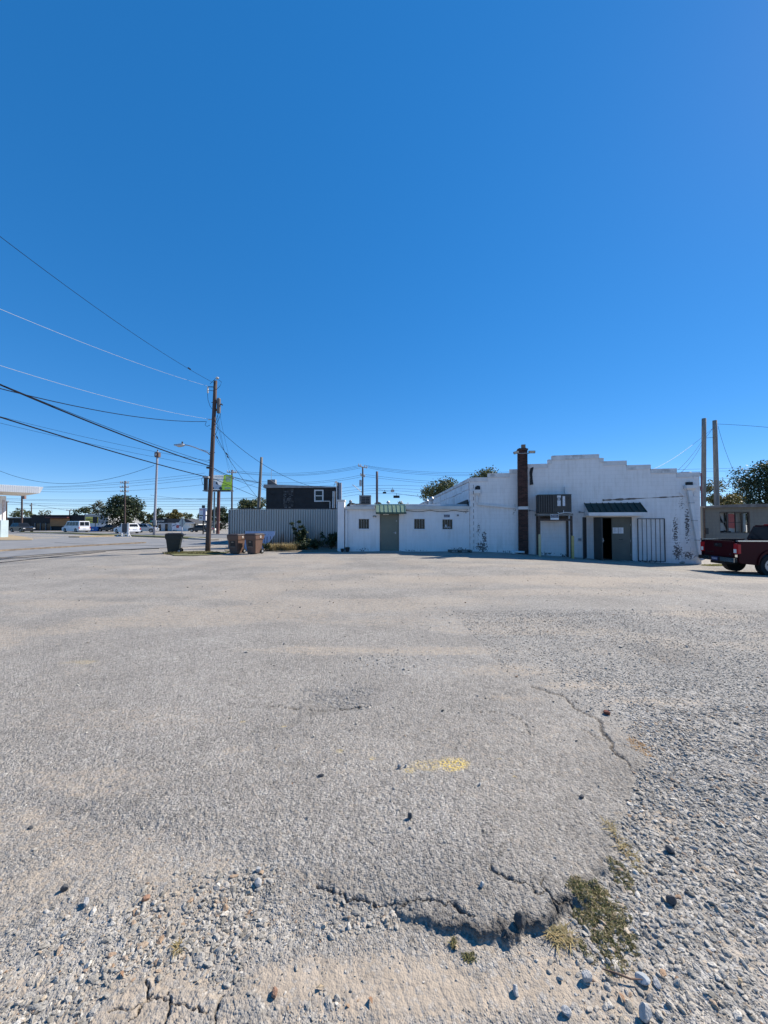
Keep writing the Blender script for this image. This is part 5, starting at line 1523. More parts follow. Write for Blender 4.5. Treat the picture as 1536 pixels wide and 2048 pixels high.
# blue skip
a = at(177, 1063, 79); b = at(195, 1053.5, 79); z = float(g(a.x, 79))
t = thing('blue_container', 'blue container behind the rear of the white van', 'container', (a.x, 79, z)); w = b.x - a.x; h = b.z - z
BLUE = mat('container_blue', (.025, .13, .42), .5, .12, 2)
MB().hexa([(0.1, 0, .1), (w - .1, 0, .1), (w - .1, 1.2, .1), (.1, 1.2, .1)], [(0, -.1, h - .15), (w, -.1, h - .15), (w, 1.3, h - .15), (0, 1.3, h - .15)]).build('body', BLUE, t)
MB().box(-.04, w + .04, -.14, 1.34, h - .148, h).build('lid', BLUE, t)
MB().prism([(w * .38, h * .35), (w * .62, h * .35), (w * .56, h * .62), (w * .5, h * .5), (w * .43, h * .62)], -.09, -.075).build('emblem', WHITE, t)
# low office with the dark lettered fascia
Y_ = 86.; a = at(315, 1046, Y_); z0 = float(g(a.x, Y_)); x0 = a.x
t = thing('office_building', 'low white office with dark lettered fascia and grey gable roof', 'building', (x0, Y_, z0))
def lx(px): return at(px, 1050, Y_).x - x0
def lz(py): return at(340, py, Y_).z - z0
MB().box(0, lx(366), 0, 8, -.3, lz(1045.8)).build('wall', WHITE, t)
MB().box(lx(366) + .005, lx(391), -2.5, 8, -.3, lz(1045.8)).build('wall', mat('office_white', (.80, .79, .74), .7, .05, 1), t)
MB().box(lx(391) + .005, lx(401), -1.0, 8, -.3, lz(1046)).build('wall', mat('office_white', (.80, .79, .74)), t)
ROOFG = mat('office_roof', (.055, .056, .06), .8, .2, 1.5)
MB().prism([(lx(347), lz(1045.5)), (lx(403), lz(1046.3)), (lx(385), lz(1038)), (lx(350), lz(1037.5))], -2.8, 8.3).build('roof', ROOFG, t)
MB().box(lx(365.5), lx(402), -2.86, -2.81, lz(1047.0), lz(1045.0)).build('fascia', WHITE, t)
MB().box(-.1, lx(349), -2.75, -2.5, lz(1046), lz(1036.8)).build('sign_fascia', mat('fascia_black', (.018, .020, .022), .6, .2, 2), t)
GRN = mat('sign_green', (.02, .28, .17), .5, .05, 2)
e1 = lettering('lettering', 'e', .62, mat('sign_white', (.75, .77, .75), .5, .03, 2), t, (lx(318.2), -2.76, lz(1043.6)), extrude=.01)
MB().box(lx(315.6), lx(318.0), -2.768, -2.752, lz(1044.4), lz(1041.0)).build('green_mark', GRN, t)
lettering('lettering', 'nterprise', .62, MATS['sign_white'], t, (lx(321.4), -2.76, lz(1043.6)), extrude=.01, sx=1.02)
for (p, q, y0, y1) in ((330.5, 335.5, 1048, 1062), (317, 322, 1049, 1061)):
    wd = MB().box(lx(p), lx(q), -.06, -.004, lz(y1), lz(y0)).build('window', GLASS, t)
    mb = MB(); mb.box(lx(p) - .1, lx(p) - .005, -.08, -.004, lz(y1), lz(y0)); mb.build('frame', WHITE, wd)
MB().box(lx(393), lx(396), -1.05, -1.004, lz(1053.5), lz(1047.5)).build('window', GLASS, t)
# banner on stakes before the office
Y_ = 70.; a = at(343.5, 1059.5, Y_); b = at(365, 1047, Y_); z = float(g(a.x, Y_))
t = thing('banner_sign', 'pale banner with a red round logo before the low office', 'sign', (a.x, Y_, z)); w = b.x - a.x; zl, zh = a.z - z, b.z - z
MB().box(0, w, 0, .04, zl, zh).build('panel', mat('banner_white', (.66, .68, .74), .6, .08, 2), t)
mb = MB(); mb.lathe([(.30, 0), (.30, .006)], 18); o = mb.build('logo', mat('logo_red', (.40, .10, .10), .6, .1, 3), t); o.rotation_euler = (R(90), 0, 0); o.location = (w * .55, -.003, zl + (zh - zl) * .52)
mb = MB()
for (u, v, ang) in ((.12, .60, .3), (.22, .68, .25), (.36, .76, .1), (.74, .72, -.15), (.86, .62, -.3)): mb.prism([(w * u - .14, zl + (zh - zl) * v - .08), (w * u + .14, zl + (zh - zl) * v - .08 + ang * .28), (w * u + .14, zl + (zh - zl) * v + .08 + ang * .28), (w * u - .14, zl + (zh - zl) * v + .08)], -.008, -.002)
mb.build('worn_lettering', mat('banner_ink', (.10, .12, .22), .6, .1, 3), t)
for u in (.02, .98): MB().cyl((w * u, .06, 0), (w * u, .06, zh), .03, n=6).build('stake', STEEL, t)
# grey shop at right
Y_ = 24.; a = at(1405.5, 1050, Y_); x0 = a.x; z0 = float(g(x0, Y_))
shop = thing('grey_shop', 'drab grey block shop with a wide window behind the red pickup', 'building', (x0, Y_, z0))
def sx(px): return at(px, 1050, Y_).x - x0
def sz(py, px=1450): return at(px, py, Y_).z - z0
SG = wallmat('shop_wall_paint', (.17, .165, .145), [], grime=.4, joint=.5, under=(.1, .1, .1))
wx0, wx1, wz0, wz1 = sx(1440), sx(1500), sz(1066.5), sz(1023.5)
MB().cells([0, wx0, wx1, sx(1600)], [-.4, wz0, wz1, sz(1014)], lambda x, z: not (wx0 < x < wx1 and wz0 < z < wz1), 0, .2).build('front_wall', SG, shop, merge=True)
MB().box(-.02, sx(1600), .21, 7, sz(1014) - .1, sz(1014)).build('roof', mat('shop_roof', (.12, .115, .11), .9, .2, 2), shop)
mb = MB(); mb.prism([(-.08, sz(1015.5)), (sx(1600), sz(1014)), (sx(1600), sz(1007)), (sx(1475), sz(1008.5)), (-.08, sz(1012.5))], -.30, .18); mb.build('eave', mat('eave_grey', (.15, .14, .13), .85, .3, 2, bump=.4), shop)
MB().box(-.05, .02, -.05, 7, -.4, sz(1014)).build('side_wall', SG, shop)
fr = MB(); e = .06
fr.box(wx0 + .002, wx0 + e, .04, .12, wz0 + .002, wz1 - .002); fr.box(wx1 - e, wx1 - .002, .04, .12, wz0 + .002, wz1 - .002); fr.box(wx0 + e, wx1 - e, .041, .119, wz1 - e, wz1 - .002); fr.box(wx0 + e, wx1 - e, .041, .119, wz0 + .002, wz0 + e)
wf = fr.build('window', mat('shop_frame', (.05, .045, .04), .6, .2, 5), shop)
for px, wdt in ((1457, .05), (1473, .018), (1486.5, .055)): MB().box(sx(px) - wdt, sx(px) + wdt, .045, .115, wz0 + e, wz1 - e).build('mullion', MATS['shop_frame'], wf)
MB().box(wx0 + e, sx(1485), .05, .11, .5 * (wz0 + wz1) - .015, .5 * (wz0 + wz1) + .015).build('transom', MATS['shop_frame'], wf)
pp = [wx0 + e, sx(1457) - .05, sx(1473) - .018, sx(1486.5) - .055, wx1 - e]; qq = [0, sx(1457) + .05, sx(1473) + .018, sx(1486.5) + .055]
for k in range(4):
    l_ = wx0 + e if k == 0 else qq[k]
    MB().box(l_, pp[k + 1], .085, .09, wz0 + e, wz1 - e).build('pane', CLEAR, wf)
MB().box(wx0 + .05, wx1 - .05, .42, .44, wz0 - .1, wz1 + .05).build('blind', mat('blind_pale', (.62, .60, .58), .8, .08, 2), shop)
mb = MB(); mb.prism([(sx(1464), wz0 + .35), (sx(1484), wz0 + .28), (sx(1484), wz1 - .25), (sx(1478), wz1 - .12), (sx(1468), wz1 - .12), (sx(1464), wz1 - .35)], .40, .415); mb.build('red_poster', mat('poster_red', (.62, .16, .15), .7, .1, 3), shop)
mb = MB()
for (a_, b_) in (((1446, 1028), (1449, 1062)), ((1449, 1030), (1455, 1045)), ((1459, 1045), (1466, 1063)), ((1443, 1062), (1456, 1064)), ((1460, 1026), (1461, 1044)), ((1458, 1062), (1471, 1064))):
    mb.cyl((sx(a_[0]), .36, sz(a_[1])), (sx(b_[0]), .36, sz(b_[1])), .045, n=6)
o = mb.build('goods', DARK, shop); tag(o, kind='stuff')
MB().box(sx(1487.5), wx1 - .07, .2, .21, wz0 + .1, wz1 - .1).build('louvre_blind', mat('louvre_pale', (.5, .52, .5), .7, .1, 3), shop)
MB().cyl((.06, -.06, 0), (.06, -.06, sz(1018)), .045, n=8).build('downpipe', RUSTY, shop); MB().box(.08, .24, -.14, -.004, sz(1068), sz(1056)).build('meter_box', DARK, shop)

# canopy of the filling station at the left edge
q0, q1 = at(-120, 964, 34.5), at(79, 974, 40.0)
t = thing('station_canopy', 'white station canopy with ribbed fascia on a pale column', 'canopy', (q1.x, q1.y, float(g(q1.x, q1.y))))
zc0 = t.location.z
d = (q0 - q1); d.z = 0; Lc = d.length; ang = math.atan2(d.y, d.x); t.rotation_euler = (0, 0, ang)
CANW = mat('canopy_white', (.84, .84, .83), .5, .05, 2)
zt = q1.z - zc0; fh = 12.5 / F * 40
# local x runs along the fascia to the left and towards the viewer; local y < 0 is behind it
mb = MB(); mb.prism([(0, zt), (.16, zt - fh), (-7, zt - fh), (-7, zt)], .28, Lc, 'x'); 
fas = MB()
MB().box(.2, Lc, -7, -.02, zt - fh + .02, zt - .02).build('deck', CANW, t)
nr = int(Lc / .16)
vs = []; 
mb = MB()
for k in range(nr):
    x = .0 + k * Lc / nr; w = Lc / nr * .62
    mb.hexa([(x + .22 * 0, .02, zt - fh), (x + w, .02, zt - fh), (x + w, .032, zt - fh), (x, .032, zt - fh)], [(x, .10, zt), (x + w, .10, zt), (x + w, .115, zt), (x, .115, zt)])
o = mb.build('fascia_ribs', CANW, t); tag(o, kind='stuff')
mb = MB(); mb.hexa([(-.05, -7, zt - fh), (Lc, -7, zt - fh), (Lc, .019, zt - fh), (-.05, .019, zt - fh)], [(-.30, -7, zt + .02), (Lc, -7, zt + .02), (Lc, .099, zt + .02), (-.30, .099, zt + .02)]); mb.build('fascia', mat('fascia_backing', (.78, .78, .78), .5, .06, 2), t)
c = at(0, 1060, 40.5); cl = thing('canopy_column', 'pale blue-white canopy column at the left edge', 'column', (c.x - .15, 40.5, float(g(c.x, 40.5))))
hh = at(0, 992, 40.5).z - cl.location.z
MB().box(-.45, .42, -.3, .3, hh * .42, hh).build('upper_shaft', CANW, cl); MB().box(-.75, .62, -.42, .42, -.05, hh * .42 - .004).build('base', mat('column_blue', (.42, .52, .56), .6, .06, 2), cl)
MB().box(.425, .52, -.1, .1, hh * .44, hh * .9).build('downpipe', mat('pipe_red_white', (.66, .58, .58), .5, .15, 4), cl)

# ------------------------------------------------------------------ poles
def pole(name, label, pb, pt, Y, r0, r1, m, cat='utility pole', n=10, base=True):
    a = gnd(*pb) if Y is None else at(pb[0], pb[1], Y)
    Yv = a.y; b = at(pt[0], pt[1], Yv)
    z = float(g(a.x, Yv))
    t = thing(name, label, cat, (a.x, Yv, z))
    mb = MB(); k = 8
    vs = [Vector((0, 0, -.3 if base else a.z - z)).lerp(Vector((b.x - a.x, 0, b.z - z)), i / k) for i in range(k + 1)]
    mb.tube(vs, [r0 + (r1 - r0) * i / k for i in range(k + 1)], n)
    mb.build('shaft', m, t, smooth=True)
    return t, a, b
PT, PA, PB = pole('utility_pole', 'tall brown wooden utility pole leaning right beside the green bin', (415, 1104), (431, 762), None, .138, .095, POLEWOOD)
PY = PA.y
def pp_(px, py, dy=0):  # pole-local point in the pole's plane
    p = at(px, py, PY + dy); return (p.x - PT.location.x, dy, p.z - PT.location.z)
PORC = mat('porcelain', (.55, .54, .52), .25, .08, 5)
MB().lathe([(.10, 0), (.10, .75), (.08, .79), (.03, .82)], 14, pp_(437.3, 826)).build('transformer', mat('transformer_grey', (.13, .115, .105), .6, .2, 5), PT)
tr = PT.children[-1] if False else [o for o in PT.children if o.name.startswith('transformer')][0]
mb = MB(); q = pp_(439, 809); mb.tube([q, (q[0] + .12, 0, q[2] + .02), (q[0] + .16, 0, q[2] - .04)], .035, 6); mb.build('bushing', DARK, tr)
MB().box(*(lambda p: (p[0] - .16, p[0], -.04, .04, p[2], p[2] + .12))(pp_(436, 822))).build('bracket', DARK, tr)
a = pp_(431.5, 763); b = pp_(434.5, 757); mb = MB(); mb.cyl(a, b, .02, n=6); mb.build('pin', STEEL, PT); MB().lathe([(.05, 0), (.09, .03), (.08, .08), (.03, .11)], 12, (b[0], b[1], b[2] - .02)).build('insulator', PORC, PT)
MB().cyl(pp_(427, 774), pp_(415, 773.5), .022, n=6).build('arm', DARK, PT)
mb = MB(); q = pp_(415.5, 786); mb.lathe([(.035, 0), (.05, .06), (.03, .1), (.05, .16), (.03, .22), (.05, .30), (.02, .36)], 10, q); mb.build('cutout', PORC, PT)
MB().cyl(pp_(427, 782), pp_(417, 780), .014, n=6).build('cutout_arm', DARK, PT)
MB().cyl(pp_(416, 839), pp_(430.5, 838.5), .02, n=6).build('clevis', WIREL, PT)
MB().box(*(lambda p, q: (p[0], q[0], -.30, -.17, p[2], q[2]))(pp_(412.5, 981), pp_(419, 957))).build('cable_box', DARK, PT)
MB().box(*(lambda p, q: (p[0], q[0], -.34, .20, p[2], q[2]))(pp_(411, 957), pp_(422, 953.5))).build('clamp', GREYP, PT)
MB().lathe([(.19, 0), (.19, .07)], 12, (pp_(420, 937)[0], 0, pp_(420, 937)[2])).build('band', DARK, PT)
for (x, y) in ((420.5, 920), (424, 858), (426.5, 805), (422.5, 905)): MB().cyl(pp_(x - 3.8, y), pp_(x + 7.5, y), .016, n=6).build('bolt', DARK, PT)
# jumper wires hanging on the pole
for pts in ([(415, 787), (416, 800), (420, 812), (424, 818)], [(437, 826), (434, 835), (431, 845), (429, 850)], [(441, 828), (438, 838), (434, 845), (431, 850)], [(413, 843), (410, 850), (414, 853), (420, 850)], [(420, 768), (432, 756), (443, 764), (440, 772), (432, 780)], [(432, 846), (436, 852), (434, 862), (431, 870)], [(411, 952), (403, 957), (405, 968), (411, 972)]):
    MB().tube([pp_(*p, -.02) for p in pts], .011, 5).build('jumper', WIRE, PT)
# street lamp on the pole
q = at(419, 908, PY)
t = thing('street_lamp', 'grey cobra-head street lamp reaching left from the utility pole', 'street lamp', (q.x, PY, q.z))
def ll(px, py): p = at(px, py, PY); return (p.x - q.x, 0, p.z - q.z)
MB().tube([ll(419, 909), ll(415, 905), ll(405, 901), ll(390, 895), ll(378, 891), ll(369, 889.5)], .030, 8).build('arm', STEEL, t, smooth=True)
MB().cyl(ll(417, 902.5), ll(398, 898), .012, n=6).build('stay', STEEL, t)
a = ll(369, 890.2); b = ll(348, 890.0)
mb = MB(); mb.tube([a, (a[0] - .12, 0, a[2]), ((a[0] + b[0]) / 2, 0, a[2] - .02), (b[0], 0, b[2] + .01)], [.05, .085, .10, .03], 10); hd = mb.build('lamp_head', mat('lamp_aluminium', (.46, .47, .48), .4, .08, 4, metal=.3), t, smooth=True)
MB().lathe([(.04, 0), (.04, .10), (.02, .11)], 8, (a[0] - .12, 0, a[2] + .08)).build('photocell', DARK, hd)

t, a, b = pole('steel_pole', 'slim steel pole with a brown box on top at the street corner', (308, 1070), (315, 903), 48, .16, .12, mat('pole_steel', (.34, .33, .36), .5, .12, 5), 'pole')
def l2(px, py): p = at(px, py, 48); return (p.x - t.location.x, 0, p.z - t.location.z)
c = l2(315, 909); MB().box(c[0] - .24, c[0] + .26, -.24, .24, c[2] - .32, c[2] + .25).build('head_box', mat('box_brown', (.12, .075, .06), .7, .2, 5), t)
MB().cyl((c[0], 0, c[2] + .25), (c[0], 0, c[2] + .6), .06, n=6).build('finial', RUSTY, t)
MB().box(c[0] - .10, c[0] + .02, -.27, -.245, c[2] - .18, c[2] + .08).build('socket', WHITE, t)
c = l2(309.5, 1046); MB().box(c[0] + .0, c[0] + .32, -.3, -.14, c[2] - .3, c[2] + .35).build('control_box', GREYP, t); c = l2(309, 1053); MB().lathe([(.18, 0), (.22, .3), (.18, .55)], 8, (c[0], 0, c[2])).build('sleeve', DARK, t)

def crosspole(label, px, ytop, ybase, Y, arms, r=.14, m=POLEWOOD, extras=()):
    t, a, b = pole('utility_pole', label, (px, ybase), (px, ytop), Y, r, r * .8, m)
    for (y, wpx, tilt) in arms:
        p = at(px - wpx / 2, y, Y); q = at(px + wpx / 2, y + tilt, Y)
        ca = MB().tube([(p.x - a.x, -.16, p.z - t.location.z), (q.x - a.x, -.16, q.z - t.location.z)], .07, 4).build('crossarm', mat('crossarm_wood', (.34, .31, .29), .8, .2, 6), t)
        for u in (.04, .28, .72, .96):
            x = p.x + (q.x - p.x) * u - a.x; z = p.z + (q.z - p.z) * u - t.location.z
            MB().lathe([(.05, 0), (.09, .10), (.05, .14), (.09, .22), (.03, .30)], 8, (x, -.16, z + .05)).build('insulator', PORC, ca)
    return t, a
crosspole('distant pole with three crossarms rising behind the large round tree', 250, 962, 1052, 72, [(966, 17, 0), (975, 18, 0), (983, 17, 1)], .15)
crosspole('distant pole with double crossarm right of the billboard', 464, 940, 1040, 62, [(944.5, 19, 1.5), (958, 10, 0)], .15)
t, a = crosspole('distant pole with a tilted crossarm above the annex roof', 725.5, 934, 1040, 58, [(932, 18, 4.5), (951, 9, 3)], .14)
p = at(721, 968, 58); MB().lathe([(.19, 0), (.19, .85), (.12, .92)], 12, (p.x - a.x, -.05, p.z - t.location.z - .3)).build('transformer', mat('transformer_pale', (.42, .44, .45), .5, .1, 5), t)
p = at(704, 971, 58); q = at(724, 985, 58); MB().tube([(q.x - a.x, 0, q.z - t.location.z), (p.x - a.x + .3, 0, p.z - t.location.z), (p.x - a.x, 0, p.z - t.location.z + .1)], .05, 6).build('lamp_arm', STEEL, t)
crosspole('far left pole carrying a small box beneath the canopy edge', 44, 988, 1046, 76, [(988.5, 9, .5)], .17)
p = at(48, 995, 75.6); b_ = MB().box(p.x - .28, p.x + .28, 75.4, 75.8, p.z - .3, p.z + .35).build('pole_box', mat('pole_box_red', (.24, .15, .13), .6, .2, 4)); one(b_, 'small reddish box on the far left pole', 'box')
crosspole('far pole with one low crossarm beside the canopy column', 13, 1003, 1040, 80, [(1004, 11, .5)], .17)
crosspole('short far pole behind the yellow-green trees', 63, 1006, 1036, 110, [(1012, 5, 0)], .16)
crosspole('far pole with a flat crossarm above the black shopfront', 139.5, 1020, 1036, 108, [(1021, 12, 0)], .16)
pole('utility_pole', 'leaning grey pole left of the dark house', (513.5, 1040), (523, 914.5), 34, .15, .11, OLDWOOD)
pole('utility_pole', 'bare square-cut post standing behind the annex roof', (754, 1030), (754, 943), 44, .17, .16, mat('post_plum', (.16, .13, .14), .8, .2, 6), n=4)
pole('utility_pole', 'left of the two bare wooden poles at the grey shop', (1405.5, 1060), (1408, 837), 26, .155, .13, OLDWOOD)
pole('utility_pole', 'right of the two bare wooden poles at the grey shop', (1435, 1060), (1429.5, 841), 27, .175, .135, OLDWOOD)
# conduit on the left bare pole
p = at(1402.5, 946, 25.7); q = at(1403.5, 1060, 25.7); o = MB().cyl((p.x, 25.7, p.z), (q.x, 25.7, float(g(q.x, 25.7))), .045, n=8).build('cable_riser', mat('riser_maroon', (.16, .07, .08), .6, .2, 5)); one(o, 'maroon cable riser strapped beside the left bare pole', 'conduit')

# billboard
Y_ = 58.; c = at(432, 1066, Y_); zb = float(g(c.x, Y_))
t = thing('billboard', 'white and lime green billboard on a thick steel post', 'billboard', (c.x, Y_, zb))
def bl(px, py): p = at(px, py, Y_); return p.x - c.x, p.z - zb
MB().cyl((0, .6, -.3), (bl(434, 1000)[0], .6, bl(1, 982)[1]), .26, .24, n=12).build('post', mat('post_maroon', (.13, .06, .055), .6, .2, 3), t)
bx0, bx1 = bl(421, 1000)[0], bl(463, 1000)[0]; bz0, bz1 = bl(1, 980)[1], bl(1, 950)[1]
LIME = leafmat('board_lime', [(.55, .72, .14), (.57, .74, .16)], .6, .5); LIMEP = leafmat('board_pale_lime', [(.74, .82, .52), (.76, .83, .55)], .6, .5); BWH = leafmat('board_white', [(.84, .86, .86), (.86, .87, .87)], .6, .5)
xm = bl(447.5, 965)[0]; xb = bl(440, 965)[0]; zk = bl(1, 962)[1]
MB().prism([(bx0, bz0), (xb, bz0), (xm - .1, zk), (xm, bz1), (bx0, bz1)], 0, .012).build('panel', BWH, t)
MB().prism([(xb + .004, bz0), (bx1, bz0), (bx1, bz1), (xm + .004, bz1), (xm - .096, zk)], 0, .012).build('lime_field', LIME, t)
MB().box(xm + .30, bx1 - .1, -.012, -.003, bl(1, 964)[1], bz1 - .2).build('pale_field', LIMEP, t); MB().box(xm + .15, bx1 - .1, -.012, -.003, bz0 + .15, bl(1, 971)[1] - .35).build('pale_field', LIMEP, t)
for zz in (bz0 + .2, .5 * (bz0 + bz1), bz1 - .2): MB().box(bx0 + .1, bx1 - .1, .25, .33, zz - .05, zz + .05).build('frame_rail', GREYP, t)
CARW = mat('print_car', (.58, .60, .66), .5, .05, 2); INK = mat('print_soft_grey', (.50, .55, .52), .5, .1, 3)
x, z = bl(424, 979); MB().prism([(x - .1, z + .1), (x + 1.35, z), (x + 1.45, z + .4), (x + 1.0, z + .75), (x + .75, z + 1.2), (x + .1, z + 1.35), (x - .1, z + 1.3)], -.012, -.003).build('printed_car', CARW, t)
for (u, s) in ((.0, .20), (1.22, .24)): 
    mb = MB(); mb.lathe([(s, 0), (s, .006)], 14); o = mb.build('printed_wheel', mat('print_dark', (.06, .06, .07), .5, .1, 3), t); o.rotation_euler = (R(90), 0, 0); o.location = (x + u + .1, -.013, z + .18)
MB().prism([(x + .55, z + .85), (x + .95, z + .7), (x + .75, z + 1.12), (x + .6, z + 1.15)], -.018, -.013).build('printed_glass', MATS['print_dark'], t)
mb = MB()
for (px0, px1, y) in ((429, 447, 953.5), (427, 437, 959.0), (428, 431, 963), (452, 461, 958.5), (450, 460, 975), (452, 459, 954.5)):
    p, z = bl(px0, y); q, _ = bl(px1, y); xx = p
    while xx < q: 
        ww = rnd.uniform(.06, .16); mb.box(xx, min(xx + ww, q), -.036, -.0315, z - .10, z + rnd.uniform(.02, .12)); xx += ww + .05
mb.build('worn_lettering', INK, t)
MB().box(bx0 - .9, bx1 + .1, -.7, .5, bz0 - .22, bz0 - .10).build('catwalk', mat('catwalk_dark', (.07, .075, .09), .6, .2, 3), t)
MB().box(bx0 - .12, bx1 + .12, -.05, .36, bz0 - .09, bz0 - .004).build('lower_trim', DARK, t)
c2 = at(428, 1066, 64); o = MB().cyl((c2.x, 64, -.5), (c2.x, 64, at(428, 984, 64).z), .14, n=8).build('sign_post', mat('post_teal', (.12, .16, .18), .5, .1, 3)); one(o, 'thin teal post just behind the billboard post', 'post')
# stacked white sign
Y_ = 56.; c = at(405, 1068, Y_); zb = float(g(c.x, Y_)); t = thing('stacked_sign', 'white stacked pylon sign with red and dark lettering left of the pole', 'sign', (c.x, Y_, zb))
def bl(px, py): p = at(px, py, Y_); return p.x - c.x, p.z - zb
MB().cyl((0, .2, -.2), (0, .2, bl(1, 1012)[1]), .10, n=8).build('post', DARK, t)
for (y0, y1) in ((1016, 1030), (1032, 1041)):
    x0, x1 = bl(398.5, 1000)[0], bl(412, 1000)[0]; MB().box(x0, x1, 0, .35, bl(1, y1)[1], bl(1, y0)[1]).build('panel', mat('pylon_white', (.76, .76, .78), .5, .04, 1), t)
mb = MB(); 
for (a_, b_, y) in ((400, 404, 1019.5), (405, 409, 1019.5)): mb.box(bl(a_, 1000)[0], bl(b_, 1000)[0], -.02, -.003, bl(1, y + .8)[1], bl(1, y - .8)[1])
mb.build('red_lettering', mat('ink_red', (.55, .12, .12), .5, .1, 3), t)
mb = MB(); mb.box(bl(400, 1000)[0], bl(404, 1000)[0], -.02, -.003, bl(1, 1037)[1], bl(1, 1034.5)[1]); mb.build('dark_lettering', mat('ink_dark', (.15, .16, .2), .5, .1, 3), t)
MB().box(bl(406.5, 1000)[0], bl(410.8, 1000)[0], -.03, -.021, bl(1, 1040)[1], bl(1, 1017)[1]).build('louvre_strip', mat('strip_violet', (.30, .28, .42), .5, .1, 3), t)
MB().box(bl(404, 1000)[0], bl(408.5, 1000)[0], -.02, .3, bl(1, 1015.9)[1], bl(1, 1010.5)[1]).build('floodlamp', DARK, t)
# back of a diamond road sign
Y_ = 46.; c = at(364, 1068, Y_); zb = float(g(c.x, Y_)); t = thing('diamond_sign', 'bare grey back of a diamond road sign on a thin post', 'sign', (c.x, Y_, zb))
zc = at(364, 1045, Y_).z - zb; h = 10.8 / F * Y_; w = 7.0 / F * Y_
MB().prism([(0, zc - h), (w, zc), (0, zc + h), (-w, zc)], .0, .006).build('plate', mat('sign_back', (.42, .45, .44), .45, .06, 3, metal=.4), t)
MB().box(-.03, .03, -.05, -.004, -.2, zc + h * .95).build('post', mat('post_violet', (.25, .24, .30), .5, .1, 5), t)
# portable frame sign
Y_ = 44.; a = at(244, 1071, Y_); zb = float(g(a.x, Y_)); t = thing('frame_sign', 'dark panel in a white portable frame with splayed feet', 'sign', (a.x, Y_, zb))
def bl(px, py): p = at(px, py, Y_); return p.x - a.x, p.z - zb
MB().box(bl(244, 1000)[0] + .05, bl(256.5, 1000)[0] - .05, .01, .05, .45, bl(1, 1047)[1]).build('panel', mat('panel_dark', (.06, .062, .07), .6, .2, 2), t)
for px, dy in ((244, .6), (258, -.5)):
    x = bl(px, 1000)[0]; pw = .05 if px < 250 else .10
    MB().box(x - pw, x + pw, dy * .1 - .05, dy * .1 + .05, .0, bl(1, 1046.5)[1]).build('upright', WHITE, t)
    for k in (-1, 1): MB().cyl((x, dy * .1, .62), (x + k * .42, dy * .1 - .2, .02), .035, n=5).build('brace', WHITE, t)
    MB().box(x - .48, x + .48, dy * .1 - .3, dy * .1 - .14, 0, .06).build('foot', WHITE, t)

# ------------------------------------------------------------------ wires
def wire(name, label, pts, r=.012, m=WIRE, group=None, cat='cable', over=0.0, n=26):
    """smooth hanging line through three or more points"""
    P = [Vector(p) for p in pts]
    out = []
    if len(P) == 2: P = [P[0], P[0].lerp(P[1], .5), P[1]]
    if len(P) == 3:
        for i in range(n + 1):
            t = i / n * (1 + over)
            out.append(P[0] * ((t - .5) * (t - 1) * 2) + P[1] * (-4 * t * (t - 1)) + P[2] * (2 * t * (t - .5)))
    else:
        for a, b in zip(P[:-1], P[1:]): out += [a.lerp(b, i / 4) for i in range(4)]
        out.append(P[-1])
    o = MB().tube(out, r, 5).build(name, m)
    return one(o, label, cat, group)
def lw(p0, p1, p2, Y1, **k):
    a = at(p0[0], p0[1], PY); c = at(p2[0], p2[1], Y1); b = at(p1[0], p1[1], 1 / (1 / PY + (p1[0] - p0[0]) / (p2[0] - p0[0]) * (1 / Y1 - 1 / PY)))
    # place the middle point at the parameter of an even split in depth
    ym = .5 * (PY + Y1); t = (1 / ym - 1 / PY) / (1 / Y1 - 1 / PY); pxm = p0[0] + t * (p2[0] - p0[0])
    # quadratic through the three measured picture points
    import numpy as _n
    cf = _n.polyfit([p0[0], p1[0], p2[0]], [p0[1], p1[1], p2[1]], 2)
    return [a, at(pxm, float(_n.polyval(cf, pxm)), ym), c]
wire('power_line', 'topmost thin dark line from the pole top to the upper left', lw((428, 766), (378, 737), (0, 473), 10.2), .008, over=.9)
p = at(378, 737, 18.2); b_ = MB().tube([at(381, 739, 18.2), at(376, 735.6, 18.2)], .035, 6).build('line_splice', DARK); one(b_, 'small dark splice on the topmost line', 'splice')
wire('power_line', 'upper bright aluminium line left of the pole', lw((415, 772), (207, 702), (0, 618), 10.6), .0065, WIREL, over=.8)
wire('power_line', 'lower bright aluminium line left of the pole', lw((421, 838.5), (207, 793), (0, 731), 10.6), .0065, WIREL, over=.8)
wire('service_cable', 'twisted cable sagging below the bright lines', lw((412, 843), (230, 828), (0, 777), 10.8), .014, over=.7)
wire('telephone_cable', 'thickest black cable bundle from the pole towards the upper left', lw((420, 932), (206, 855), (0, 769), 11.0), .027, over=.8)
wire('telephone_cable', 'thin black strand just above the thickest cable', lw((421, 926), (206, 851.5), (0, 768), 11.0), .009, over=.8)
wire('telephone_cable', 'lowest black cable from the pole box to the left', lw((414, 954), (206, 897.5), (0, 834), 11.2), .022, over=.8)
wire('drop_wire', 'faint wire passing just above the slim steel pole', lw((421, 922), (310, 903), (0, 833), 14), .006, over=.6)
wire('drop_wire', 'faint wire crossing the slim steel pole below its box', lw((421, 934), (310, 914), (0, 846), 14), .006, over=.6)
wire('span_wire', 'wire drooping from the slim steel pole past the canopy', [at(308, 931, 48), at(142, 967, 50), at(0, 942, 52)], .022, over=.3)
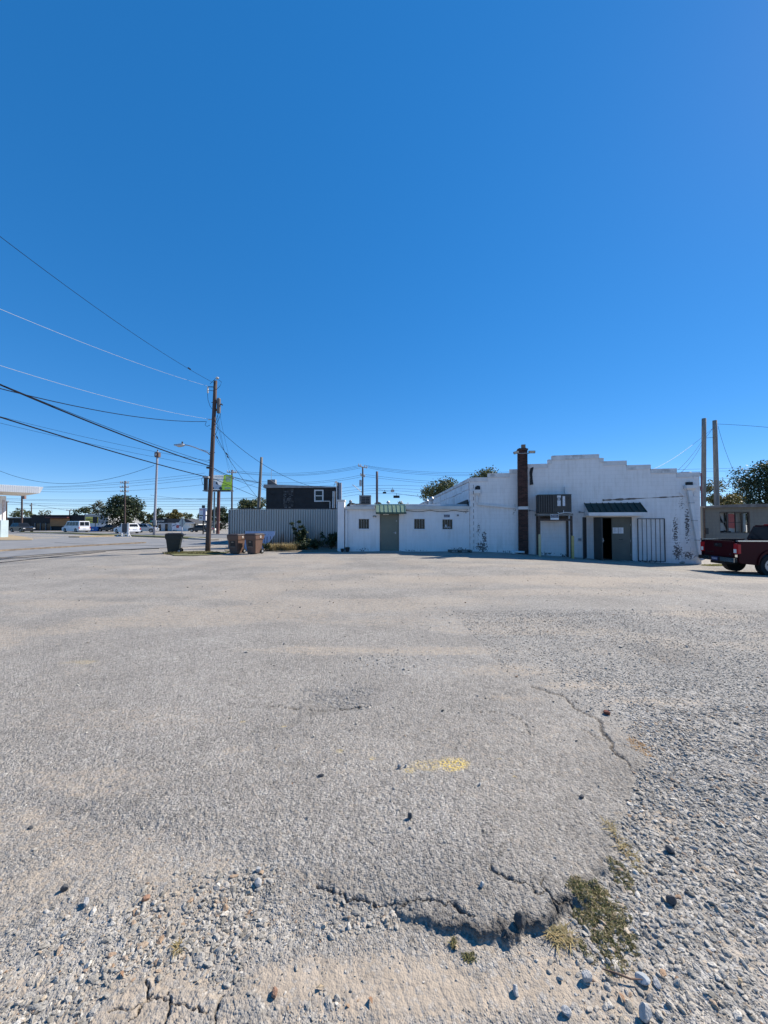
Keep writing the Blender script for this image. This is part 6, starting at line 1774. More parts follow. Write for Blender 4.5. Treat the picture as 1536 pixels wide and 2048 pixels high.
# right of the pole
wire('service_cable', 'cable dropping from the pole past the leaning grey pole to the house', [at(430, 851, PY), at(560, 948, 25), at(672, 983, 29.5)], .012)
wire('guy_wire', 'guy wire slanting down right from the pole to the fence', [at(430, 866, PY), at(478, 948, 22.5), at(536, 1018, 24.3)], .010)
wire('guy_wire', 'second thinner guy wire right of the pole', [at(430, 872, PY), at(470, 925, 24), at(545, 990, 30)], .007)
for k, (a_, b_) in enumerate((((436, 795), (466, 943)), ((434, 832), (462, 943)), ((433, 800), (461, 955)))):
    wire('primary_line', ['outermost fine wire from the transformer to the double-crossarm pole', 'middle fine wire from the transformer to the double-crossarm pole', 'innermost fine wire from the pole to the double-crossarm pole'][k], [at(*a_, PY), at(.5 * (a_[0] + b_[0]) - 2, .5 * (a_[1] + b_[1]) + 6, 40), at(*b_, 61.8)], .009)
wire('telephone_cable', 'heavy cable from the pole band to the leaning grey pole', [at(424, 934, PY), at(470, 955, 26), at(518, 965, 34)], .020)
wire('telephone_cable', 'cable from the pole box sloping down to the house roof', [at(420, 955, PY), at(470, 975, 24), at(535, 1003, 29.8)], .014)
wire('telephone_cable', 'thin cable from the pole band to the house corner', [at(424, 938, PY), at(480, 963, 25), at(533, 981, 29.8)], .010)
wire('telephone_cable', 'short cable from the leaning grey pole to the house roof', [at(519, 963, 34), at(526, 972, 32), at(533, 978, 30)], .016)
wire('span_wire', 'wire rising from the low left to the leaning grey pole', [at(470, 980, 50), at(495, 972, 42), at(516, 965, 34)], .010)
# splices on the guy wires
def lag(P, t): return P[0] * ((t - .5) * (t - 1) * 2) + P[1] * (-4 * t * (t - 1)) + P[2] * (2 * t * (t - .5))
G1 = [at(430, 866, PY), at(478, 948, 22.5), at(536, 1018, 24.3)]; G2 = [at(430, 872, PY), at(470, 925, 24), at(545, 990, 30)]
for i, (Pq, tq) in enumerate(((G1, .05), (G2, .36), (G1, .28))):
    b_ = MB().tube([lag(Pq, tq - .012), lag(Pq, tq + .012)], .035, 6).build('line_splice', DARK); one(b_, ['splice nearest the pole on the right-hand wires', 'upper of two splices on the right-hand wires', 'lower of two splices on the right-hand wires'][i], 'splice')
# the long lines along the cross street, near enough to tell apart only as a bundle
GW = 'wires strung along the cross street'
LBL = 'thin wire strung along the far cross street'
far = [((0, 969), (140, 972), (410, 946)), ((60, 973), (200, 971), (412, 951)), ((0, 973), (180, 977), (412, 956)), ((80, 983), (240, 982), (412, 969)),
       ((0, 996), (200, 1000), (540, 996)), ((0, 999), (220, 1003), (540, 1001)), ((0, 1004), (200, 1009), (540, 1008)), ((0, 1008), (240, 1013), (540, 1011)), ((30, 1017), (260, 1018), (540, 1019)),
       ((220, 990), (340, 997), (540, 994)), ((0, 1005), (30, 1004), (140, 1022)), ((300, 990), (400, 999), (540, 999)),
       ((463, 941), (600, 946), (722, 930)), ((467, 944), (600, 949), (725, 932)), ((470, 945), (600, 951), (730, 934)), ((470, 957), (600, 965), (722, 950)), ((470, 960), (600, 968), (726, 953)),
       ((728, 930), (860, 944), (1040, 943)), ((731, 932), (860, 947), (1040, 946)), ((735, 935), (860, 950), (1040, 949)), ((730, 949), (840, 961), (930, 964)), ((731, 953), (840, 965), (920, 968)),
       ((680, 977), (755, 971), (860, 973)), ((680, 984), (757, 977), (860, 981)), ((680, 989), (757, 981), (855, 987)), ((680, 995), (757, 987), (850, 994)), ((757, 978), (800, 988), (850, 994)), ((545, 976), (610, 974), (676, 969)),
       ((1300, 942), (1400, 938), (1560, 935)), ((1300, 947), (1400, 943), (1560, 941)), ((1400, 955), (1470, 957), (1560, 957)), ((1400, 966), (1470, 966), (1560, 966)), ((1400, 972), (1470, 973), (1560, 972)), ((1400, 981), (1470, 983), (1560, 983)), ((1400, 995), (1470, 995), (1560, 996))]
WL = [None] * len(far)
ORD = ['first', 'second', 'third', 'fourth', 'fifth', 'sixth', 'seventh', 'eighth', 'ninth', 'tenth', 'eleventh', 'twelfth']
for lo_, hi_, where in ((0, 12, 'left of the utility pole'), (12, 17, 'between the double-crossarm pole and the annex'), (17, 22, 'right of the tilted-crossarm pole'), (22, 28, 'low over the annex roof'), (28, 35, 'behind the two bare wooden poles')):
    for r_, k in enumerate(sorted(range(lo_, hi_), key=lambda q: far[q][1][1])): WL[k] = ORD[r_] + ' from the top of the street wires ' + where
for k, (a_, b_, c_) in enumerate(far):
    Yv = 66 if k < 28 else 46
    wire('street_wire', WL[k], [at(*a_, Yv), at(*b_, Yv), at(*c_, Yv)], .020 if k < 28 else .014, group=GW, n=16)
# traffic signals hanging on the wires
for i, (px, py, w, h) in enumerate(((769, 985.5, 7, 3.5), (785, 981.5, 7, 4.5), (793, 993.5, 12.5, 5))):
    c = at(px, py, 62); t = thing('traffic_signal', ['leftmost dark traffic signal hung over the street', 'middle pale traffic signal hung over the street', 'largest dark traffic signal hung lowest over the street'][i], 'traffic signal', tuple(c)); s = 62 / F
    MB().box(-w * s * .5, w * s * .5, -.15, .15, -h * s * .5, h * s * .5).build('housing', BLACKP if i != 1 else mat('signal_pale', (.40, .38, .36), .6, .1, 4), t, bevel=.03)
    MB().cyl((0, 0, h * s * .5), (0, 0, h * s * .5 + .35), .03, n=6).build('hanger', DARK, t)
    for k in range(3): MB().cyl((-w * s * .3 + k * w * s * .3, .151, 0), (-w * s * .3 + k * w * s * .3, .28, 0), h * s * .32, n=10).build('visor', BLACKP, t)
# wires of the bare poles at right
wire('service_cable', 'line leaving the right bare pole towards the right edge', [at(1433, 848, 27), at(1490, 851, 26), at(1560, 857, 25)], .011, over=.2)
wire('service_cable', 'wire falling from the right bare pole to the grey shop roof', [at(1436, 852, 27), at(1462, 930, 25.5), at(1498, 995, 24.3)], .009)
wire('service_cable', 'pale twisted cable from the right bare pole down to the parapet', [at(1424, 858, 27), at(1360, 908, 23.5), at(1302, 940, 20.4)], .010, WIREL)
wire('service_cable', 'upper dark strand from the left bare pole to the parapet end', [at(1403, 884, 26), at(1380, 915, 22), at(1356, 940, 19.6)], .008)
wire('service_cable', 'lower dark strand from the left bare pole to the parapet end', [at(1403, 890, 26), at(1385, 919, 22), at(1363, 944, 19.6)], .008)
wire('service_cable', 'short strut wire between the two bare poles', [at(1411, 876, 26), at(1418, 875.5, 26.5), at(1427, 875, 27)], .012)
wire('service_cable', 'slack strand bridging the tops of the two bare poles', [at(1412, 874, 26), at(1419, 866, 26.5), at(1427, 854, 27)], .009)
# ------------------------------------------------------------------ wheeled bins
def bin_(label, px, py, rz, body, lidm, s=1.0, panel=True, mark=None):
    c = gnd(px, py)
    t = thing('wheelie_bin', label, 'bin', tuple(c), rz)
    def S(*a): return [v * s for v in a]
    mb = MB(); mb.hexa([S(-.25, -.28, .03), S(.25, -.28, .03), S(.25, .22, .03), S(-.25, .22, .03)], [S(-.31, -.37, .80), S(.31, -.37, .80), S(.31, .33, .80), S(-.31, .33, .80)])
    b = mb.build('body', body, t, bevel=.03 * s)
    mb = MB(); mb.hexa([S(-.335, -.39, .74), S(.335, -.39, .74), S(.335, .35, .74), S(-.335, .35, .74)], [S(-.35, -.41, .985), S(.35, -.41, .985), S(.35, .37, .985), S(-.35, .37, .985)]); mb.build('collar', body, t, bevel=.02 * s)
    mb = MB(); mb.hexa([S(-.37, -.44, .99), S(.37, -.44, .99), S(.37, .40, .99), S(-.37, .40, .99)], [S(-.29, -.34, 1.06), S(.29, -.34, 1.06), S(.29, .32, 1.06), S(-.29, .32, 1.06)]); mb.build('lid', lidm, t, bevel=.015 * s)
    mb = MB(); mb.tube([S(-.30, .36, .93), S(-.30, .47, .97), S(.30, .47, .97), S(.30, .36, .93)], .022 * s, 6); mb.build('handle', lidm, t)
    MB().cyl(S(-.30, .25, .13), S(.30, .25, .13), .016 * s, n=6).build('axle', DARK, t)
    for k in (-1, 1):
        w = MB().cyl(S(k * .24, .25, .13), S(k * .31, .25, .13), .13 * s, n=16).build('wheel', RUBBER, t)
        MB().cyl(S(k * .245, .25, .13), S(k * .318, .25, .13), .06 * s, n=10).build('hub', GREYP, w)
    if panel:
        mb = MB(); mb.hexa([S(-.16, -.325, .38), S(.14, -.325, .38), S(.14, -.30, .38), S(-.16, -.30, .38)], [S(-.16, -.366, .70), S(.14, -.366, .70), S(.14, -.34, .70), S(-.16, -.34, .70)]); p = mb.build('label_panel', mat('bin_panel', (.035, .028, .025), .6, .2, 5), t)
        mb = MB(); mb.hexa([S(-.09, -.36, .61), S(.05, -.36, .61), S(.05, -.355, .61), S(-.09, -.355, .61)], [S(-.09, -.37, .65), S(.05, -.37, .65), S(.05, -.365, .65), S(-.09, -.365, .65)]); mb.build('label_strip', mat('label_tan', (.36, .30, .24), .6, .1, 5), p)
        MB().box(*S(-.15, .13, -.345, -.30, .37, .385)).build('catch_bar', mat('label_tan', (.36, .30, .24)), t)
        mb = MB(); mb.tube([S(.352, -.05, .90), S(.352, .04, .935), S(.352, .10, .90), S(.352, .05, .85), S(.352, -.03, .84)], .018 * s, 5); mb.build('emblem', mat('emblem_white', (.7, .66, .6), .6, .1, 5), t)
    if mark: 
        m_ = MATS['emblem_white'] if 'emblem_white' in MATS else mat('emblem_white', (.7, .66, .6), .6, .1, 5)
        f = MB()
        for (dx, dz) in ((-.10, 0), (0, .0), (.10, 0), (-.05, .05), (.05, .05), (0, .10)):
            f.prism([((-.055 + dx) * s, (.80 + dz) * s), ((.055 + dx) * s, (.80 + dz) * s), (dx * s, (.85 + dz) * s)], .352 * s, .3575 * s, 'y')
        o = f.build('emblem', mat('emblem_grey', (.34, .35, .35), .6, .1, 5), t); o.rotation_euler = (0, 0, R(90)); o.scale = (1, 1, 1)
    return t
BRN = mat('bin_brown', (.14, .080, .058), .6, .12, 5, grime=.25)
BRNL = mat('bin_lid_brown', (.05, .035, .03), .6, .2, 5)
GRB = mat('bin_green', (.014, .022, .021), .55, .2, 5, grime=.15)
bin_('dark green wheeled bin with a pale emblem beside the utility pole', 349, 1106.5, R(-70), GRB, BLACKP, .98, panel=False, mark=True)
bin_('brown wheeled bin nearer the utility pole', 473.5, 1107, R(-14), BRN, BRNL, .94)
bin_('brown wheeled bin nearer the leaning carton panel', 509, 1107.5, R(-18), BRN, BRNL, .97)

# ------------------------------------------------------------------ vehicles
def wheels(t, xs, y, r, w=.22):
    for x in xs:
        for k in (-1, 1):
            ty = MB().cyl((x, k * (y - w), r), (x, k * y, r), r, n=24).build('wheel', RUBBER, t)
            rim = MB(); rim.cyl((x, k * (y - .02), r), (x, k * (y + .006), r), r * .62, n=18); rm = rim.build('rim', mat('rim_alloy', (.42, .43, .44), .35, .1, 5, metal=.7), ty)
            sp = MB()
            for q in range(5):
                a = 2 * math.pi * q / 5; sp.cyl((x + math.cos(a) * r * .12, k * (y + .008), r + math.sin(a) * r * .12), (x + math.cos(a + .35) * r * .42, k * (y + .008), r + math.sin(a + .35) * r * .42), r * .08, n=4)
            sp.build('rim_slots', BLACKP, ty)
def arc(cx, r, z0, n=9):
    a0 = math.asin(max(-1, min(1, (z0 - r * .9) / r)))
    return [(cx + r * math.cos(t), r * .9 + r * math.sin(t)) for t in [a0 + (math.pi - 2 * a0) * i / n for i in range(n + 1)]]
def car(name, label, cat, px, py, Y, rz, paint, L, W, H, zb, nose, cab, wb, r=.34, panes=3, roof=None, tall=False):
    p = at(px, py, Y); t = thing(name, label, cat, (p.x, Y, float(g(p.x, Y))), rz)
    hood_x, hood_z, nose_z = nose
    fx_, rx_ = wb
    pts = [(-L / 2, .45), (-L / 2 - .02, zb - .25), (-L / 2 + .06, zb), (hood_x, zb), (hood_x + .1, hood_z), (L / 2 - .25, nose_z), (L / 2 - .03, nose_z - .12), (L / 2, .5), (L / 2 - .05, .26)]
    low = .24
    pts += [(x, z) for x, z in arc(fx_, r * 1.18, low)] + [(x, z) for x, z in arc(rx_, r * 1.18, low)] + [(-L / 2 + .08, .28)]
    MB().prism(pts, -W / 2, W / 2).build('body', paint, t, bevel=.045)
    xr0, xf0, xr1, xf1 = cab
    yb, yt = W / 2 - .05, W / 2 - (.12 if tall else .22)
    lo = [(xr0, -yb, zb - .01), (xf0, -yb, zb - .01), (xf0, yb, zb - .01), (xr0, yb, zb - .01)]; hi = [(xr1, -yt, H), (xf1, -yt, H), (xf1, yt, H), (xr1, yt, H)]
    MB().hexa(lo, hi).build('cabin', roof or paint, t, bevel=.06)
    V = Vector
    def face(a, b, c, d, u0, u1, v0, v1, off, nm, m):
        a, b, c, d = V(a), V(b), V(c), V(d)
        nrm = (b - a).cross(d - a).normalized() * off
        def Q(u, v): return a.lerp(b, u).lerp(d.lerp(c, u), v) + nrm
        def Q2(u, v): return a.lerp(b, u).lerp(d.lerp(c, u), v) + nrm * .1
        mb = MB(); mb.hexa([Q2(u0, v0), Q2(u1, v0), Q2(u1, v1), Q2(u0, v1)], [Q(u0, v0), Q(u1, v0), Q(u1, v1), Q(u0, v1)]); return mb.build(nm, m, t)
    for sgn in (0, 1):
        A = (lo[0], lo[1], hi[1], hi[0]) if sgn == 0 else (lo[2], lo[3], hi[3], hi[2])
        e = [.05 + .9 * k / panes for k in range(panes + 1)]
        for k in range(panes): face(*A, e[k] + .012, e[k + 1] - .012, .16, .86, .012, 'side_window', GLASS)
    face(lo[1], lo[2], hi[2], hi[1], .07, .93, .12, .90, .012, 'windscreen', GLASS)
    if tall:
        for u in ((.08, .48), (.52, .92)): face(lo[3], lo[0], hi[0], hi[3], u[0], u[1], .15, .85, .012, 'rear_window', GLASS)
    else: face(lo[3], lo[0], hi[0], hi[3], .1, .9, .2, .85, .012, 'rear_window', GLASS)
    for k in (-1, 1):
        MB().box(L / 2 - .10, L / 2 - .005, k * (W / 2 - .18) - .16, k * (W / 2 - .18) + .16, nose_z - .28, nose_z - .15).build('headlight', WHITELAMP, t)
        zt = zb + .1 if not tall else zb - .05
        MB().box(-L / 2 - .04, -L / 2 + .05, k * (W / 2 - .09) - .07, k * (W / 2 - .09) + .07, zb - .38, zb - .06).build('taillight', REDLAMP, t)
        MB().box(xf0 - .35, xf0 - .2, k * (W / 2 + .10) - .09, k * (W / 2 + .10) + .09, zb + .03, zb + .18).build('mirror', paint, t, bevel=.02)
    MB().box(L / 2 - .04, L / 2 + .012, -W * .28, W * .28, nose_z - .32, nose_z - .17).build('grille', BLACKP, t)
    MB().box(L / 2 - .06, L / 2 + .03, -W * .46, W * .46, .30, .48).build('bumper', GREYP if tall else paint, t, bevel=.02)
    MB().box(-L / 2 - .06, -L / 2 + .05, -W * .46, W * .46, .34, .52).build('bumper', GREYP if tall else paint, t, bevel=.02)
    MB().box(-L / 2 - .035, -L / 2 - .021, -.22, .22, .62, .78).build('number_plate', mat('plate_pale', (.5, .52, .58), .5, .1, 5), t)
    wheels(t, (fx_, rx_), W / 2 - .01, r)
    return t
CWHITE = mat('car_white', (.74, .75, .77), .25, .03, 2, spec=.6); CDARK = mat('car_charcoal', (.022, .024, .030), .22, .1, 2, spec=.6); CSIL = mat('car_silver', (.42, .44, .47), .28, .04, 2, metal=.4, spec=.6); CBLK = mat('car_black', (.010, .010, .012), .25, .1, 2, spec=.6)
car('suv', 'charcoal sports utility vehicle driving before the black shopfront', 'car', 44, 1063, 74, R(-22), CDARK, 4.75, 1.9, 1.78, 1.05, (.95, 1.08, .98), (-2.2, 1.05, -1.75, .35), (1.45, -1.42), .36)
car('passenger_van', 'white passenger van with dark windows on the cross street', 'van', 152, 1064, 73, R(180 - 24), CWHITE, 5.5, 2.0, 2.12, 1.12, (1.75, 1.14, 1.0), (-2.72, 1.85, -2.62, 1.25), (1.75, -1.7), .36, panes=4, tall=True)
car('suv', 'white sports utility vehicle parked behind the portable frame sign', 'car', 254, 1066, 62, R(180 - 30), CWHITE, 4.6, 1.85, 1.62, .98, (.9, 1.0, .90), (-2.15, 1.0, -1.75, .25), (1.4, -1.38), .34)
car('suv', 'silver sports utility vehicle parked left of the slim steel pole', 'car', 292, 1064, 72, R(12), CSIL, 3.9, 1.8, 1.62, .98, (.75, 1.0, .90), (-1.85, .9, -1.5, .2), (1.15, -1.15), .34)
car('sedan', 'black car parked beyond the white wall by the large tree', 'car', 219, 1062, 80, R(180 - 8), CBLK, 4.4, 1.8, 1.42, .88, (.85, .90, .80), (-1.7, 1.0, -1.1, .2), (1.35, -1.32), .32)
car('sedan', 'dark car half hidden behind the wall of the low office', 'car', 401, 1063, 76, R(175), mat('car_slate', (.05, .055, .06), .3, .1, 2), 4.2, 1.8, 1.42, .88, (.85, .90, .80), (-1.7, 1.0, -1.1, .2), (1.3, -1.3), .32)

# red pickup at the right edge: built from cab, open bed, tailgate
RZ_T = R(-5)
MAROON = mat('truck_maroon', (.045, .005, .008), .4, .08, 2, spec=.15)
nc_ = at(1477, 1100, 14.05)      # rear right corner
TL, TW, TH_, TR = 5.3, 1.86, 1.86, 1.26
ctr = Vector((nc_.x, 14.05, 0)) + Vector((math.cos(RZ_T), math.sin(RZ_T), 0)) * (TL / 2) + Vector((-math.sin(RZ_T), math.cos(RZ_T), 0)) * (TW / 2)
trk = thing('pickup_truck', 'dark red pickup truck parked at the right edge with its tailgate this way', 'truck', (ctr.x, ctr.y, float(g(ctr.x, ctr.y)) + .0), RZ_T)
xr = -TL / 2; xc = -1.03; r = .385; fxw, rxw = 1.62, -1.52
for k in (-1, 1):
    pts = [(xr, .52), (xr, TR), (xc, TR), (xc, .42)] + arc(rxw, r * 1.2, .40) + [(xr + .1, .46)]
    y0, y1 = (k * TW / 2, k * (TW / 2 - .07))
    MB().prism(pts, min(y0, y1), max(y0, y1)).build('bed_side', MAROON, trk, bevel=.02)
    fl = MB(); a_ = arc(rxw, r * 1.34, .42, 12); b_ = arc(rxw, r * 1.2, .42, 12); fl.prism(a_ + b_[::-1], *(sorted((k * (TW / 2 + .002), k * (TW / 2 + .045))))); fl.build('wheel_arch', MAROON, trk, bevel=.012)
    MB().box(xr - .02, xc, *sorted((k * (TW / 2 - .10), k * (TW / 2 + .012))), TR + .004, TR + .045).build('bed_rail', CHROME, trk, bevel=.01)
    ta = MB().box(xr - .03, xr + .10, *sorted((k * (TW / 2 - .20), k * (TW / 2 + .006))), .80, TR - .08).build('taillight', REDLAMP, trk, bevel=.02)
    MB().box(xr - .04, xr - .031, *sorted((k * (TW / 2 - .17), k * (TW / 2 - .05))), .84, .98).build('reversing_lens', WHITELAMP, ta)
MB().box(xr + .05, xc, -TW / 2 + .08, TW / 2 - .08, .62, .68).build('bed_floor', BLACKP, trk)
MB().box(xc - .06, xc - .002, -TW / 2 + .08, TW / 2 - .08, .69, TR - .02).build('bed_front', MAROON, trk)
tg = MB().box(xr - .015, xr + .05, -TW / 2 + .21, TW / 2 - .21, .66, TR + .01).build('tailgate', MAROON, trk, bevel=.018)
mb = MB(); mb.box(xr - .03, xr - .016, -.20, .20, 1.03, 1.16); mb.build('handle_recess', BLACKP, tg)
mb = MB(); mb.lathe([(.055, 0), (.055, .01)], 16); o = mb.build('badge', CHROME, tg); o.rotation_euler = (0, R(-90), 0); o.location = (xr - .031, .05, 1.10)
lettering('lettering', 'FRONTIER', .085, CHROME, tg, (xr - .018, .66, .78), rot=(R(90), 0, R(-90)), sx=1.1)
lettering('lettering', '4x4', .06, CHROME, tg, (xr - .018, -.52, .76), rot=(R(90), 0, R(-90)))
bp_ = MB().box(xr - .14, xr - .02, -TW / 2 + .02, TW / 2 - .02, .50, .645).build('bumper', BLACKP, trk, bevel=.02)
for (y0, y1) in ((-TW / 2 + .01, -.26), (.30, .62)): MB().box(xr - .155, xr - .1405, y0, y1, .50, .65).build('chrome_face', CHROME, bp_)
np_ = MB().box(xr - .156, xr - .1405, -.16, .17, .50, .655).build('number_plate', mat('plate_navy', (.03, .04, .12), .5, .1, 5), trk)
mb = MB()
for k in range(6): mb.box(xr - .158, xr - .1565, -.12 + k * .045, -.095 + k * .045, .545, .61)
mb.build('plate_marks', mat('plate_ink', (.45, .47, .55), .5, .1, 5), np_)
MB().box(xr - .06, xr + .4, -.35, .35, .38, .48).build('hitch', BLACKP, trk)
# cab and front
pts = [(xc + .003, .42), (xc + .003, TR), (1.05, TR), (1.25, 1.14), (2.45, 1.06), (2.62, .92), (2.65, .5), (2.5, .34)] + arc(fxw, r * 1.2, .38) + [(xc + .3, .36)]
MB().prism(pts, -TW / 2, TW / 2).build('cab_body', MAROON, trk, bevel=.04)
lo = [(xc + .02, -TW / 2 + .05, TR - .01), (1.15, -TW / 2 + .05, TR - .01), (1.15, TW / 2 - .05, TR - .01), (xc + .02, TW / 2 - .05, TR - .01)]; hi = [(xc + .22, -TW / 2 + .20, TH_), (.45, -TW / 2 + .20, TH_), (.45, TW / 2 - .20, TH_), (xc + .22, TW / 2 - .20, TH_)]
MB().hexa(lo, hi).build('cab_roof', MAROON, trk, bevel=.05)
def tface(a, b, c, d, u0, u1, v0, v1, nm):
    a, b, c, d = map(Vector, (a, b, c, d)); nrm = (b - a).cross(d - a).normalized() * .012
    def Q(u, v, k): return a.lerp(b, u).lerp(d.lerp(c, u), v) + nrm * k
    mb = MB(); mb.hexa([Q(u0, v0, .1), Q(u1, v0, .1), Q(u1, v1, .1), Q(u0, v1, .1)], [Q(u0, v0, 1), Q(u1, v0, 1), Q(u1, v1, 1), Q(u0, v1, 1)]); return mb.build(nm, GLASS, trk)
tface(lo[3], lo[0], hi[0], hi[3], .06, .94, .08, .86, 'rear_window'); tface(lo[1], lo[2], hi[2], hi[1], .06, .94, .08, .9, 'windscreen')
for A in ((lo[0], lo[1], hi[1], hi[0]), (lo[2], lo[3], hi[3], hi[2])):
    for (u0, u1) in ((.06, .40), (.43, .9)): tface(*A, u0, u1, .12, .86, 'side_window')
MB().box(xc + .20, xc + .26, -.22, .22, TH_ - .005, TH_ + .035).build('brake_lamp', REDLAMP, trk)
MB().box(2.60, 2.67, -TW / 2 + .02, TW / 2 - .02, .42, .60).build('bumper', CHROME, trk, bevel=.02)
wheels(trk, (fxw, rxw), TW / 2 - .02, r, .25)

# ------------------------------------------------------------------ plants by the fence and on the lot
def weed(name, label, x, y, h, w, n, leaf, kind, seed, cat='plant', stems=7, group=None, stalk=BARK):
    rg = np.random.default_rng(seed); r = random.Random(seed)
    t = thing(name, label, cat, (x, y, float(g(x, y)) + .02), 0, group)
    cs, rs = [], []
    for k in range(stems):
        a = r.uniform(0, 6.28); d = r.uniform(.1, .5) * w; zt = h * r.uniform(.45, .92)
        tip = Vector((d * math.cos(a), d * math.sin(a) * .6, zt))
        MB().tube([(tip.x * .12, tip.y * .12, -.03), (tip.x * .6, tip.y * .6, zt * .55), tuple(tip)], [.014, .010, .004], 5).build('stem', stalk, t)
        for q in range(4): 
            u = .4 + .2 * q; cs.append((tip.x * u, tip.y * u, zt * u + .03)); rs.append(.17 * w * (1.25 - .5 * u) + .03)
    v, f = leaf_cloud(np.array(cs), np.array(rs), n, leaf, rg, shell=.2)
    v[:, 2] = np.maximum(v[:, 2], .01)
    np_mesh('foliage', v, f, LEAF[kind], t)
    return t
FYp = 23.0
weed('tall_weed', 'tall leafy weed bush growing before the corrugated fence', at(602, 1060, FYp).x, FYp, 1.75, 1.15, 1500, .075, 'dark', 31, stems=10)
weed('tall_weed', 'dark weed bush in the corner between fence and annex', at(662, 1060, 22.6).x, 22.6, 1.0, 1.2, 1100, .07, 'dark', 32, stems=9)
weed('tall_weed', 'low dark weeds spreading right of the tall weed bush', at(632, 1060, 22.2).x, 22.2, .55, 1.5, 900, .06, 'dark', 33, stems=9)
weed('tall_weed', 'low weeds at the foot of the tall weed bush', at(606, 1060, 21.9).x, 21.9, .5, 1.2, 800, .06, 'dark', 34, stems=8)
weed('tall_weed', 'small dark weed at the lower corner of the carton panel', at(535, 1060, 21.2).x, 21.2, .42, .6, 420, .05, 'mid', 35, stems=6)

def blades(label, name, cx, cy, rx, ry, n, h, m, seed, cat='grass', zf=None, lean=.7, wid=.004, group=None):
    """tuft of thin bent grass blades rooted in the ground"""
    rg = np.random.default_rng(seed)
    a = rg.uniform(0, 2 * np.pi, n); q = np.sqrt(rg.uniform(0, 1, n))
    x = q * np.cos(a) * rx; y = q * np.sin(a) * ry
    keep = fbm((x + cx) * 6 / max(rx, .1) * .3, (y + cy) * 6 / max(ry, .1) * .3, seed, 3) + (1 - q) * .35 > .52
    x, y = x[keep], y[keep]; n = len(x)
    z = (height(x + cx, y + cy) if zf is None else g(x + cx, y + cy) + zf)
    z0 = float(g(cx, cy))
    d = rg.uniform(0, 2 * np.pi, n); hh = h * rg.uniform(.4, 1.2, n); ln = hh * lean * rg.uniform(.4, 1.6, n)
    root = np.stack([x, y, z - z0 - .004], -1); dirv = np.stack([np.cos(d), np.sin(d), np.zeros(n)], -1); side = np.stack([-np.sin(d), np.cos(d), np.zeros(n)], -1) * (wid * rg.uniform(.6, 1.5, n))[:, None]
    up = np.array([0, 0, 1.0])
    mid = root + dirv * (ln * .4)[:, None] + up * (hh * .7)[:, None]; tip = root + dirv * ln[:, None] + up * (hh * rg.uniform(.55, 1.0, n))[:, None]
    v = np.stack([root - side, root + side, mid + side * .8, mid - side * .8, tip + side * .15, tip - side * .15], 1).reshape(-1, 3)
    i = np.arange(n)[:, None] * 6
    f = np.concatenate([i + np.array([0, 1, 2, 3]), i + np.array([3, 2, 4, 5])], 0)
    o = np_mesh(name, v, f, m); o.location = (cx, cy, z0)
    return o
GDRY = leafmat('grass_dry', [(.30, .21, .09), (.42, .32, .15), (.24, .20, .08), (.46, .38, .22)], .9, .2)
GGRN = leafmat('grass_green', [(.08, .10, .03), (.15, .16, .055), (.25, .225, .10), (.38, .30, .16), (.48, .39, .25)], .85, .25)
GMIX = leafmat('grass_mixed', [(.12, .12, .04), (.22, .18, .07), (.08, .10, .03), (.30, .24, .11)], .85, .25)
p = at(565, 1060, 21.6)
one(blades('', 'dry_grass', p.x, 21.7, .85, .6, 2600, .42, GDRY, 41, zf=.02, wid=.008), 'sunlit clump of dry yellow grass before the corrugated fence', 'grass')
p = at(585, 1060, 22.0)
one(blades('', 'dry_grass', p.x + .1, 22.2, .6, .5, 900, .40, GDRY, 42, zf=.02, wid=.008), 'thinner dry grass clump left of the tall weed bush', 'grass')
p = gnd(372, 1108)
one(blades('', 'turf_tuft', p.x + .2, p.y, 1.5, .55, 3200, .10, GMIX, 43, zf=.03, wid=.007), 'green grass tuft at the foot of the dark green bin', 'grass')
p = gnd(420, 1106.5)
one(blades('', 'turf_tuft', p.x, p.y, 1.2, .5, 1500, .08, GMIX, 44, zf=.03, wid=.007), 'thin brown grass round the foot of the utility pole', 'grass')
p = gnd(1440, 1131)
one(blades('', 'turf_tuft', p.x, p.y, .9, .35, 1500, .05, leafmat('moss_yellow', [(.25, .24, .06), (.35, .32, .08), (.42, .38, .12)], .9, .2), 45, zf=.01, wid=.008), 'low yellow-green weeds on the ground behind the pickup tailgate', 'grass')
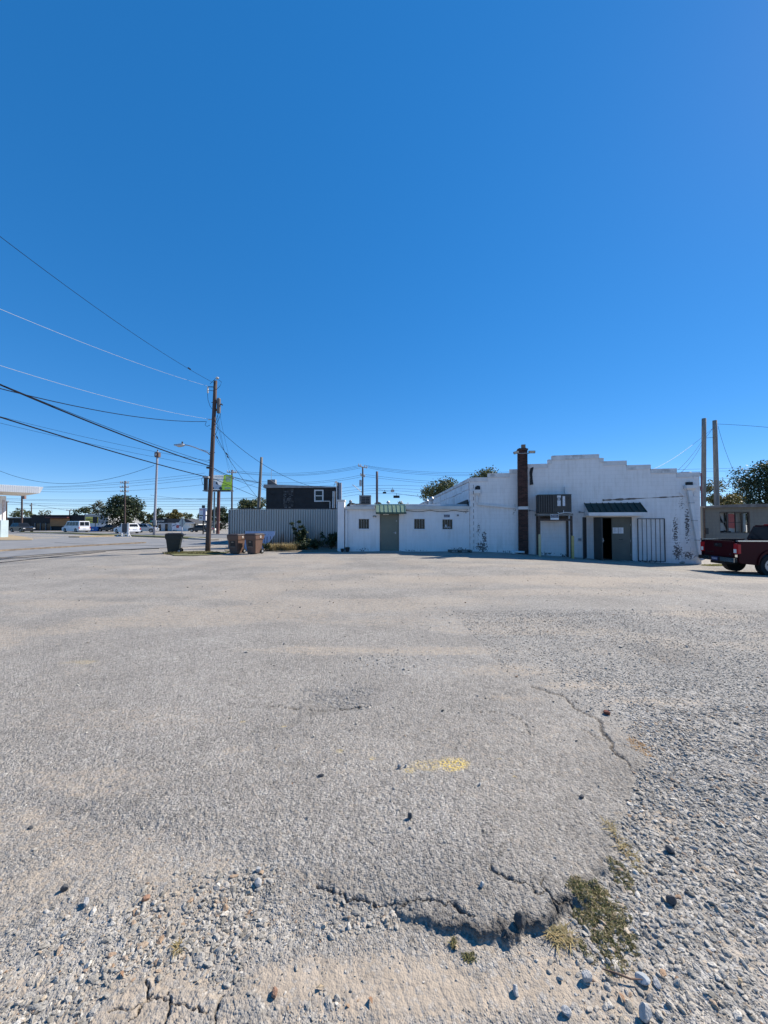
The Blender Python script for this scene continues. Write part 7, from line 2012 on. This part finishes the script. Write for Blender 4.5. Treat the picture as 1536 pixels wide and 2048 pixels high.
# mat of weeds in the broken edge of the asphalt
def at_blades(label, px, py, rxp, ryp, n, h, m, seed, **k):
    c = gnd(px, py); a = gnd(px + rxp, py); b1 = gnd(px, py - ryp); b2 = gnd(px, py + ryp)
    return one(blades('', k.pop('name', 'weed_mat'), c.x, c.y, abs(a.x - c.x), .5 * abs(b1.y - b2.y), n, h, m, seed, **k), label, k.get('cat', 'weeds'))
def weed_mat(label, px, py, rxp, ryp, n, seed, hgt=.03):
    c = gnd(px, py); a = gnd(px + rxp, py); b1 = gnd(px, py - ryp); b2 = gnd(px, py + ryp)
    rx, ry = abs(a.x - c.x), .5 * abs(b1.y - b2.y)
    rg = np.random.default_rng(seed)
    q = np.sqrt(rg.uniform(0, 1, n)); th = rg.uniform(0, 2 * np.pi, n); x = q * np.cos(th) * rx; y = q * np.sin(th) * ry
    m_ = fbm((x + c.x) * 26, (y + c.y) * 26, seed, 3); keep = m_ + (1 - q) * .42 > .48 + .2 * rg.uniform(0, 1, n)
    x, y, q, m_ = x[keep], y[keep], q[keep], m_[keep]; k = len(x)
    z = height(x + c.x, y + c.y) + rg.uniform(0, 1, k) ** 1.5 * hgt * np.clip((m_ - .3) * 3, .2, 1) * (1.1 - q * .6) - float(g(c.x, c.y))
    p = np.stack([x, y, z], -1)
    d = rg.normal(0, 1, (k, 3)) * np.array([1, 1, .55]); d /= np.linalg.norm(d, axis=1)[:, None]
    s_ = np.cross(d, rg.normal(0, 1, (k, 3))); s_ /= np.linalg.norm(s_, axis=1)[:, None]
    ln = rg.uniform(.004, .011, k)[:, None]; wd = rg.uniform(.0010, .0022, k)[:, None]
    v = np.stack([p - d * ln, p + s_ * wd, p + d * ln, p - s_ * wd], 1).reshape(-1, 3)
    o = np_mesh('weed_mat', v, np.arange(4 * k).reshape(k, 4), GGRN); o.location = (c.x, c.y, float(g(c.x, c.y)))
    one(o, label, 'weeds')
weed_mat('thick green weed mat filling the notch in the asphalt edge', 1200, 1830, 62, 72, 7500, 51, .022)
weed_mat('sparse olive weeds trailing below the thick weed mat', 1222, 1905, 60, 50, 2600, 52, .014)
weed_mat('narrow weed strip climbing the asphalt edge above the mat', 1243, 1752, 22, 36, 1100, 53, .014)
at_blades('dry straw lying along the right asphalt edge', 1243, 1690, 14, 50, 260, .018, GDRY, 54, wid=.0018, lean=2.2)
at_blades('small dry tuft below the tall part of the broken edge', 908, 1882, 14, 20, 260, .020, GMIX, 55, wid=.0018)
at_blades('small green tuft in the dust below the broken edge', 938, 1918, 16, 11, 200, .012, GMIX, 56, wid=.0018)
at_blades('dry yellow tuft among the left-hand gravel', 357, 1900, 10, 10, 200, .018, GDRY, 57, wid=.0018, lean=1.2)
at_blades('straw streak lying beside the corner of the asphalt', 1283, 1492, 17, 20, 200, .013, leafmat('straw_orange', [(.36, .20, .08), (.45, .28, .12), (.30, .16, .06)], .9, .2), 58, wid=.0022, lean=2.4)
at_blades('dry roots under the notch of the asphalt edge', 1120, 1880, 24, 18, 320, .018, GDRY, 59, wid=.0018, lean=2.2)

# ------------------------------------------------------------------ larger loose stones one can point to
LIME_ = mat('limestone_pale', (.42, .41, .39), .9, .2, 40, bump=.4)
DARKS = mat('stone_charcoal', (.085, .085, .087), .9, .25, 40, bump=.4)
BRNS = mat('stone_brown', (.30, .17, .11), .9, .2, 40, bump=.4)
def stone(px, py, d, m_, seed, label, flat=.7):
    c = gnd(px, py); z = float(height(np.array([c.x]), np.array([c.y]))[0])
    boulder('stone', (c.x, c.y, z), d * .5, seed, label, m_, rz=seed * 1.3, flat=flat)
S_ = [(1291, 2040, .046, LIME_, 'pale pointed stone at the bottom edge right of centre', 1.0), (1340, 1703, .05, DARKS, 'dark cluster stone on the right-hand gravel', .8), (1342, 1806, .045, DARKS, 'dark upright stone right of the weed mat', .9),
      (820, 1646, .030, DARKS, 'upright dark pebble alone on the asphalt below the yellow paint', 1.3), (820, 1668, .020, mat('stone_grey', (.24, .24, .24), .9, .2, 40), 'smaller pebble just below the upright dark pebble', .8), (799, 1540, .032, mat('stone_grey', (.24, .24, .24)), 'grey pebble left of the yellow paint splash', .9), (812, 1538, .020, LIME_, 'pale pebble touching the grey pebble by the yellow paint', .8),
      (642, 1556, .040, DARKS, 'flat dark pebble pair left of centre on the asphalt', .45), (964, 1793, .026, LIME_, 'round pale pebble near the crack at the lower edge', .9), (518, 1745, .030, LIME_, 'pale angular stone at the left end of the broken edge', .9),
      (290, 1804, .042, BRNS, 'brown stone among the left-hand gravel', .7), (516, 1772, .042, LIME_, 'largest pale stone just below the left end of the edge', .8), (1173, 1965, .046, LIME_, 'round pale stone below the weed mat', .8), (1032, 1988, .034, LIME_, 'pale stone alone on the dust at the bottom', .8),
      (1285, 1963, .05, mat('stone_blue', (.33, .35, .36), .9, .15, 40), 'flat blue-grey stone right of the fallen twig', .5), (1315, 1970, .04, LIME_, 'pale oval stone beside the flat blue-grey stone', .6), (1213, 1425, .06, mat('clod_rust', (.16, .055, .035), .9, .3, 30), 'rusty brown clod at the edge of the asphalt', .7),
      (1163, 1597, .034, DARKS, 'dark pebble on the asphalt near its right edge', .6), (550, 1995, .032, BRNS, 'brownish stone beside the bottom dust patch', .7), (1132, 2032, .036, LIME_, 'pale stone at the very bottom near the dust', .7), (960, 1580, .022, LIME_, 'small two-tone pebble right of the yellow paint', .8), (62, 1656, .032, DARKS, 'dark chip on the asphalt at the left edge', .4),
      (130, 1782, .036, DARKS, 'dark stone upper left of the left-hand gravel', .8), (172, 1812, .04, LIME_, 'pale stone on the left-hand gravel', .8), (1040, 1868, .05, mat('asphalt_lump', (.10, .098, .095), .95, .3, 60, bump=.8), 'broken asphalt lump lying under the edge', 1.0)]
for i, (px, py, d, m_, lab, fl) in enumerate(S_): stone(px, py, d, m_, 300 + i, lab, fl)
# fallen twigs and leaves
def leaf_litter(px, py, s, m_, lab, seed):
    r = random.Random(seed); c = gnd(px, py); z = float(height(np.array([c.x]), np.array([c.y]))[0])
    o = MB().hexa([(-s, -s * .35, .006), (0, -s * .5, .010), (s, 0, .004), (0, s * .45, .014)], [(-s, -s * .35, .0075), (0, -s * .5, .0115), (s, 0, .0055), (0, s * .45, .0155)]).build('fallen_leaf', m_)
    o.location = (c.x, c.y, z); o.rotation_euler = (r.uniform(-.2, .2), r.uniform(-.2, .2), r.uniform(0, 6)); one(o, lab, 'leaf')
LFO = mat('leaf_orange', (.30, .17, .095), .8, .2, 60); LFT = mat('leaf_tan', (.38, .29, .18), .8, .2, 60)
for i, (px, py, s, m_, lab) in enumerate([(1483, 1966, .016, LFT, 'tan leaf on the lower right gravel'), (1243, 1999, .015, LFO, 'brown curled leaf among the stones at the bottom'), (244, 1953, .012, LFO, 'brown leaf beside the lower left asphalt piece'), (585, 1573, .009, LFO, 'small orange leaf left of centre on the asphalt'), (743, 1940 - 280, .01, LFT, 'tan sliver on the asphalt below the centre'), (742, 2010, .014, LFO, 'orange leaf at the bottom by the gravel heap'), (912, 1900, .012, LFT, 'tan leaf under the broken asphalt edge'), (1140, 1880, .014, LFT, 'pale curled leaf under the weed mat notch'), (640, 1985, .014, LFT, 'tan leaf on the dust left of the tyre prints'), (1385, 1742, .010, LFO, 'small orange leaf on the right-hand gravel')]): leaf_litter(px, py, s, m_, lab, 500 + i)
c = gnd(1240, 1960); z = float(height(np.array([c.x]), np.array([c.y]))[0])
o = MB().tube([(-.05, .02, .012), (-.01, .0, .018), (.03, -.012, .014), (.07, -.012, .012)], [.002, .0035, .003, .0015], 6).build('twig', mat('twig_brown', (.16, .10, .07), .9, .3, 30)); o.location = (c.x, c.y, z); one(o, 'dark fallen twig in the dust below the weed mat', 'twig')
